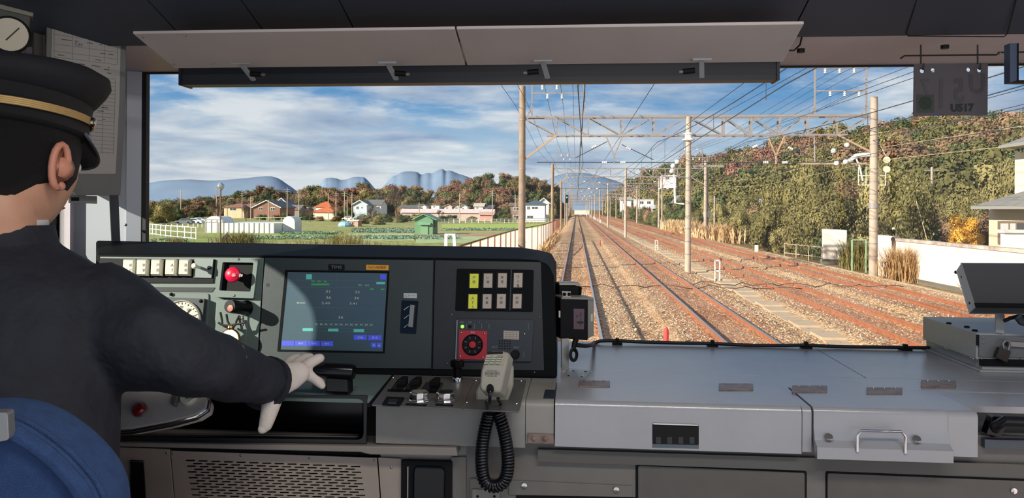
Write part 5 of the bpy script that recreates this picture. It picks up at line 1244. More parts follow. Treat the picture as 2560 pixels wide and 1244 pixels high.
def hill(name, tab, zbase, treeh, m, ncol=60, nrow=10, back=80):
    """tab rows: px, crest py, crest depth, base depth -> terrain of true depth; returns a sampler"""
    x0, x1 = tab[0][0], tab[-1][0]
    def pos(px_, s):
        cy_, dc, db = interp(tab, px_); c = P(px_, cy_, D=dc); c.z -= treeh; b = P(px_, 522, D=db); b.z = zbase
        q = b.lerp(c, s); q.z = zbase + (max(c.z, zbase + .5) - zbase) * (s ** 1.15); return q
    mb = MB(); n = nrow + 2
    for i in range(ncol + 1):
        px_ = x0 + (x1 - x0) * i / ncol
        for j in range(nrow + 1): mb.v.append(tuple(pos(px_, j / nrow)))
        c = pos(px_, 1); d = (c - CAM); d.z = 0; d.normalize(); mb.v.append((c.x + d.x * back, c.y + d.y * back, zbase - 2))
    for i in range(ncol):
        for j in range(n - 1): mb.f.append((i * n + j, (i + 1) * n + j, (i + 1) * n + j + 1, i * n + j + 1))
    struct(mb.build(name, m, smooth='all', recalc=False)); return pos
earth = gmat('hill_undergrowth', [(0.35, lin((62, 52, 32))), (0.55, lin((90, 78, 44))), (0.7, lin((110, 84, 56)))], .05, bump=1, bscale=.6, dist=1.0)
RT = [(1500, 492, 470, 420), (1545, 468, 460, 380), (1600, 432, 430, 330), (1660, 407, 390, 270), (1720, 388, 350, 230), (1780, 379, 320, 190), (1830, 372, 300, 160), (1900, 353, 285, 140), (2000, 332, 265, 120), (2100, 314, 250, 105), (2200, 298, 240, 95), (2290, 283, 235, 90), (2400, 277, 230, 85), (2560, 272, 225, 80), (2800, 268, 220, 75), (3100, 268, 220, 75)]
posR = hill('ground_hill_right', RT, -.6, 8.8, earth, 70, 12)
LT = [(-500, 512, 460, 380), (-100, 500, 450, 370), (330, 503, 420, 330), (420, 500, 400, 320), (480, 490, 380, 310), (560, 478, 370, 300), (620, 463, 360, 300), (680, 461, 360, 300), (722, 472, 360, 300), (760, 453, 360, 300), (830, 449, 350, 300), (900, 454, 350, 300), (1010, 450, 345, 300), (1060, 458, 350, 300), (1110, 451, 350, 300), (1160, 440, 345, 300), (1200, 426, 345, 300), (1240, 419, 345, 300), (1290, 425, 345, 300), (1340, 429, 345, 300), (1378, 440, 350, 310), (1392, 478, 360, 320), (1402, 515, 370, 330)]
posL = hill('ground_hill_left', LT, -1.1, 7.0, earth, 50, 8)
r = random.Random(11)
def weighted(r, w):
    u = r.random() * sum(x for _, x in w)
    for k, x in w:
        u -= x
        if u <= 0: return k
    return w[-1][0]
LBL = {'brown': 'brown autumn tree', 'olive': 'olive green tree', 'green': 'dark evergreen tree', 'yellow': 'golden tree', 'red': 'dull red tree', 'bamboo': 'pale yellow-green tree'}
far_stuff = {}
def scatter(pos, tab, n_thing, n_stuff, where, wfun, size, seed, p0, p1, zones):
    r = random.Random(seed); pts = []
    tot = n_thing + n_stuff; k = 0
    while len(pts) < tot and k < 50000:
        k += 1; px_ = r.uniform(p0, p1); s = r.random() ** .8
        if s > .97: s = 1
        q = pos(px_, s); d = (q - CAM).length
        if r.random() > min(1, (d / 300) ** 1): continue
        pts.append((d, px_, s, q))
    # a tidy row on the crest
    pts.sort(key=lambda a: a[0] + (1e4 if not (0 <= a[1] <= 2560) else 0))
    for i, (d, px_, s, q) in enumerate(pts):
        kind = wfun(px_, s, r); rad = size * r.uniform(.75, 1.3); hz_ = rad * r.uniform(.95, 1.25)
        if i < n_thing:
            ht = 'at the foot' if s < .3 else ('half-way up' if s < .72 else 'along the crest')
            zn = [n_ for x_, n_ in zones if px_ <= x_][0]
            w_ = '%s the %s, %s' % (ht + (' of' if ht != 'half-way up' else ''), where, zn)
            tree('far', r.randrange(6), kind, (q.x, q.y, q.z - .6), rad, hz_, LBL[kind] + ' ' + w_, 'tree', LBL[kind] + 's ' + w_, 'hill_tree', r.uniform(0, 6.3))
        else: far_stuff.setdefault((where, kind), []).append((q, rad, hz_, r.uniform(0, 6.3), r.randrange(6)))
def wR(px_, s, r):
    if 1830 < px_ < 2060 and s > .35 and s < .75 and r.random() < .5: return 'red'
    if s < .3: return weighted(r, (('olive', 5), ('bamboo', 4), ('green', 2)))
    if s > .75: return weighted(r, (('brown', 6), ('olive', 3), ('green', 3)))
    return weighted(r, (('brown', 4), ('olive', 4), ('green', 3), ('bamboo', 2), ('red', .5)))
def wL(px_, s, r): return weighted(r, (('brown', 6), ('green', 3), ('olive', 3), ('red', .8)))
scatter(posR, RT, 190, 800, 'right hillside', wR, 5.2, 21, 1520, 2680, ((1720, 'left of the middle mast'), (1950, 'just right of the middle mast'), (2180, 'left of the near right pole'), (2400, 'right of the near right pole'), (9999, 'above the cream house')))
scatter(posL, LT, 105, 560, 'left ridge', wL, 3.7, 22, 60, 1402, ((620, 'left of the brown house'), (760, 'behind the brown house'), (880, 'behind the orange house'), (1050, 'behind the bare tree'), (1310, 'left of the near pole'), (9999, 'right of the near pole')))
def gn_trees(name, lst, src, m_):
    me = bpy.data.meshes.new(name); me.from_pydata([tuple(q - V((0, 0, .6))) for q, *_ in lst], [], [])
    at_ = me.attributes.new('rot', 'FLOAT_VECTOR', 'POINT'); at_.data.foreach_set('vector', [c for q, rad, hz_, a, var in lst for c in (0.0, 0.0, a)])
    at_ = me.attributes.new('scl', 'FLOAT_VECTOR', 'POINT'); at_.data.foreach_set('vector', [c for q, rad, hz_, a, var in lst for c in (rad, rad, hz_)])
    o = bpy.data.objects.new(name, me); COL.objects.link(o); me.materials.append(m_)
    ng = bpy.data.node_groups.new(name, 'GeometryNodeTree'); ng.interface.new_socket('Geometry', in_out='INPUT', socket_type='NodeSocketGeometry'); ng.interface.new_socket('Geometry', in_out='OUTPUT', socket_type='NodeSocketGeometry')
    N, L_ = ng.nodes, ng.links; gi = N.new('NodeGroupInput'); go = N.new('NodeGroupOutput'); ip = N.new('GeometryNodeInstanceOnPoints'); ob = N.new('GeometryNodeObjectInfo'); ob.inputs['Object'].default_value = src
    r1 = N.new('GeometryNodeInputNamedAttribute'); r1.data_type = 'FLOAT_VECTOR'; r1.inputs[0].default_value = 'rot'; s1 = N.new('GeometryNodeInputNamedAttribute'); s1.data_type = 'FLOAT_VECTOR'; s1.inputs[0].default_value = 'scl'
    L_.new(gi.outputs[0], ip.inputs['Points']); L_.new(ob.outputs['Geometry'], ip.inputs['Instance']); L_.new(r1.outputs[0], ip.inputs['Rotation']); L_.new(s1.outputs[0], ip.inputs['Scale']); L_.new(ip.outputs[0], go.inputs[0])
    md_ = o.modifiers.new('trees', 'NODES'); md_.node_group = ng; o['kind'] = 'stuff'; return o
fol = [o for o in COL.objects if o.name.startswith('foliage') and o.parent and o.parent.name.startswith('hill_tree')]
for (where, kind), lst in far_stuff.items():
    srcs = []
    for o in fol:
        if o.data.materials[0] is LM[kind] and o.data not in [x.data for x in srcs]: srcs.append(o)
    srcs = srcs[:3] or fol[:1]
    for k, src in enumerate(srcs):
        o = gn_trees('distant_trees', lst[k::len(srcs)], src, LM[kind]); o['label'] = 'mass of more distant %ss on the %s' % (LBL[kind], where); o['category'] = 'trees'; o['group'] = 'distant tree masses'
# shrubs right of the tracks
r = random.Random(31)
cnt = 0
for k in range(150):
    y = 46 + ((k % 118) / 118.0) ** 1.5 * 130; y = max(y, 53) if k >= 118 else y; x = 15.6 + (k < 118) * r.random() ** 1.1 * (10 + y * .10) + (1.5 if y < 60 else 0)
    rad = r.uniform(1.5, 2.6); hz_ = rad * r.uniform(.95, 1.5) * (1.0 if x < 18 else 1.35)
    kind = weighted(r, (('olive', 4), ('bamboo', 5), ('green', 1.5), ('brown', .8)))
    sh = 'bamboo' if kind == 'bamboo' else 'shrub'; zt_k = ('at the track edge ' if x < 17.5 else 'deep behind ') + ('beside the wall slab' if y < 62 else 'near the distance post' if y < 80 else 'right of the anchor mast' if y < 110 else 'by the pampas grass')
    nm = {'olive': 'olive green bush', 'bamboo': 'yellow-green bamboo clump', 'green': 'dark green bush', 'brown': 'brownish bush'}[kind]
    tree(sh, r.randrange(4), kind, (x, y, -.55), rad, hz_, '%s in the thicket, %s' % (nm, zt_k), 'bush', '%s in the thicket, %s' % (nm, zt_k), 'bush' if sh == 'shrub' else 'bamboo_clump', r.uniform(0, 6.3), trunk=False)
for k, (px_, D_, rad, hz_, kind) in enumerate(((2240, 46, 2.2, 2.2, 'olive'), (2290, 50, 2.4, 2.6, 'olive'), (2340, 48, 2.0, 1.6, 'brown'), (2200, 56, 2.6, 3.0, 'green'), (2260, 60, 2.6, 3.4, 'olive'), (2320, 62, 3, 3.2, 'green'), (2400, 60, 3, 3.0, 'olive'), (2480, 56, 2.2, 2.4, 'green'), (2350, 55, 2.4, 2.4, 'brown'), (2440, 64, 3, 4, 'olive'), (2150, 52, 2.0, 2.6, 'bamboo'), (2170, 62, 3, 3.8, 'olive'), (2120, 58, 2.4, 3.0, 'bamboo'))):
    p = P(px_, 560, D=D_)
    tree('shrub', k % 4, kind, (p.x, p.y, -.5), rad, hz_, '%s bush behind the white wall' % {'olive': 'olive green', 'brown': 'brownish', 'green': 'dark green', 'bamboo': 'yellow-green'}[kind], 'bush', '%s bushes behind the white wall' % kind, 'bush', k, trunk=False)
p = P(2408, 560, D=43); tree('shrub', 2, 'yellow', (p.x, p.y, .7), 1.25, 1.6, 'small tree with bright golden autumn leaves behind the white wall', 'tree', 'golden tree', 'autumn_tree', 0)
# grasses
def grass(name, cx_, cy_, z, w, h, n, m, label, seed=0, wy=None, lean=.35, bw=.02):
    r = random.Random(seed); mb = MB(); wy = wy or w
    for k in range(n):
        x = cx_ + r.gauss(0, w * .4); y = cy_ + r.gauss(0, wy * .4); a = r.uniform(0, 6.28); L = h * r.uniform(.5, 1.1); l = lean * r.uniform(.3, 1.2)
        d = V((cos(a) * l, sin(a) * l, 1)); t = V((-sin(a), cos(a), 0)) * bw * r.uniform(.6, 1.5); p = V((x, y, z)); q = p + d * L * .6; e = q + V((cos(a) * l * 1.8, sin(a) * l * 1.8, .6)) * L * .5
        mb.add([p - t, p + t, q + t, q - t], [(0, 1, 2, 3)]); mb.add([q - t, q + t, e], [(0, 1, 2)])
    o = mb.build(name, m, recalc=False); o['kind'] = 'stuff'; o['label'] = label; o['category'] = 'grass'; return o
for k, (x, y) in enumerate(((14.6, 88), (15.0, 96), (14.7, 104), (15.2, 112), (14.9, 120), (15.4, 81))):
    grass('pampas_grass', x, y, -.4, 1.6, 2.0, 700, LM['dry'], 'pale dry pampas grass beside the rightmost track in the distance', 40 + k, 5, bw=.05)
p = P(2252, 690, X=14.85); grass('dry_grass_clump', p.x, p.y, -.4, .9, 1.9, 900, LM['dry'], 'dry grass clump against the white wall', 50, .5, bw=.010)
p = P(2140, 672, Z=-.4); grass('dry_grass_clump', p.x, p.y, -.4, .9, 1.9, 800, LM['bamboo'], 'green and brown weeds in the gap between the white walls', 51, .9, bw=.015)
grass('verge_weeds', -2.9, 45, -1.0, .5, 1.0, 1600, LM['bamboo'], 'weeds along the foot of the left fence', 52, 26, bw=.02)
grass('verge_weeds', -2.6, 80, -.9, .5, 1.4, 1600, LM['dry'], 'dry weeds on the left embankment', 53, 30, bw=.03)
r = random.Random(9)
for k, (px_, D_, n) in enumerate(((585, 62, 500), (612, 66, 500), (560, 64, 300), (655, 60, 200), (880, 60, 400), (850, 64, 400), (930, 58, 250), (790, 62, 200), (740, 60, 200), (1010, 55, 250), (440, 66, 300))):
    p = P(px_, 600, D=D_); grass('tall_weeds', p.x, p.y, -1.1, 1.3, 1.7 + (.5 if n > 350 else 0), n, LM['bamboo'], 'tall yellowing weeds at the near edge of the field', 60 + k, .8, bw=.018)
# ---------------------------------------------------------------- fences, field, left side
frust = mat('fence_rust', (128, 74, 52), .8, var=.2, scale=3)
slat = mat('fence_pale', (232, 220, 204), .7, var=.08, scale=2)
fpts = [P(1150, 614, Z=1.6), P(1300, 571, Z=1.6), P(1362, 560.5, Z=1.6), P(1400, 546.5, Z=1.35)]
t = thing('lineside_fence', 'rust-brown steel fence with pale vertical bars left of the track', 'fence', (fpts[0].x, fpts[0].y, -1))
mb = MB(); n = 0
path = resample(fpts, 60); posts = []
L = [0]
for a, b in zip(path[:-1], path[1:]): L.append(L[-1] + (b - a).length)
def at(d):
    i = max(j for j in range(len(path)) if L[j] <= d + 1e-9); i = min(i, len(path) - 2); return path[i].lerp(path[i + 1], (d - L[i]) / (L[i + 1] - L[i]))
d = 0; pmesh = None
for a, b in zip(path[:-1:6], path[6::6] + [path[-1]]): MB().bar(a, b, .05).build('top_rail', frust, t)
while d < L[-1] and n < 60:
    p = at(d)
    if pmesh is None: pmesh = MB().box(-.028, .028, -.028, .028, -1.1, 0).build('post', frust, t); o = pmesh
    else: o = bpy.data.objects.new('post', pmesh.data); COL.objects.link(o); o.parent = t
    o.matrix_parent_inverse = t.matrix_world.inverted(); o.location = p; o.scale.z = (p.z + 1.1) / 1.1
    d += 2.6; n += 1
d = 0; k = 0
while d < min(L[-1], 75) and k < 290:
    d += .26; k += 1
    p = at(min(d, L[-1] - .01)); o = bpy.data.objects.new('bar', None) if False else None
    if k == 1: bm_ = MB().box(-.03, .03, -.012, .012, -1.1, 0).build('bar', slat, t); o = bm_
    else: o = bpy.data.objects.new('bar', bm_.data); COL.objects.link(o); o.parent = t
    o.matrix_parent_inverse = t.matrix_world.inverted(); o.location = p + V((-.1, 0, -.1)); o.scale.z = (p.z + 1.0) / 1.1
# far continuation of the pale wall along the fence (right of near pole)
# green shed
shm = mat('shed_green', (104, 144, 104), .7, var=.06, scale=1); shr = mat('shed_roof', (118, 160, 134), .6, var=.08, scale=2)
c = P(1062, 585, Z=-1.0); D_ = (c - CAM).dot(FWD)
xl, xr = P(1037, 560, Y=c.y).x, P(1082, 560, Y=c.y).x; zt_ = P(1060, 549, Y=c.y).z; zr = P(1070, 537, Y=c.y).z
t = thing('field_shed', 'green corrugated field shed with a gable roof standing in the field', 'shed', (c.x, c.y, -1.05))
MB().box(xl, xr, c.y, c.y + 4, -1.1, zt_).build('walls', shm, t)
xm = (xl + xr) / 2
MB().prism([(xl, c.y, zt_), (xr, c.y, zt_), (xm, c.y, zr)], (0, 4, 0)).build('gable', shm, t)
for a, b in ((xl - .45, xm), (xr + .6, xm)): MB().prism([(a, c.y - .4, zt_ - .1), (b, c.y - .4, zr + .06), (b, c.y - .4, zr + .18), (a, c.y - .4, zt_ + .02)], (0, 4.9, 0)).build('roof_slope', shr, t)
MB().box(xl + .9, xr - .7, c.y - .12, c.y, -1.05, zt_ - .6).build('door', mat('shed_door', (118, 158, 118), .7), t)
MB().prism([(xl + .6, c.y - .5, zt_ - .75), (xr - .3, c.y - .5, zt_ - .75), (xr - .3, c.y, zt_ - .45), (xl + .6, c.y, zt_ - .45)], (0, 0, .06)).build('canopy', shr, t)
MB().box(xr, xr + .03, c.y + 1, c.y + 1.5, 0, 1).build('vent', black, t); MB().box(xr, xr + .03, c.y + 2.2, c.y + 2.7, 0, 1).build('vent', black, t)
# cabbages
r = random.Random(4); cabm = LM['cab'] = leafmat('cabbage_leaves', (84, 108, 92), (130, 156, 136), (168, 190, 164))
mb = MB()
for px0, px1, y0, y1, n in ((880, 1036, 571, 582, 500), (1105, 1390, 571, 576, 500), (700, 860, 580, 586, 250), (850, 1150, 590, 598, 420), (600, 850, 590, 598, 300), (380, 470, 598, 606, 60)):
    for k in range(n):
        p = P(r.uniform(px0, px1), r.uniform(y0, y1), Z=-1.0); 
        for j in range(5):
            a = r.uniform(0, 6.28); d = V((cos(a), sin(a), r.uniform(.5, 1.4))).normalized() * .3; s_ = V((-sin(a), cos(a), 0)) * .13
            mb.add([p, p + d * .6 + s_, p + d, p + d * .6 - s_], [(0, 1, 2, 3)])
o = mb.build('cabbage_rows', cabm, recalc=False); o['kind'] = 'stuff'; o['label'] = 'rows of blue-green cabbages in the fields'; o['category'] = 'crops'
def bedstrip(px0, px1, y0, y1, c1, c2, label):
    a, b, c_, d_ = P(px0, y1, Z=-1.02), P(px1, y1, Z=-1.02), P(px1, y0, Z=-1.02), P(px0, y0, Z=-1.02)
    o = MB().prism([a, b, c_, d_], (0, 0, -.05)).build('crop_bed', mat(label[:20], c1, .95, scale=.8, col2=c2)); o['kind'] = 'stuff'; o['label'] = label; o['category'] = 'crop bed'
bedstrip(1105, 1420, 560, 570, (176, 186, 82), (140, 160, 60), 'bright green crop bed beyond the near pole')
bedstrip(860, 1036, 583, 600, (176, 186, 140), (150, 170, 110), 'pale green crop bed below the shed')
bedstrip(520, 860, 581, 590, (150, 160, 74), (120, 140, 56), 'green crop bed before the plastic tunnels')
bedstrip(1040, 1290, 590, 606, (176, 190, 150), (150, 168, 118), 'pale green crop bed right of the shed')
bedstrip(1040, 1240, 583, 589, (182, 142, 104), (150, 120, 84), 'brown soil strip below the shed')
bedstrip(400, 520, 596, 606, (150, 160, 74), (120, 140, 56), 'green crop bed at the far left')
# plastic greenhouses
plm = mat('greenhouse_film', (226, 222, 216), .45, var=.1, scale=1.5); c = P(536, 581, Z=-1.0); yg = c.y
t = thing('greenhouse', 'white plastic tunnel greenhouses with arched ends in the left field', 'greenhouse', (c.x, yg, -1.05))
def arch(xa, xb, y0, y1, zw, zt):
    prof = [(xa, -1.05), (xa, zw)] + [((xa + xb) / 2 - (xb - xa) / 2 * cos(R(180 * k / 10)), zw + (zt - zw) * sin(R(180 * k / 10))) for k in range(1, 10)] + [(xb, zw), (xb, -1.05)]
    return MB().prism([(a, y0, b) for a, b in prof], (0, y1 - y0, 0))
X_ = lambda p_: P(p_, 560, Y=yg).x
zg = lambda y_: P(600, y_, Y=yg).z
arch(X_(514), X_(556), yg, yg + 4, zg(555), zg(540)).build('left_tunnel', plm, t); arch(X_(688), X_(719), yg + 3, yg + 6, zg(556), zg(540)).build('right_tunnel', plm, t)
MB().box(X_(548), X_(687), yg - .3, yg + 10, -1.05, zg(557)).build('middle_sheet', plm, t)
fm = mat('hoop_white', (190, 188, 182), .5)
for k in range(12): x = X_(548) + (X_(687) - X_(548)) * k / 11; MB().bar((x, yg - .38, -1.05), (x, yg - .38, zg(556)), .07).build('hoop', fm, t)
for a in (514, 528, 542, 556): MB().bar((X_(a), yg - .06, -1.05), (X_(a), yg - .06, zg(550)), .08).build('hoop', fm, t)
for y_ in (548, 555): MB().bar((X_(515), yg - .06, zg(y_)), (X_(555), yg - .06, zg(y_)), .08).build('end_bar', fm, t)
for a in range(6): MB().bar((X_(575 + a * 20), yg + 11, -1), (X_(575 + a * 20), yg + 11, zg(545)), .1).build('frame_pipe', mat('pipe_green', (150, 170, 140), .6), t)
MB().bar((X_(560), yg + 11, zg(545)), (X_(690), yg + 11, zg(545)), .1).build('frame_pipe', mat('pipe_green', (150, 170, 140), .6), t)
# white fences
def railfence(pts, h, label, n, rails=2, name='white_fence', m=None, zb_=-1.05, th=.1):
    t = thing(name, label, 'fence', pts[0]); m = m or wm; path = resample(pts, n); pm = None
    for p in path:
        if pm is None: pm = MB().box(-th / 2, th / 2, -th / 2, th / 2, 0, h).build('post', m, t); o = pm
        else: o = bpy.data.objects.new('post', pm.data); COL.objects.link(o); o.parent = t
        o.matrix_parent_inverse = t.matrix_world.inverted(); o.location = (p.x, p.y, zb_)
    for z in [h * (1 - .45 * k) - .03 for k in range(rails)]:
        for a, b in zip(path[:-1], path[1:]): MB().bar((a.x, a.y, zb_ + z), (b.x, b.y, zb_ + z), th * .9).build('rail', m, t) if n < 24 else None
        if n >= 24: MB().tube([(a.x, a.y, zb_ + z) for a in path], th * .45, 4).build('rail', m, t)
    return t
railfence([P(1103, 557, Z=-1.05), P(1240, 557, Z=-1.05), P(1375, 555, Z=-1.05)], 1.1, 'long white guard fence across the far side of the field', 26, 2, th=.16)
railfence([P(375, 585, Z=-1.05), P(420, 591, Z=-1.05), P(490, 598, Z=-1.05)], 1.5, 'white three-rail fence at the far left of the field', 10, 3)
railfence([P(375, 571, Z=-1.05), P(520, 568, Z=-1.05)], .9, 'low white fence beside the parked cars', 14, 1, th=.12)
railfence([P(560, 604, D=58), P(700, 604, D=58), P(900, 606, D=57), P(1110, 611, D=55)], 1.15, 'white stakes and low rail along the near edge of the field', 16, 1, zb_=-1.0)
t = thing('white_frame_box', 'white concrete frame post with an arched opening, just above the console hood', 'marker', P(1125, 612, D=46))
PQ2 = Plane(P(1125, 600, D=46), (1, 0, 0), (0, -1, 0))
plate('frame', [(1111, 584), (1138, 584), (1142, 640), (1110, 640)], [rquad([(1118, 588), (1131, 588), (1133, 630), (1117, 630)], 3)], PQ2, -.3, 0, wm, t)
# globe lamp
p = P(551, 600, D=43); t = thing('globe_lamp', 'street lamp with a clear glass globe on a slim brown pole', 'street lamp', (p.x, p.y, -1))
zt_ = P(551, 475, D=43).z
MB().cyl((p.x, p.y, -1.1), (p.x, p.y, zt_), .045, 10, .035).build('pole', mat('lamp_brown', (110, 84, 70), .5), t, smooth=True)
MB().cyl((p.x, p.y, zt_), (p.x, p.y, zt_ + .07), .1, 12).build('collar', galv, t)
gm = mat('globe_mirror', (190, 200, 210), .08, metal=.7); MB().sphere((p.x, p.y, zt_ + .22), .20, 18, 12).build('globe', gm, t, smooth='all')
MB().sphere((p.x, p.y, zt_ + .40), .08, 10, 6, sz=.5).build('cap', galv, t, smooth='all')
# person in the field
p = P(566, 604, D=62); t = thing('distant_person', 'distant person in dark clothes and white cap standing in the field by the weeds', 'person', (p.x, p.y, -1.1))
z0_ = P(566, 604, D=62).z - .5
MB().tube([(p.x, p.y, z0_), (p.x, p.y, z0_ + .45), (p.x, p.y, z0_ + .78), (p.x, p.y, z0_ + 1.0), (p.x, p.y, z0_ + 1.06)], [.16, .17, .19, .2, .07], 12).build('body', mat('coat_dark', (46, 46, 56), .8), t, smooth='all')
MB().tube([(p.x - .2, p.y, z0_ + .95), (p.x - .27, p.y - .1, z0_ + .65), (p.x - .15, p.y - .25, z0_ + .5)], .06, 8).build('arm', mat('coat_dark', (46, 46, 56), .8), t, smooth='all'); MB().tube([(p.x + .2, p.y, z0_ + .95), (p.x + .27, p.y - .1, z0_ + .65), (p.x + .15, p.y - .25, z0_ + .5)], .06, 8).build('arm', mat('coat_dark', (46, 46, 56), .8), t, smooth='all')
for s in (-1, 1): MB().tube([(p.x + .09 * s, p.y, z0_ + .1), (p.x + .09 * s, p.y, -1.1)], [.09, .06], 8).build('leg', mat('coat_dark', (46, 46, 56), .8), t)
MB().sphere((p.x, p.y, z0_ + 1.17), .11, 12, 8, sz=1.15).build('head', mat('skin_far', (190, 150, 126), .6), t, smooth='all'); MB().sphere((p.x, p.y, z0_ + 1.24), .12, 12, 8, sz=.8).build('cap', wm, t, smooth='all')
# houses
winm = mat('window_dark', (70, 72, 76), .2)
def house(name, label, x0, x1, ye, yr, D_, dep, wall, roof, kind='gable_x', wins=(), eave=.5, cat='house', zb_=-1.1, trim=None, yb=None):
    a = P(x0, 530, D=D_); b = P(x1, 530, Y=a.y); ze = P((x0 + x1) / 2, ye, Y=a.y).z; zr = P((x0 + x1) / 2, yr, Y=a.y).z; y = a.y
    t = thing(name, label, cat, ((a.x + b.x) / 2, y, zb_)); xa, xb = a.x, b.x; xm = (xa + xb) / 2
    wmm = mat('wall_%d_%d_%d' % wall, wall, .85, var=.05, scale=.6); rm = mat('roof_%d_%d_%d' % roof, roof, .8, var=.1, scale=1.0)
    MB().box(xa, xb, y, y + dep, zb_, ze).build('walls', wmm, t)
    if kind == 'gable_y':       # gable faces us
        MB().prism([(xa, y, ze), (xb, y, ze), (xm, y, zr)], (0, dep, 0)).build('gable', wmm, t)
        for u in (xa - eave, xb + eave):
            ue = ze - (zr - ze) / ((xb - xa) / 2) * eave
            MB().prism([(u, y - eave, ue), (xm, y - eave, zr + .05), (xm, y - eave, zr + .3), (u, y - eave, ue + .25)], (0, dep + 2 * eave, 0)).build('roof_slope', rm, t)
            if trim: MB().prism([(u, y - eave - .1, ue), (xm, y - eave - .1, zr + .05), (xm, y - eave - .1, zr + .35), (u, y - eave - .1, ue + .3)], (0, .1, 0)).build('barge_board', trim, t)
    elif kind == 'gable_x':
        MB().prism([(xa - eave, y - eave, ze), (xa - eave, y + dep / 2, zr), (xa - eave, y + dep + eave, ze), (xa - eave, y + dep + eave, ze + .2), (xa - eave, y + dep / 2, zr + .25), (xa - eave, y - eave, ze + .2)], (xb - xa + 2 * eave, 0, 0)).build('roof', rm, t)
        MB().prism([(xa, y, ze), (xa, y + dep, ze), (xa, y + dep / 2, zr)], (xb - xa, 0, 0)).build('gable', wmm, t)
    elif kind == 'hip':
        e = eave; q = min((xb - xa), dep) * .42; mb = MB()
        mb.v = [(xa - e, y - e, ze), (xb + e, y - e, ze), (xb + e, y + dep + e, ze), (xa - e, y + dep + e, ze), (xa + q, y + dep / 2, zr), (xb - q, y + dep / 2, zr), (xa - e, y - e, ze - .2), (xb + e, y - e, ze - .2), (xb + e, y + dep + e, ze - .2), (xa - e, y + dep + e, ze - .2)]
        mb.f = [(0, 1, 5, 4), (1, 2, 5), (2, 3, 4, 5), (3, 0, 4), (0, 6, 7, 1), (1, 7, 8, 2), (2, 8, 9, 3), (3, 9, 6, 0), (6, 9, 8, 7)]; mb.build('roof', rm, t)
    else: MB().box(xa - .2, xb + .2, y - .2, y + dep, ze, ze + .25).build('roof', rm, t)
    for w in wins:
        q0, q1 = P(w[0], w[1], Y=y), P(w[2], w[3], Y=y)
        f = MB().box(q0.x - .1, q1.x + .1, y - .08, y, q1.z - .1, q0.z + .1).build('window', wm, t); MB().box(q0.x, q1.x, y - .12, y - .02, q1.z, q0.z).build('pane', winm, f)
        MB().box((q0.x + q1.x) / 2 - .04, (q0.x + q1.x) / 2 + .04, y - .16, y - .1, q1.z, q0.z).build('mullion', wm, f)
    return t
house('house', 'cream house with a low brown hip roof, leftmost in the village', 560, 610, 517, 508, 285, 9, (218, 186, 150), (140, 98, 82), 'hip', ((575, 520, 590, 525),))
house('house', 'low grey annex beside the leftmost cream house', 598, 632, 519, 511, 288, 7, (150, 122, 106), (128, 100, 88), 'gable_x')
house('house', 'brown gabled house with white roof edges and two small windows', 634, 700, 518, 502, 270, 14, (140, 100, 84), (92, 100, 98), 'gable_y', ((648, 518, 656, 524), (677, 519, 687, 525)), trim=wm)
house('house', 'cream house with a steep roof peeping behind the brown gabled house', 688, 720, 510, 496, 300, 8, (222, 208, 178), (120, 110, 104), 'gable_y', trim=wm)
house('house', 'grey roofed low house right of the brown gabled house', 702, 748, 524, 513, 295, 8, (150, 134, 122), (122, 112, 106), 'gable_x')
house('house', 'house with a bright orange upper roof and white walls', 790, 826, 516, 503, 280, 8, (236, 226, 214), (196, 98, 54), 'hip')
house('house', 'lower wing with an orange roof in front of the orange house', 783, 836, 529, 517, 265, 8, (226, 206, 190), (198, 104, 58), 'hip')
house('shed_row', 'long low pinkish shed roofs left of the orange house', 735, 785, 527, 519, 300, 6, (190, 160, 144), (188, 162, 152), 'gable_x', cat='shed')
house('house', 'two-storey pale blue-grey house with a grey gable roof', 883, 917, 511, 502, 262, 10, (196, 204, 210), (112, 116, 122), 'gable_y', ((891, 516, 896, 522), (903, 517, 906, 520)), trim=wm)
house('house', 'white wing with a dark grey roof right of the blue-grey house', 917, 952, 512, 500, 268, 9, (228, 224, 222), (110, 108, 108), 'gable_x', ((931, 515, 935, 520), (945, 515, 949, 520)))
for i, (x0, x1, ye, yr, kd, wc, rc, lab) in enumerate(((1048, 1066, 516, 511, 'gable_y', (235, 228, 218), (140, 124, 116), 'small white gabled house left in the far row'), (1078, 1098, 513, 510, 'flat', (228, 220, 212), (110, 104, 104), 'flat-roofed white house in the far row'), (1110, 1130, 516, 511, 'gable_y', (216, 186, 170), (150, 128, 118), 'pinkish gabled house in the far row'), (1134, 1148, 516, 511, 'gable_y', (206, 190, 180), (104, 92, 88), 'narrow dark-roofed house in the far row'), (1150, 1168, 517, 512, 'gable_y', (238, 234, 226), (160, 148, 140), 'white gabled house right of the narrow one in the far row'), (1186, 1208, 516, 509, 'gable_x', (224, 214, 202), (196, 184, 172), 'cream house with pale roof in the far row'), (1210, 1232, 519, 514, 'gable_x', (120, 108, 106), (88, 84, 88), 'dark house at the right end of the far row'), (1000, 1046, 519, 514, 'gable_x', (150, 128, 118), (104, 98, 98), 'dark roofed low house at the left end of the far row'))):
    house('house', lab, x0, x1, ye, yr, 295, 7, wc, rc, kd, ((x0 + 5, ye + 2, x0 + 9, ye + 5),))
house('greenhouse_roofs', 'long pale pinkish greenhouse roofs in front of the far house row', 1005, 1232, 532, 524, 262, 5, (196, 170, 160), (206, 188, 182), 'gable_x', cat='greenhouse')
house('barn', 'small pink barn with curved roof near the white guard fence', 1200, 1232, 537, 531, 245, 5, (204, 150, 134), (196, 156, 140), 'gable_x', cat='barn')
house('house', 'white two-storey house with a dark blue roof behind the near pole', 1314, 1362, 510, 500, 238, 10, (244, 240, 234), (72, 92, 112), 'hip', ((1318, 516, 1324, 523), (1330, 517, 1344, 522), (1318, 539, 1332, 545)))
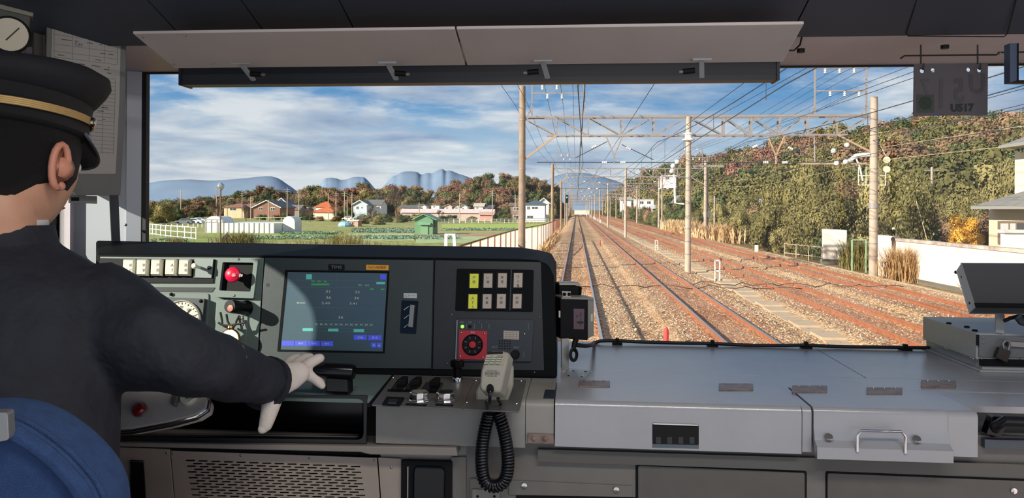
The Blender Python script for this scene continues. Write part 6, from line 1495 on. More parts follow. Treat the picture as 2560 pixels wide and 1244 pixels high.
house('house', 'white house with a gabled roof behind the blue-roofed house', 1346, 1372, 507, 496, 262, 8, (236, 228, 214), (214, 204, 190), 'gable_y', trim=wm)
house('house', 'brownish house partly hidden left of the near pole', 1276, 1312, 514, 508, 250, 8, (140, 112, 102), (120, 100, 94), 'gable_x', ((1284, 518, 1298, 526), (1284, 538, 1298, 544)))
house('wooden_hut', 'small wooden hut with a pinkish front beside a blue sheet', 870, 895, 552, 548, 165, 3, (206, 160, 140), (220, 206, 196), 'flat', ((876, 555, 883, 561),), cat='hut', eave=.2)
c = P(862, 566, D=165); t = tag(MB().sphere((c.x, c.y, -.8), 1.5, 10, 6, sz=.6).build('blue_sheet', mat('sheet_blue', (150, 190, 216), .5), smooth=False), 'pale blue plastic sheet heaped beside the wooden hut', 'sheet')
c = P(958, 545, D=240)
# cars
def car(px_, D_, col, label, L_=4.2, ang=0):
    p = P(px_, 560, D=D_); t = thing('car', label, 'car', (p.x, p.y, -1.05)); x, y = p.x, p.y; m = mat('car_%d_%d_%d' % col, col, .3)
    prof = [(-.5, .25), (-.5, .62), (-.42, .8), (-.25, .86), (-.14, 1.3), (.18, 1.32), (.34, .9), (.47, .78), (.5, .5), (.5, .25)]
    MB().prism([(x + a * L_, y - .8, -1.05 + b) for a, b in prof], (0, 1.6, 0)).build('body', m, t, bevel=.05)
    MB().prism([(x + a * L_, y - .82, -1.05 + b) for a, b in ((-.2, .9), (-.12, 1.24), (.16, 1.24), (.27, .92))], (0, 1.64, 0)).build('windows', winm, t)
    for a in (-.3, .3): MB().lathe((x + a * L_, y - .85, -.75), (0, 1, 0), [(.3, 0), (.3, 1.7)], 14).build('wheel', black, t)
car(462, 178, (110, 112, 118), 'dark grey parked car at the left, beside the white car'); car(487, 182, (236, 236, 234), 'white parked car in the left field edge'); car(497, 200, (206, 208, 208), 'silver parked car behind the white car')
car(870, 245, (230, 228, 224), 'white car parked before the blue-grey house'); 
# bare big tree and left trees
tw = twiggy(3, 0, 0); me = tw.build('p', barkm).data
for ob in list(COL.objects):
    if ob.data is me: bpy.data.objects.remove(ob)
for (px_, D_, s, lab) in ((992, 205, 8.8, 'big bare brown tree between the houses and the field'), (775, 220, 4.5, 'small bare tree left of the orange house'), (530, 230, 5.5, 'bare tree behind the parked cars, left one'), (615, 225, 4.5, 'bare tree behind the plastic tunnels'), (545, 240, 5, 'bare tree behind the globe lamp'), (930, 222, 4, 'small bare tree before the blue-grey house'), (1100, 240, 3.5, 'small bare tree before the far row of houses')):
    p = P(px_, 540, D=D_); t = bpy.data.objects.new('bare_tree', None); COL.objects.link(t); t.location = (p.x, p.y, -1.1); t.scale = (s, s, s); t.rotation_euler = (0, 0, px_)
    t['label'] = lab; t['category'] = 'tree'
    o = bpy.data.objects.new('branches', me); COL.objects.link(o); o.parent = t
    q = bpy.data.objects.new('foliage', leafmesh('far', 1, 'brown')) if s > 8 else None
vg = ((412, 190, 3.6, 4.6, 'bamboo', 'light green willow-like tree at the far left behind the cars'), (380, 200, 3, 3.6, 'olive', 'olive tree at the left edge of the window'), (450, 205, 3, 3.0, 'green', 'dark bush behind the dark grey car'), (490, 210, 3.5, 2.6, 'green', 'dark bush behind the white car'), (396, 175, 3, 1.8, 'olive', 'tan bush left of the cars'),
      (720, 250, 2.5, 2.2, 'green', 'dark green bush right of the brown house'), (765, 245, 4.2, 1.8, 'green', 'dark hedge left of the orange house'), (845, 250, 2.6, 2.6, 'green', 'round green bush right of the orange house'), (870, 258, 3.2, 3.6, 'green', 'dark tree left of the blue-grey house'), (945, 240, 3.4, 2.2, 'olive', 'olive bush in front of the white wing'), (915, 225, 2.8, 1.8, 'olive', 'low olive bush before the blue-grey house'), (965, 215, 3, 2.0, 'green', 'dark bush at the foot of the big bare tree, left'), (1010, 212, 3.2, 2.0, 'green', 'dark bush at the foot of the big bare tree, right'), (1040, 240, 3, 2.0, 'olive', 'olive bush above the green shed'), (1105, 235, 3.5, 1.6, 'green', 'dark hedge right of the shed'), (1135, 240, 3, 1.7, 'green', 'dark hedge in the middle of the field edge'), (1180, 240, 2.5, 1.4, 'olive', 'low olive bush left of the pink barn'), (1255, 245, 3.6, 3.4, 'green', 'dark tree right of the pink barn'), (1268, 236, 2.6, 2.2, 'olive', 'olive bush left of the brownish house'), (1180, 232, 2.6, 1.0, 'olive', 'low hedge by the guard fence'),
      (1382, 200, 1.8, 4.5, 'bamboo', 'tall yellow-green thicket right of the white house'), (655, 245, 2.6, 1.6, 'olive', 'low bush before the brown house'), (800, 235, 2.4, 1.3, 'brown', 'brown bush in the field before the orange house'), (840, 225, 2.4, 1.4, 'brown', 'brown bush in the field left of the hut'), (690, 240, 2.0, 1.6, 'brown', 'brown bush behind the plastic tunnels'), (905, 190, 2.4, 1.4, 'olive', 'bush right of the wooden hut'), (950, 185, 2.4, 1.1, 'olive', 'low bush between hut and shed'))
for k, (px_, D_, rad, hz_, kind, lab) in enumerate(vg):
    p = P(px_, 540, D=D_); tree('shrub', k % 4, kind, (p.x, p.y, -1.2), rad, hz_, lab, 'tree' if 'tree' in lab else 'bush', 'bushes and trees round the village', 'village_tree' if 'tree' in lab else 'village_bush', k * 1.3, trunk=True)
for k in range(15):
    px_ = 1536 + k * 13; D_ = 17.5 / ((px_ - 1280) / F * .9965 - .0837) * (.97 + .06 * (k % 2)); p = P(px_, 540, D=D_)
    top = P(px_, 506 + 6 * (k % 3), D=D_).z
    tree('shrub', k % 4, ('green', 'olive', 'green', 'brown')[k % 4], (p.x, p.y, -.6), 3.0, (top + .6) / 1.5, 'distant %s bush below the white houses right of the tracks' % ('dark green', 'olive', 'dark green', 'brown')[k % 4], 'bush', 'distant %s bushes below the white houses' % ('green', 'olive', 'green', 'brown')[k % 4], 'distant_bush', k, trunk=False)
# utility poles
ordn = ('first', 'second', 'third', 'fourth', 'fifth', 'sixth', 'seventh', 'eighth', 'ninth', 'tenth', 'eleventh', 'twelfth', 'thirteenth', 'fourteenth', 'fifteenth', 'sixteenth', 'seventeenth', 'eighteenth', 'nineteenth', 'twentieth')
ups_ = [(452, 473, 250), (541, 462, 240), (605, 478, 250), (627, 490, 240), (672, 500, 160), (718, 468, 235), (747, 482, 240), (821, 482, 250), (840, 478, 240), (861, 479, 245), (868, 490, 240), (880, 482, 230), (1048, 505, 245), (1149, 483, 235), (1231, 478, 235), (1288, 485, 245)]
for k, (px_, yt_, D_) in enumerate(ups_):
    p = P(px_, 540, D=D_); zt_ = P(px_, yt_, D=D_).z; t = thing('utility_pole', 'slim utility pole in the village, %s from the left' % ordn[k], 'utility pole', (p.x, p.y, -1.1), 'utility poles in the village')
    MB().cyl((p.x, p.y, -1.2), (p.x, p.y, zt_), .16, 8, .12).build('pole', polem, t, smooth=True)
    if k % 3 != 1: MB().bar((p.x - .9, p.y, zt_ - .6), (p.x + .9, p.y, zt_ - .6), .12).build('cross_arm', galv, t); MB().bar((p.x - .7, p.y, zt_ - 1.3), (p.x + .7, p.y, zt_ - 1.3), .12).build('cross_arm', galv, t)
for k, (px_, yt_, D_) in enumerate(((602, 491, 235), (1214, 470, 260))):
    p = P(px_, 540, D=D_)
p = P(568, 540, D=190); zt_ = P(568, 495, D=190).z; t = thing('street_light', 'curved pale street light pole near the cream house', 'street lamp', (p.x, p.y, -1.1))
MB().tube([(p.x, p.y, -1.1), (p.x, p.y, zt_ - .6), (p.x + .25, p.y, zt_ - .1), (p.x + 1.1, p.y, zt_)], [.1, .09, .07, .06], 8).build('pole', galv, t, smooth=True); MB().box(p.x + .9, p.x + 1.6, p.y - .15, p.y + .15, zt_ - .06, zt_ + .08).build('lamp_head', galv, t)
# right-hand poles
for k, (px_, yt_, yb_, D_, arms, lab) in enumerate(((1767, 388, 597, 85, 2, 'pale catenary anchor mast right of the middle mast with a cross beam'), (1786, 490, 570, 105, 1, 'yellowish utility pole beside the anchor mast'), (1655, 440, 556, 118, 1, 'concrete pole right of centre with a V arm in the distance'), (1598, 460, 545, 195, 0, 'concrete pole left of the far white houses'), (1556, 470, 540, 270, 0, 'thin distant concrete pole nearer the vanishing tracks'), (2027, 463, 540, 110, 3, 'short lamp pole standing above the bushes'), (1946, 475, 520, 140, 1, 'utility pole with a cross arm above the bushes'), (2329, 417, 560, 85, 2, 'brown topped utility pole on the hillside right of the near gantry pole'))):
    p = P(px_, yb_, D=D_); zt_ = P(px_, yt_, D=D_).z; t = thing('trackside_pole', lab, 'pole', (p.x, p.y, -.5)); rr_ = .16 if D_ < 100 else .14
    MB().cyl((p.x, p.y, -.6), (p.x, p.y, zt_), rr_, 10, rr_ * .8).build('pole', polem, t, smooth=True)
    if k == 0: MB().bar((p.x - 1.6, p.y, zt_ - .25), (p.x + .2, p.y, zt_ - .25), .14).build('cross_arm', galv, t); MB().box(p.x - .35, p.x + .35, p.y - .2, p.y + .2, 2.1, 2.7).build('switch_box', porc, t)
    elif arms == 3: MB().box(p.x - .4, p.x + .4, p.y - .1, p.y + .1, zt_ - .05, zt_ + .15).build('lamp_head', porc, t)
    elif arms: MB().bar((p.x - .8, p.y, zt_ - .4), (p.x + .8, p.y, zt_ - .4), .12).build('cross_arm', galv, t)
# railway signal far left
p = P(1417, 540, D=150); t = thing('railway_signal', 'black railway signal with a green light left of the far tracks', 'signal', (p.x, p.y, -.5)); zs = P(1417, 497, D=150).z
MB().cyl((p.x, p.y, -.6), (p.x, p.y, zs + .4), .1, 8).build('post', galv, t); MB().box(p.x - .3, p.x + .3, p.y - .15, p.y, zs - .8, zs + .8).build('head', black, t)
MB().sphere((p.x, p.y - .16, zs + .3), .15, 8, 6).build('green_lens', mat('signal_green', (60, 220, 150), .4, emit=2.0), t)
# white buildings in the distance
house('overbridge_building', 'pale building closing the view at the end of the tracks', 1436, 1474, 525, 523, 455, 10, (226, 212, 196), (190, 176, 164), 'flat', cat='building')
house('house', 'white house on the lower right hillside, left one', 1552, 1578, 500, 493, 300, 7, (240, 236, 230), (176, 168, 164), 'gable_x', ((1558, 502, 1564, 508),), zb_=-.6)
house('house', 'long white building on the lower right hillside', 1588, 1634, 499, 496, 262, 8, (240, 236, 230), (200, 192, 186), 'flat', ((1600, 503, 1608, 509), (1618, 503, 1626, 509)), zb_=-.6)
house('house', 'white hillside house high above the tracks', 1656, 1690, 440, 432, 235, 7, (246, 244, 240), (222, 218, 214), 'flat', ((1664, 441, 1672, 447),), zb_=9.5)
house('hut', 'low hut with a white gable near the pampas grass', 1632, 1662, 522, 514, 170, 4, (170, 160, 148), (196, 196, 196), 'gable_x', cat='hut', zb_=-.5)
house('house', 'white roofed house half hidden in the bushes', 1897, 1942, 509, 500, 118, 6, (216, 214, 208), (196, 198, 204), 'gable_y', zb_=-.5)
house('house', 'grey roofed house behind the middle mast', 1690, 1712, 502, 490, 180, 6, (196, 190, 184), (120, 116, 118), 'gable_y', zb_=-.5)
# white wall with pier, gap frame and railing
wwm = gmat('weathered_white_wall', [(0.30, lin((206, 168, 150))), (0.40, lin((236, 220, 204))), (0.6, lin((248, 240, 226)))], .5, stretch=(1, 1, .6), bump=.15, bscale=6, dist=.02)
A, B_ = P(2203, 683, Z=-.4), P(2378, 714, Z=-.4); dr = (B_ - A).normalized()
X0 = 15.5
t = thing('boundary_wall', 'long sunlit white-painted boundary wall right of the tracks', 'wall', (X0, 38, -.45))
mb = MB(); mb.prism([(15.45, 39.2, -.5), (15.75, 39.2, -.5), (15.75, 39.2, 1.5), (15.45, 39.2, 1.5)], (.35, -27, 0)); mb.build('wall_body', wwm, t)
MB().prism([(15.4, 39.3, 1.42), (15.8, 39.3, 1.42), (15.8, 39.3, 1.55), (15.4, 39.3, 1.55)], (.35, -27, 0)).build('coping', mat('coping_stain', (206, 190, 176), .85, col2=(150, 128, 112), scale=1.5), t)
MB().prism([(15.38, 39.2, -.5), (15.5, 39.2, -.5), (15.5, 39.2, -.22), (15.38, 39.2, -.22)], (.35, -27, 0)).build('footing', mat('footing_grey', (120, 112, 98), .9, var=.1, scale=1), t)
MB().box(15.40, 15.80, 39.3, 41.3, -.5, 1.62).build('end_pier', wwm, t)
MB().cyl((15.35, 38.9, -.4), (15.35, 38.9, 1.6), .05, 8).build('drain_pipe', mat('pipe_brown', (150, 120, 96), .7), t)
PWp = Plane(P(2088, 640, X=15.6), (1, 0, 0), (0, -1, 0))
t = thing('wall_pier', 'free-standing weathered white wall slab between railing and weeds', 'wall', P(2088, 662, X=15.6))
yq = P(2060, 655, X=15.1).y
q = [P(x, y, Y=yq) for x, y in ((2058.5, 572), (2117, 575), (2113, 664), (2057, 654))]
MB().prism([q[0], q[1], V((q[1].x, yq, -.45)), V((q[0].x, yq, -.45))], (.05, .4, 0)).build('slab', wwm, t)
MB().box(q[0].x - .05, q[1].x + .1, yq - .06, yq + .45, -.6, -.1).build('footing', mat('footing_grey', (120, 112, 98), .9, var=.1, scale=1), t)
a_, b_ = P(1999, 640, Z=.1), P(2055, 655, Z=.1)
fr = mat('railing_tan', (190, 168, 146), .7)
t = thing('railing', 'tan steel tube railing left of the white wall slab', 'railing', a_)
p0 = V((q[0].x - 1.0, yq + 5.0, -.5)); p1 = V((q[0].x - .05, yq + .1, -.5))
for k in range(4): p = p0.lerp(p1, k / 3); MB().cyl(p, p + V((0, 0, 1.15)), .03, 8).build('post', fr, t)
for z in (.5, 1.12): MB().cyl(p0 + V((0, 0, z)), p1 + V((0, 0, z)), .028, 8).build('rail', fr, t)
t = thing('gate_frame', 'pale green steel gate frame between the wall slab and the long wall', 'gate', P(2145, 660, X=15.3))
gf = mat('gate_green', (150, 176, 140), .6); yq2 = 42.5
za, xa_ = P(2130, 599, Y=yq2).z, P(2130, 599, Y=yq2).x; xb_ = P(2165, 598, Y=yq2).x
MB().bar((xa_, yq2, -.5), (xa_, yq2, za), .07).build('post', gf, t); MB().bar((xa_, yq2, za), (xb_, yq2, za), .06).build('top_bar', gf, t); MB().bar((xb_, yq2, -.5), (xb_, yq2, za), .07).build('post', gf, t)
t = thing('wall_lamp', 'small pale floodlight on a curved stem behind the long white wall', 'lamp', P(2239, 588, D=44))
pp_ = [P(x, y, D=44) for x, y in ((2241, 592), (2241, 576), (2238, 570), (2234, 572))]; pp_[0].z = .2
MB().tube(pp_, .05, 8).build('stem', porc, t, smooth=True); MB().sphere(pp_[-1], .1, 8, 6).build('lamp_head', porc, t)
t = thing('leaning_pole', 'thin bamboo pole leaning against the sunlit white wall', 'pole', P(2385, 720, Z=-.3))
MB().tube([(15.3, 31.9, -.35), P(2318, 600, D=37), P(2290, 500, D=41)], .02, 6).build('bamboo', mat('bamboo_stick', (190, 164, 128), .7), t)
# house at the right edge
cr_ = mat('render_cream', (214, 196, 164), .85, var=.04, scale=.8); rt = mat('slate_roof', (128, 124, 118), .8, var=.12, scale=2.5)
hx = 19.5; yb2 = P(2472, 560, X=hx).y; yf2 = yb2 - 11
t = thing('corner_house', 'cream rendered house with grey slate roofs at the right edge', 'house', (hx, yb2, -.5))
ze = P(2450, 514, X=hx - .8).z
MB().box(hx, hx + 8, yf2, yb2, -.5, ze).build('lower_walls', cr_, t)
def hiproof(name, x0, x1, y0, y1, z, h, ins):
    mb = MB(); mb.v = [(x0, y0, z), (x1, y0, z), (x1, y1, z), (x0, y1, z), (x0 + ins, y0 + ins, z + h), (x1 - ins, y0 + ins, z + h), (x1 - ins, y1 - ins, z + h), (x0 + ins, y1 - ins, z + h), (x0, y0, z - .14), (x1, y0, z - .14), (x1, y1, z - .14), (x0, y1, z - .14)]
    mb.f = [(0, 1, 5, 4), (1, 2, 6, 5), (2, 3, 7, 6), (3, 0, 4, 7), (4, 5, 6, 7), (0, 8, 9, 1), (1, 9, 10, 2), (2, 10, 11, 3), (3, 11, 8, 0), (8, 11, 10, 9)]; return mb.build(name, rt, t)
yl_ = P(2431, 514, X=hx - .9).y
hiproof('lower_roof', hx - .9, hx + 9, yf2 - 1, yl_, ze, 1.15, 2.6)
MB().box(hx - .98, hx - .9, yf2 - 1, yl_, ze - .16, ze - .02).build('gutter', mat('gutter_grey', (150, 146, 140), .6), t)
ux = hx + 1.3; yu = P(2537, 430, X=ux).y; zu = P(2537, 383, X=ux).z
MB().box(ux, ux + 6, yf2, yu, ze, zu).build('upper_walls', mat('render_pale', (240, 220, 190), .85, var=.04, scale=.8), t)
q_ = P(2500, 364, X=ux - .9); hiproof('upper_roof', ux - .9, ux + 7, yf2 - 1, q_.y, q_.z, 1.5, 3.0)
MB().box(ux - .98, ux - .9, yf2 - 1, q_.y, q_.z - .14, q_.z).build('gutter', mat('gutter_grey', (150, 146, 140), .6), t)
PHw = Plane((hx, 0, 0), (0, -1, 0), (-1, 0, 0))
f = MB().slab([(2494, 552), (2640, 553), (2640, 610), (2494, 610)], PHw, 0, .05).build('window', mat('frame_brown', (122, 104, 86), .6), t)
MB().slab([(2501, 558), (2520, 558), (2520, 612), (2501, 612)], PHw, .05, .07).build('pane', mat('curtain_pale', (196, 192, 190), .4), f); MB().slab([(2525, 558), (2538, 558), (2538, 612), (2525, 612)], PHw, .05, .07).build('pane', mat('curtain_pale', (196, 192, 190), .4), f); MB().slab([(2542, 557), (2630, 557), (2630, 600), (2542, 600)], PHw, .05, .07).build('pane', winm, f)
t = thing('garden_wall', 'low white garden wall with coping in front of the cream house', 'wall', P(2540, 600, D=30))
g0 = P(2512, 582, D=29); MB().box(g0.x, g0.x + 6, g0.y, g0.y + .3, -.5, g0.z).build('wall_body', wm, t); MB().box(g0.x - .08, g0.x + 6, g0.y - .08, g0.y + .38, g0.z, g0.z + .12).build('coping', mat('coping_pale', (206, 204, 196), .8), t)
# far mountains, blue-grey of distance haze put into their colour
mtm = gmat('hazed_mountain', [(0.35, lin((112, 130, 150))), (0.6, lin((124, 142, 162))), (0.8, lin((132, 150, 166)))], .0008, rough=1)
def ridge(name, pts, D_, m, label):
    mb = MB(); pts = resample([P(x, y, D=D_) for x, y in pts], 110)
    for p in pts:
        d = (p - CAM); d.z = 0; d.normalize(); h = p.z
        for f, q in ((-.12, -20), (-.07, h * .45), (-.02, h * .85), (0, h), (.05, h * .6), (.12, -20)): mb.v.append((p.x + d.x * D_ * f, p.y + d.y * D_ * f, q if q < 0 else q))
    for i in range(len(pts) - 1):
        for j in range(5): mb.f.append((i * 6 + j, (i + 1) * 6 + j, (i + 1) * 6 + j + 1, i * 6 + j + 1))
    return tag(mb.build(name, m, smooth='all', recalc=False), label, 'mountain')
ridge('mountain_ridge', [(-900, 470), (-600, 452), (-300, 456), (0, 462), (200, 458), (300, 460), (372, 457), (400, 452), (470, 448), (530, 451), (600, 446), (650, 441), (675, 440), (695, 445), (715, 458), (745, 480), (775, 515)], 7000, mtm, 'long hazy blue mountain ridge at the far left')
ridge('mountain_ridge', [(780, 500), (806, 452), (822, 444), (838, 445), (852, 449), (866, 448), (880, 443), (900, 442), (918, 449), (960, 500)], 8200, mtm, 'low twin-humped hazy blue hill left of centre')
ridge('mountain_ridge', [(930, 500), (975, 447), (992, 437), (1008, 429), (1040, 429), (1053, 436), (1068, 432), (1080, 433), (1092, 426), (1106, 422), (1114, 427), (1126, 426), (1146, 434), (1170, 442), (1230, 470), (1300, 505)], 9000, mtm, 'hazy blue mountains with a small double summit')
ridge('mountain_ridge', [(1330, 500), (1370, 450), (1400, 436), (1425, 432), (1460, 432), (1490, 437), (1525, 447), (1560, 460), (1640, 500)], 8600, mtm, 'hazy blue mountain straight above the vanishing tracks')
# ================================================================ DRIVER
suit = mat('navy_suit', (29, 32, 41), .8, var=.12, scale=30, bump=.9, bscale=16)
skinm = mat('skin', (206, 156, 128), .5, var=.05, scale=20)
hairm = mat('hair', (18, 16, 17), .6, bump=.8, bscale=900)
glovem = mat('white_glove', (214, 204, 194), .75, var=.05, scale=30, bump=.2, bscale=300)
capm = mat('cap_cloth', (18, 20, 26), .85, bump=.2, bscale=900)
dr_ = thing('person', 'train driver in a dark navy uniform and peaked cap reaching for the lever', 'person', (-.8, 1.0, FL + .45))
def skin(name, verts, edges, m, parent, root=0, sub=2, disp=None):
    me = bpy.data.meshes.new(name); me.from_pydata([tuple(v[:3]) for v in verts], edges, [])
    o = bpy.data.objects.new(name, me); COL.objects.link(o)
    md_ = o.modifiers.new('skin', 'SKIN'); md_.use_smooth_shade = True
    sv = me.skin_vertices[0].data
    for i, v in enumerate(verts):
        rr_ = v[3]; sv[i].radius = rr_ if isinstance(rr_, tuple) else (rr_, rr_); sv[i].use_root = (i == root)
    s_ = o.modifiers.new('sub', 'SUBSURF'); s_.levels = sub; s_.render_levels = sub
    bpy.context.view_layer.update()
    me2 = bpy.data.meshes.new_from_object(o.evaluated_get(bpy.context.evaluated_depsgraph_get()))
    bpy.data.objects.remove(o); me2.materials.clear(); me2.materials.append(m); me2.name = name
    me2.polygons.foreach_set('use_smooth', [True] * len(me2.polygons))
    o = bpy.data.objects.new(name, me2); COL.objects.link(o)
    if parent is not None: o.parent = parent; o.matrix_parent_inverse = parent.matrix_world.inverted()
    return o
def vd(px_, py_, D_, r_): p = P(px_, py_, D=D_); return (p.x, p.y, p.z, r_)
# --- jacket: torso + both arms in one surface (elliptic cross sections), extra creases by displacement
def ringpath(rings, n=28):
    """rings: (centre, axis-x vec, axis-y vec) -> points"""
    return [[c + ax * cos(2 * pi * k / n) + ay * sin(2 * pi * k / n) for k in range(n)] for c, ax, ay in rings]
HX, HY = -.845, 1.10                      # head centre in plan
mb = MB()
def tr_(x, y, z, wx, wy, yaw=12):
    a = R(yaw); return (V((x, y, Z0 + z)), V((cos(a), sin(a), 0)) * wx, V((-sin(a), cos(a), 0)) * wy)
tor = [tr_(-.85, .98, -.72, .22, .17), tr_(-.85, .98, -.62, .225, .165), tr_(-.85, .99, -.48, .21, .145), tr_(-.853, 1.0, -.36, .207, .14), tr_(-.863, 1.02, -.26, .207, .138), tr_(-.87, 1.04, -.17, .205, .125), tr_(-.868, 1.06, -.115, .18, .11), tr_(-.862, 1.075, -.080, .125, .09), tr_(-.857, 1.085, -.058, .075, .072), tr_(-.855, 1.088, -.035, .062, .064)]
mb.loft(ringpath(tor)); 
# shoulder + arm
def armring(p, q, c, a, b, twist=0):
    d = (q - p).normalized(); x = d.cross(UP).normalized(); y = d.cross(x) * -1; return (c, x * a, y * b)
S = [P(222, 790, D=1.17), P(290, 826, D=1.15), P(385, 864, D=1.12), P(462, 892, D=1.12), P(520, 912, D=1.155), P(580, 928, D=1.205), P(632, 945, D=1.25), P(668, 958, D=1.285)]
wd = [(.078, .090), (.074, .086), (.062, .068), (.055, .057), (.052, .055), (.047, .048), (.043, .041), (.041, .037)]
rg = []
for i, c in enumerate(S):
    a = S[max(i - 1, 0)]; b = S[min(i + 1, len(S) - 1)]; rg.append(armring(a, b, c, *wd[i]))
def dense(rg, k=4):
    out = []
    cs = resample([r_[0] for r_ in rg], 1)if False else None
    for a, b in zip(rg[:-1], rg[1:]):
        for j in range(k): t = j / k; out.append(tuple(a[m_] .lerp(b[m_], t) for m_ in range(3)))
    out.append(rg[-1]); return out
arm = ringpath(dense(rg, 6), 32)
r = random.Random(2)
import mathutils.noise as mn
for ring in arm[4:-2]:
    cc = sum(ring, V()) / len(ring)
    for j, p in enumerate(ring):
        w_ = mn.noise(V((p.x * 9, p.y * 14 + p.x * 8, p.z * 20))) * .011 + mn.noise(p * 30) * .003
        ring[j] = p + (p - cc).normalized() * w_
mb.loft(arm)
# left arm hanging forward (mostly out of frame)
SL = [V((-1.03, 1.04, Z0 - .16)), V((-1.09, 1.05, Z0 - .30)), V((-1.08, 1.16, Z0 - .40)), V((-1.02, 1.34, Z0 - .36))]
rl = [armring(SL[max(i - 1, 0)], SL[min(i + 1, 3)], c, w_, w_) for i, (c, w_) in enumerate(zip(SL, (.075, .065, .055, .043)))]
mb.loft(ringpath(dense(rl, 3), 20))
jk = mb.build('jacket', suit, dr_, smooth='all')
rm_ = jk.modifiers.new('join', 'REMESH'); rm_.mode = 'VOXEL'; rm_.voxel_size = .007; rm_.use_smooth_shade = True
sm_ = jk.modifiers.new('smooth', 'SMOOTH'); sm_.iterations = 5; sm_.factor = .5
# collar, back seam and cuff
MB().loft(ringpath([tr_(-.856, 1.085, -.062, .075, .074), tr_(-.855, 1.088, -.028, .064, .066), tr_(-.855, 1.088, -.028, .058, .060), tr_(-.856, 1.085, -.060, .066, .066)])).build('collar', suit, dr_, smooth=True)
MB().loft(ringpath([tr_(-.855, 1.087, -.045, .057, .058), tr_(-.855, 1.089, -.020, .056, .058), tr_(-.855, 1.089, -.020, .052, .053), tr_(-.855, 1.087, -.045, .052, .053)])).build('shirt_collar', mat('shirt_white', (205, 205, 205), .7), dr_, smooth=True)
a_ = S[-1]; dirn = (S[-1] - S[-2]).normalized(); cuff = armring(S[-2], S[-1], a_ + dirn * .004, .0445, .0445)
MB().loft(ringpath([(cuff[0] - dirn * .012, cuff[1] * 1.0, cuff[2] * 1.0), cuff, (cuff[0], cuff[1] * .8, cuff[2] * .8), (cuff[0] - dirn * .01, cuff[1] * .8, cuff[2] * .8)])).build('cuff', suit, dr_, smooth=True)
bs = MB(); bs.loft(ringpath([(P(601, 866, D=1.175), V((.004, 0, .003)), V((.001, .004, 0))), (P(612, 898, D=1.165), V((.004, 0, .003)), V((.001, .004, 0)))], 8)); bs.build('sleeve_button', mat('sleeve_gold', (150, 128, 100), .3, metal=.8), dr_, smooth=True)
# trousers: thighs forward under the console
skin('trousers', [(-.85, .98, Z0 - .62, (.17, .15)), (-.74, 1.04, Z0 - .58, .10), (-.615, 1.20, Z0 - .545, .085), (-.62, 1.21, Z0 - 1.25, .055), (-.98, 1.04, Z0 - .60, .10), (-1.06, 1.20, Z0 - .56, .085), (-1.06, 1.21, Z0 - 1.25, .055)], [(0, 1), (1, 2), (2, 3), (0, 4), (4, 5), (5, 6)], suit, dr_)
for x in (-.62, -1.06): MB().loft(ringpath([(V((x, 1.22, Z0 - 1.31)), V((.05, 0, 0)), V((0, .06, 0))), (V((x, 1.24, Z0 - 1.27)), V((.048, 0, 0)), V((0, .07, 0))), (V((x, 1.29, Z0 - 1.26)), V((.035, 0, 0)), V((0, .04, 0)))], 14)).build('shoe', black, dr_, smooth=True)
# --- head
def head_pt(th, ph):
    """th: azimuth from face direction, ph: elevation; returns local (right, forward, up) in metres"""
    cph, sph = cos(ph), sin(ph)
    x = .074 * sin(th) * cph; y = .093 * cos(th) * cph; z = .117 * sph
    f = max(0, cos(th)); lo = max(0, -sph)
    y -= .012 * lo * (1 - f); x *= 1 - .30 * lo ** 1.3 * (.35 + .65 * f); y += .010 * lo * f               # jaw narrows, chin forward
    if f > .6: y -= .004
    y += .022 * math.exp(-((th) / .20) ** 2) * math.exp(-((ph + .12) / .22) ** 2)                           # nose
    y += .006 * math.exp(-((th) / .32) ** 2) * math.exp(-((ph + .52) / .10) ** 2)                           # lips
    y += .005 * math.exp(-((abs(th) - .28) / .3) ** 2) * math.exp(-((ph - .20) / .10) ** 2)                 # brow
    y -= .009 * math.exp(-((abs(th) - .38) / .16) ** 2) * math.exp(-((ph - .04) / .11) ** 2)                # eye sockets
    x += (.004 if th > 0 else -.004) * math.exp(-((abs(th) - .8) / .35) ** 2) * math.exp(-((ph + .12) / .2) ** 2)   # cheekbones
    return V((x, y, z))
HC = V((HX, HY, Z0 + .068)); hy_ = R(-6)
HM = Matrix.Translation(HC) @ Matrix.Rotation(hy_, 4, 'Z') @ Matrix.Rotation(R(-8), 4, 'X')
hm = MB(); rings = []
for i in range(1, 26):
    ph = -pi / 2 + pi * i / 26; rings.append([HM @ head_pt(2 * pi * k / 44 if k < 22 else 2 * pi * k / 44 - 2 * pi, ph) for k in range(44)])
hm.loft(rings); hd_ = hm.build('head', skinm, dr_, smooth='all')
MB().tube([HM @ V((0, -.030, -.035)), HM @ V((0, -.030, -.085)), V((HX - .01, HY - .012, Z0 - .055)), V((HX - .01, HY - .02, Z0 - .10))], [.058, .054, .053, .060], 26).build('neck', skinm, dr_, smooth='all')
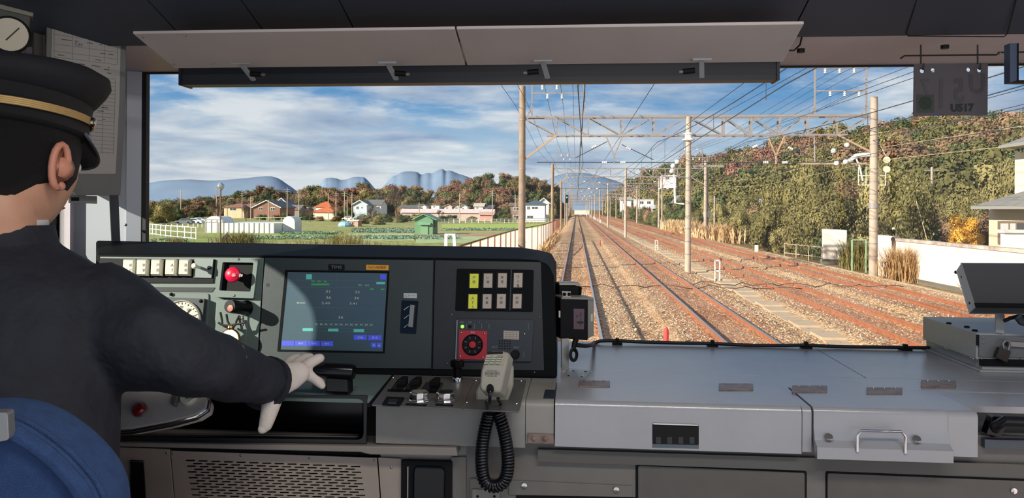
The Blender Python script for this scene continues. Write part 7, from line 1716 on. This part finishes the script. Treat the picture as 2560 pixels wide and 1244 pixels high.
for s in (1, -1):
    ear = MB(); prof = [(0, .0), (.35, .6), (.75, .95), (1, 1)]
    ctr = V((.0745 * s, -.004, -.010))
    rg_ = []
    for k in range(13):
        a = R(-100 + 280 * k / 12); rr_ = .030 if a > 0 else .026
        c = ctr + V((.009 * s, -.006 - .017 * cos(a) * .9, .033 * sin(a))); rg_.append(c)
    ear.tube([HM @ c for c in rg_], [.0035] + [.0052] * 11 + [.0045], 8)
    ear.loft([[HM @ (ctr + V((.003 * s, -.006 - .017 * cos(t) * f_, .031 * sin(t) * f_)) + V((.004 * s * f_, 0, 0))) for t in [2 * pi * j / 16 for j in range(16)]] for f_ in (1.0, .55, .1)])
    ear.tube([HM @ (ctr + V((-.004 * s, .006, 0))), HM @ (ctr + V((.006 * s, -.006, .0)))], [.022, .014], 12)
    ear.sphere(HM @ (ctr + V((.004 * s, .004, -.028))), .0075, 10, 7)
    ear.build('ear', mat('ear_skin', (204, 140, 116), .5), dr_, smooth='all')
# eyes, brows, mouth
for s in (-1, 1):
    MB().sphere(HM @ V((.030 * s, .078, .006)), .0115, 14, 10).build('eye', mat('eye_white', (225, 222, 215), .2), dr_, smooth='all')
    MB().sphere(HM @ V((.030 * s, .0865, .006)), .0050, 10, 7).build('iris', mat('iris_dark', (40, 26, 20), .2), dr_, smooth='all')
    MB().tube([HM @ V((.016 * s, .090, .024)), HM @ V((.032 * s, .088, .028)), HM @ V((.046 * s, .078, .024))], [.002, .003, .0018], 6).build('eyebrow', hairm, dr_, smooth='all')
MB().tube([HM @ V((-.022, .078, -.060)), HM @ V((0, .0865, -.061)), HM @ V((.022, .078, -.060))], [.0015, .0034, .0015], 7).build('mouth', mat('lip', (160, 92, 84), .5), dr_, smooth='all')
# hair: short, over the back and sides below the cap
hb_ = MB(); rings = []
for i in range(10):
    t = i / 9; row = []
    for k in range(44):
        th = 2 * pi * k / 44; th = th - 2 * pi if th > pi else th; at_ = abs(th)
        low = -.62 if at_ > 2.3 else (-.62 + (2.3 - at_) * .62 if at_ > 1.75 else (-.28 if at_ > 1.28 else (-.22 + (1.28 - at_) * 1.1 if at_ > .85 else .55)))
        if 1.12 < at_ < 1.40: low = -.34
        ph = low + (1.2 - low) * t; p = head_pt(th, ph); n_ = V((p.x / .074 ** 2, p.y / .093 ** 2, p.z / .117 ** 2)).normalized()
        row.append(HM @ (p + n_ * (.0006 if i == 0 else .0055)))
    rings.append(row)
hb_.loft(rings, caps=True).build('hair', hairm, dr_, smooth='all')
# --- cap (its own thing: worn)
CMx = Matrix.Translation(HM @ V((0, -.004, .052))) @ Matrix.Rotation(hy_ , 4, 'Z') @ Matrix.Rotation(R(-9), 4, 'X')
cp_ = thing('peaked_cap', 'black peaked railway cap with a gold strap worn by the driver', 'cap', CMx.translation)
def cr(a, b, z, n=44, fr=0, zf=0):
    return [CMx @ V((a * sin(2 * pi * k / n), b * cos(2 * pi * k / n) + fr * max(0, cos(2 * pi * k / n)) ** 2, z + zf * (cos(2 * pi * k / n)))) for k in range(n)]
MB().loft([cr(.079, .099, -.004), cr(.084, .104, .0), cr(.086, .106, .045), cr(.085, .105, .048)]).build('band', mat('cap_band', (16, 17, 21), .7, bump=.5, bscale=1500), cp_, smooth=True)
MB().loft([cr(.083, .103, .044), cr(.093, .113, .052, zf=.004), cr(.104, .122, .064, zf=.009), cr(.109, .128, .075, zf=.012), cr(.106, .124, .088, zf=.014), cr(.085, .10, .099, zf=.013), cr(.045, .055, .104, zf=.008), cr(.005, .005, .106)]).build('crown', capm, cp_, smooth='all')
strap = [CMx @ V((.0885 * sin(t), .1085 * cos(t), .020 + .004 * cos(t))) for t in [R(-165 + 330 * k / 60) for k in range(61)]]
sm = MB(); 
for off in (-.0042, -.0014, .0014, .0042): sm.tube([p + (CMx.to_3x3() @ V((0, 0, off))) for p in strap], .0020, 6)
sm.build('gold_strap', mat('gold_braid', (190, 160, 106), .5, metal=.3), cp_, smooth='all')
for s in (-1, 1): 
    t = R(62 * s); c = CMx @ V((.090 * sin(t), .110 * cos(t), .021)); n_ = (CMx.to_3x3() @ V((sin(t), cos(t), 0)))
    MB().lathe(c, n_, [(.0075, 0), (.0075, .004), (.005, .006), (.0001, .0065)], 16).build('strap_button', mat('button_silver', (176, 170, 150), .2, metal=1), cp_, smooth=True)
vz = MB(); inner, outer, out2 = [], [], []
for k in range(25):
    t = R(-66 + 132 * k / 24); w_ = cos(t * 1.36) ** .6 if abs(t * 1.36) < pi / 2 else 0
    inner.append(CMx @ V((.0835 * sin(t), .1035 * cos(t), .002))); e = V((.0835 * sin(t) * (1 + .10 * w_), .1035 * cos(t) + .034 * w_, .002 - .038 * w_)); outer.append(CMx @ e); out2.append(CMx @ (e + V((0, 0, .0025))))
vz.loft([inner, outer, out2, [p + V((0, 0, .003)) for p in inner]], caps=False, closed=False); vz.build('visor', blackg, cp_, smooth=True)
vr = MB(); vr.tube(outer, .0022, 7); vr.build('visor_rim', mat('rim_dark', (60, 62, 60), .25), cp_, smooth='all')
# --- gloved right hand resting on the lever: palm and five fingers, one continuous glove
w0 = P(655, 962, D=1.335)
hv = [vd(650, 960, 1.265, .028), vd(684, 950, 1.300, (.027, .024)), vd(722, 938, 1.330, (.030, .018)), vd(752, 928, 1.350, (.028, .015)),
      vd(768, 934, 1.355, .0115), vd(786, 944, 1.360, .0100), vd(800, 957, 1.360, .0088), vd(805, 963, 1.360, .0070),          # index, nearest, curling down
      vd(757, 920, 1.355, .0115), vd(778, 905, 1.360, .0105), vd(796, 896, 1.365, .0095), vd(800, 895, 1.365, .0085),           # middle, along the handle top
      vd(735, 918, 1.365, .0110), vd(748, 904, 1.380, .0100), vd(766, 894, 1.390, .0090), vd(776, 892, 1.393, .0075),          # ring
      vd(712, 920, 1.375, .0105), vd(722, 905, 1.395, .0092), vd(736, 895, 1.405, .0082), vd(744, 892, 1.408, .0070),            # little
      vd(684, 985, 1.280, .0185), vd(676, 1018, 1.265, .0150), vd(668, 1048, 1.260, .0125), vd(662, 1066, 1.258, .0110), vd(656, 1072, 1.255, .0080)]   # thumb
he = [(0, 1), (1, 2), (2, 3), (3, 4), (4, 5), (5, 6), (6, 7), (3, 8), (8, 9), (9, 10), (10, 11), (2, 12), (12, 13), (13, 14), (14, 15), (1, 16), (16, 17), (17, 18), (18, 19), (0, 20), (20, 21), (21, 22), (22, 23), (23, 24)]
# build palm as a shaped block and fingers as own chains, voxel-joined to one glove
gb = MB()
def rg2(c, a, b): return (c, a, b)
pal = [(650, 962, 1.27, 33, 24), (672, 958, 1.29, 36, 24), (700, 950, 1.305, 38, 22), (730, 938, 1.32, 34, 20), (755, 927, 1.333, 26, 16), (768, 922, 1.34, 15, 12)]
cs_ = [P(a, b, D=c) for a, b, c, _, _ in pal]; rr2 = []
for i, c in enumerate(cs_):
    d = (cs_[min(i + 1, 5)] - cs_[max(i - 1, 0)]).normalized(); across = (V((-.35, .35, 1.0)) - d * V((-.35, .35, 1.0)).dot(d)).normalized(); thk = d.cross(across)
    rr2.append((c, across * pal[i][3] / F * 1.38, thk * pal[i][4] / F * 1.38))
gb.loft(ringpath(dense(rr2, 3), 20))
for ch in ((3, 4, 5, 6, 7), (3, 8, 9, 10, 11), (2, 12, 13, 14, 15), (2, 16, 17, 18, 19), (0, 20, 21, 22, 23, 24)):
    pp = [V(hv[i][:3]) for i in ch]; rs_ = [(.012 if k == 0 else (hv[i][3] if not isinstance(hv[i][3], tuple) else hv[i][3][0])) for k, i in enumerate(ch)]
    if ch[0] == 0: rs_[0] = .020; pp[0] = P(676, 966, D=1.29)
    gb.tube(pp, rs_, 14); gb.sphere(pp[-1], rs_[-1], 12, 8)
gl_ = gb.build('glove', glovem, dr_, smooth='all')
rm_ = gl_.modifiers.new('join', 'REMESH'); rm_.mode = 'VOXEL'; rm_.voxel_size = .0022; rm_.use_smooth_shade = True
sm_ = gl_.modifiers.new('smooth', 'SMOOTH'); sm_.iterations = 5; sm_.factor = .5
gl_['label'] = 'white cotton glove over the spread right hand'
cuffring = [(cs_[1] - (cs_[1] - cs_[0]) * .3, rr2[1][1] * 1.03, rr2[1][2] * 1.06), (cs_[1] - (cs_[1] - cs_[0]) * .05, rr2[1][1] * 1.03, rr2[1][2] * 1.06)]
MB().loft(ringpath(cuffring, 24), caps=False).build('glove_hem', glovem, dr_, smooth='all')
# --- seat
blue = mat('seat_blue_knit', (48, 76, 122), .9, var=.12, scale=60, bump=.6, bscale=700)
st_ = thing('driver_chair', 'driver seat back in blue ribbed knit cover with a steel bracket', 'seat', (-.8, .75, FL))
out = [(-170, 1290), (-170, 1020), (-60, 1008), (20, 1010), (60, 1020), (110, 1040), (160, 1072), (205, 1108), (245, 1150), (272, 1185), (290, 1225), (300, 1270), (302, 1420), (-170, 1420)]
PSt = Plane(P(80, 1150, D=.80), (1, .12, 0), (.1, -.98, -.05))
f0 = [PSt.px(x, y, -.045) + PSt.n * .045 for x, y in out]; cc = sum(f0, V()) / len(f0)
rings = []
for k in range(9):
    a = pi * k / 8; s_ = 1 - .0 ; w_ = .11 * sin(a); rings.append([cc + (p - cc) * (.80 + .20 * sin(a) ** .5) - PSt.n * (.045 - .045 * cos(a)) for p in f0])
cu2 = MB().loft(rings).build('seat_back', blue, st_, smooth='all')
sb_ = cu2.modifiers.new('sub', 'SUBSURF'); sb_.levels = 2; sb_.render_levels = 2
rb_ = MB()
for k in range(9):
    ins = .985 - .021 * k; aa = math.asin(((ins - .8) / .2) ** 2 if ins > .8 else 0); pts = [cc + (p - cc) * ins - PSt.n * (.045 - .045 * cos(aa)) for p in resample(f0[1:12], 40)]
    rb_.tube([p + PSt.n * .001 for p in pts], .0040, 6)
rb_.build('cover_ribs', blue, st_, smooth='all')
MB().slab(rquad([(-40, 1030), (18, 1030), (22, 1100), (-40, 1112)], 8), PSt, .0, .012).build('steel_bracket', mat('seat_steel', (150, 152, 152), .3, metal=.7), st_, bevel=.003)
MB().box(-1.06, -.66, .80, 1.14, Z0 - .84, Z0 - .74).build('seat_cushion', blue, st_, bevel=.02, seg=3)
MB().cyl((-.84, .95, FL), (-.84, .95, Z0 - .84), .05, 16).build('seat_column', black, st_)
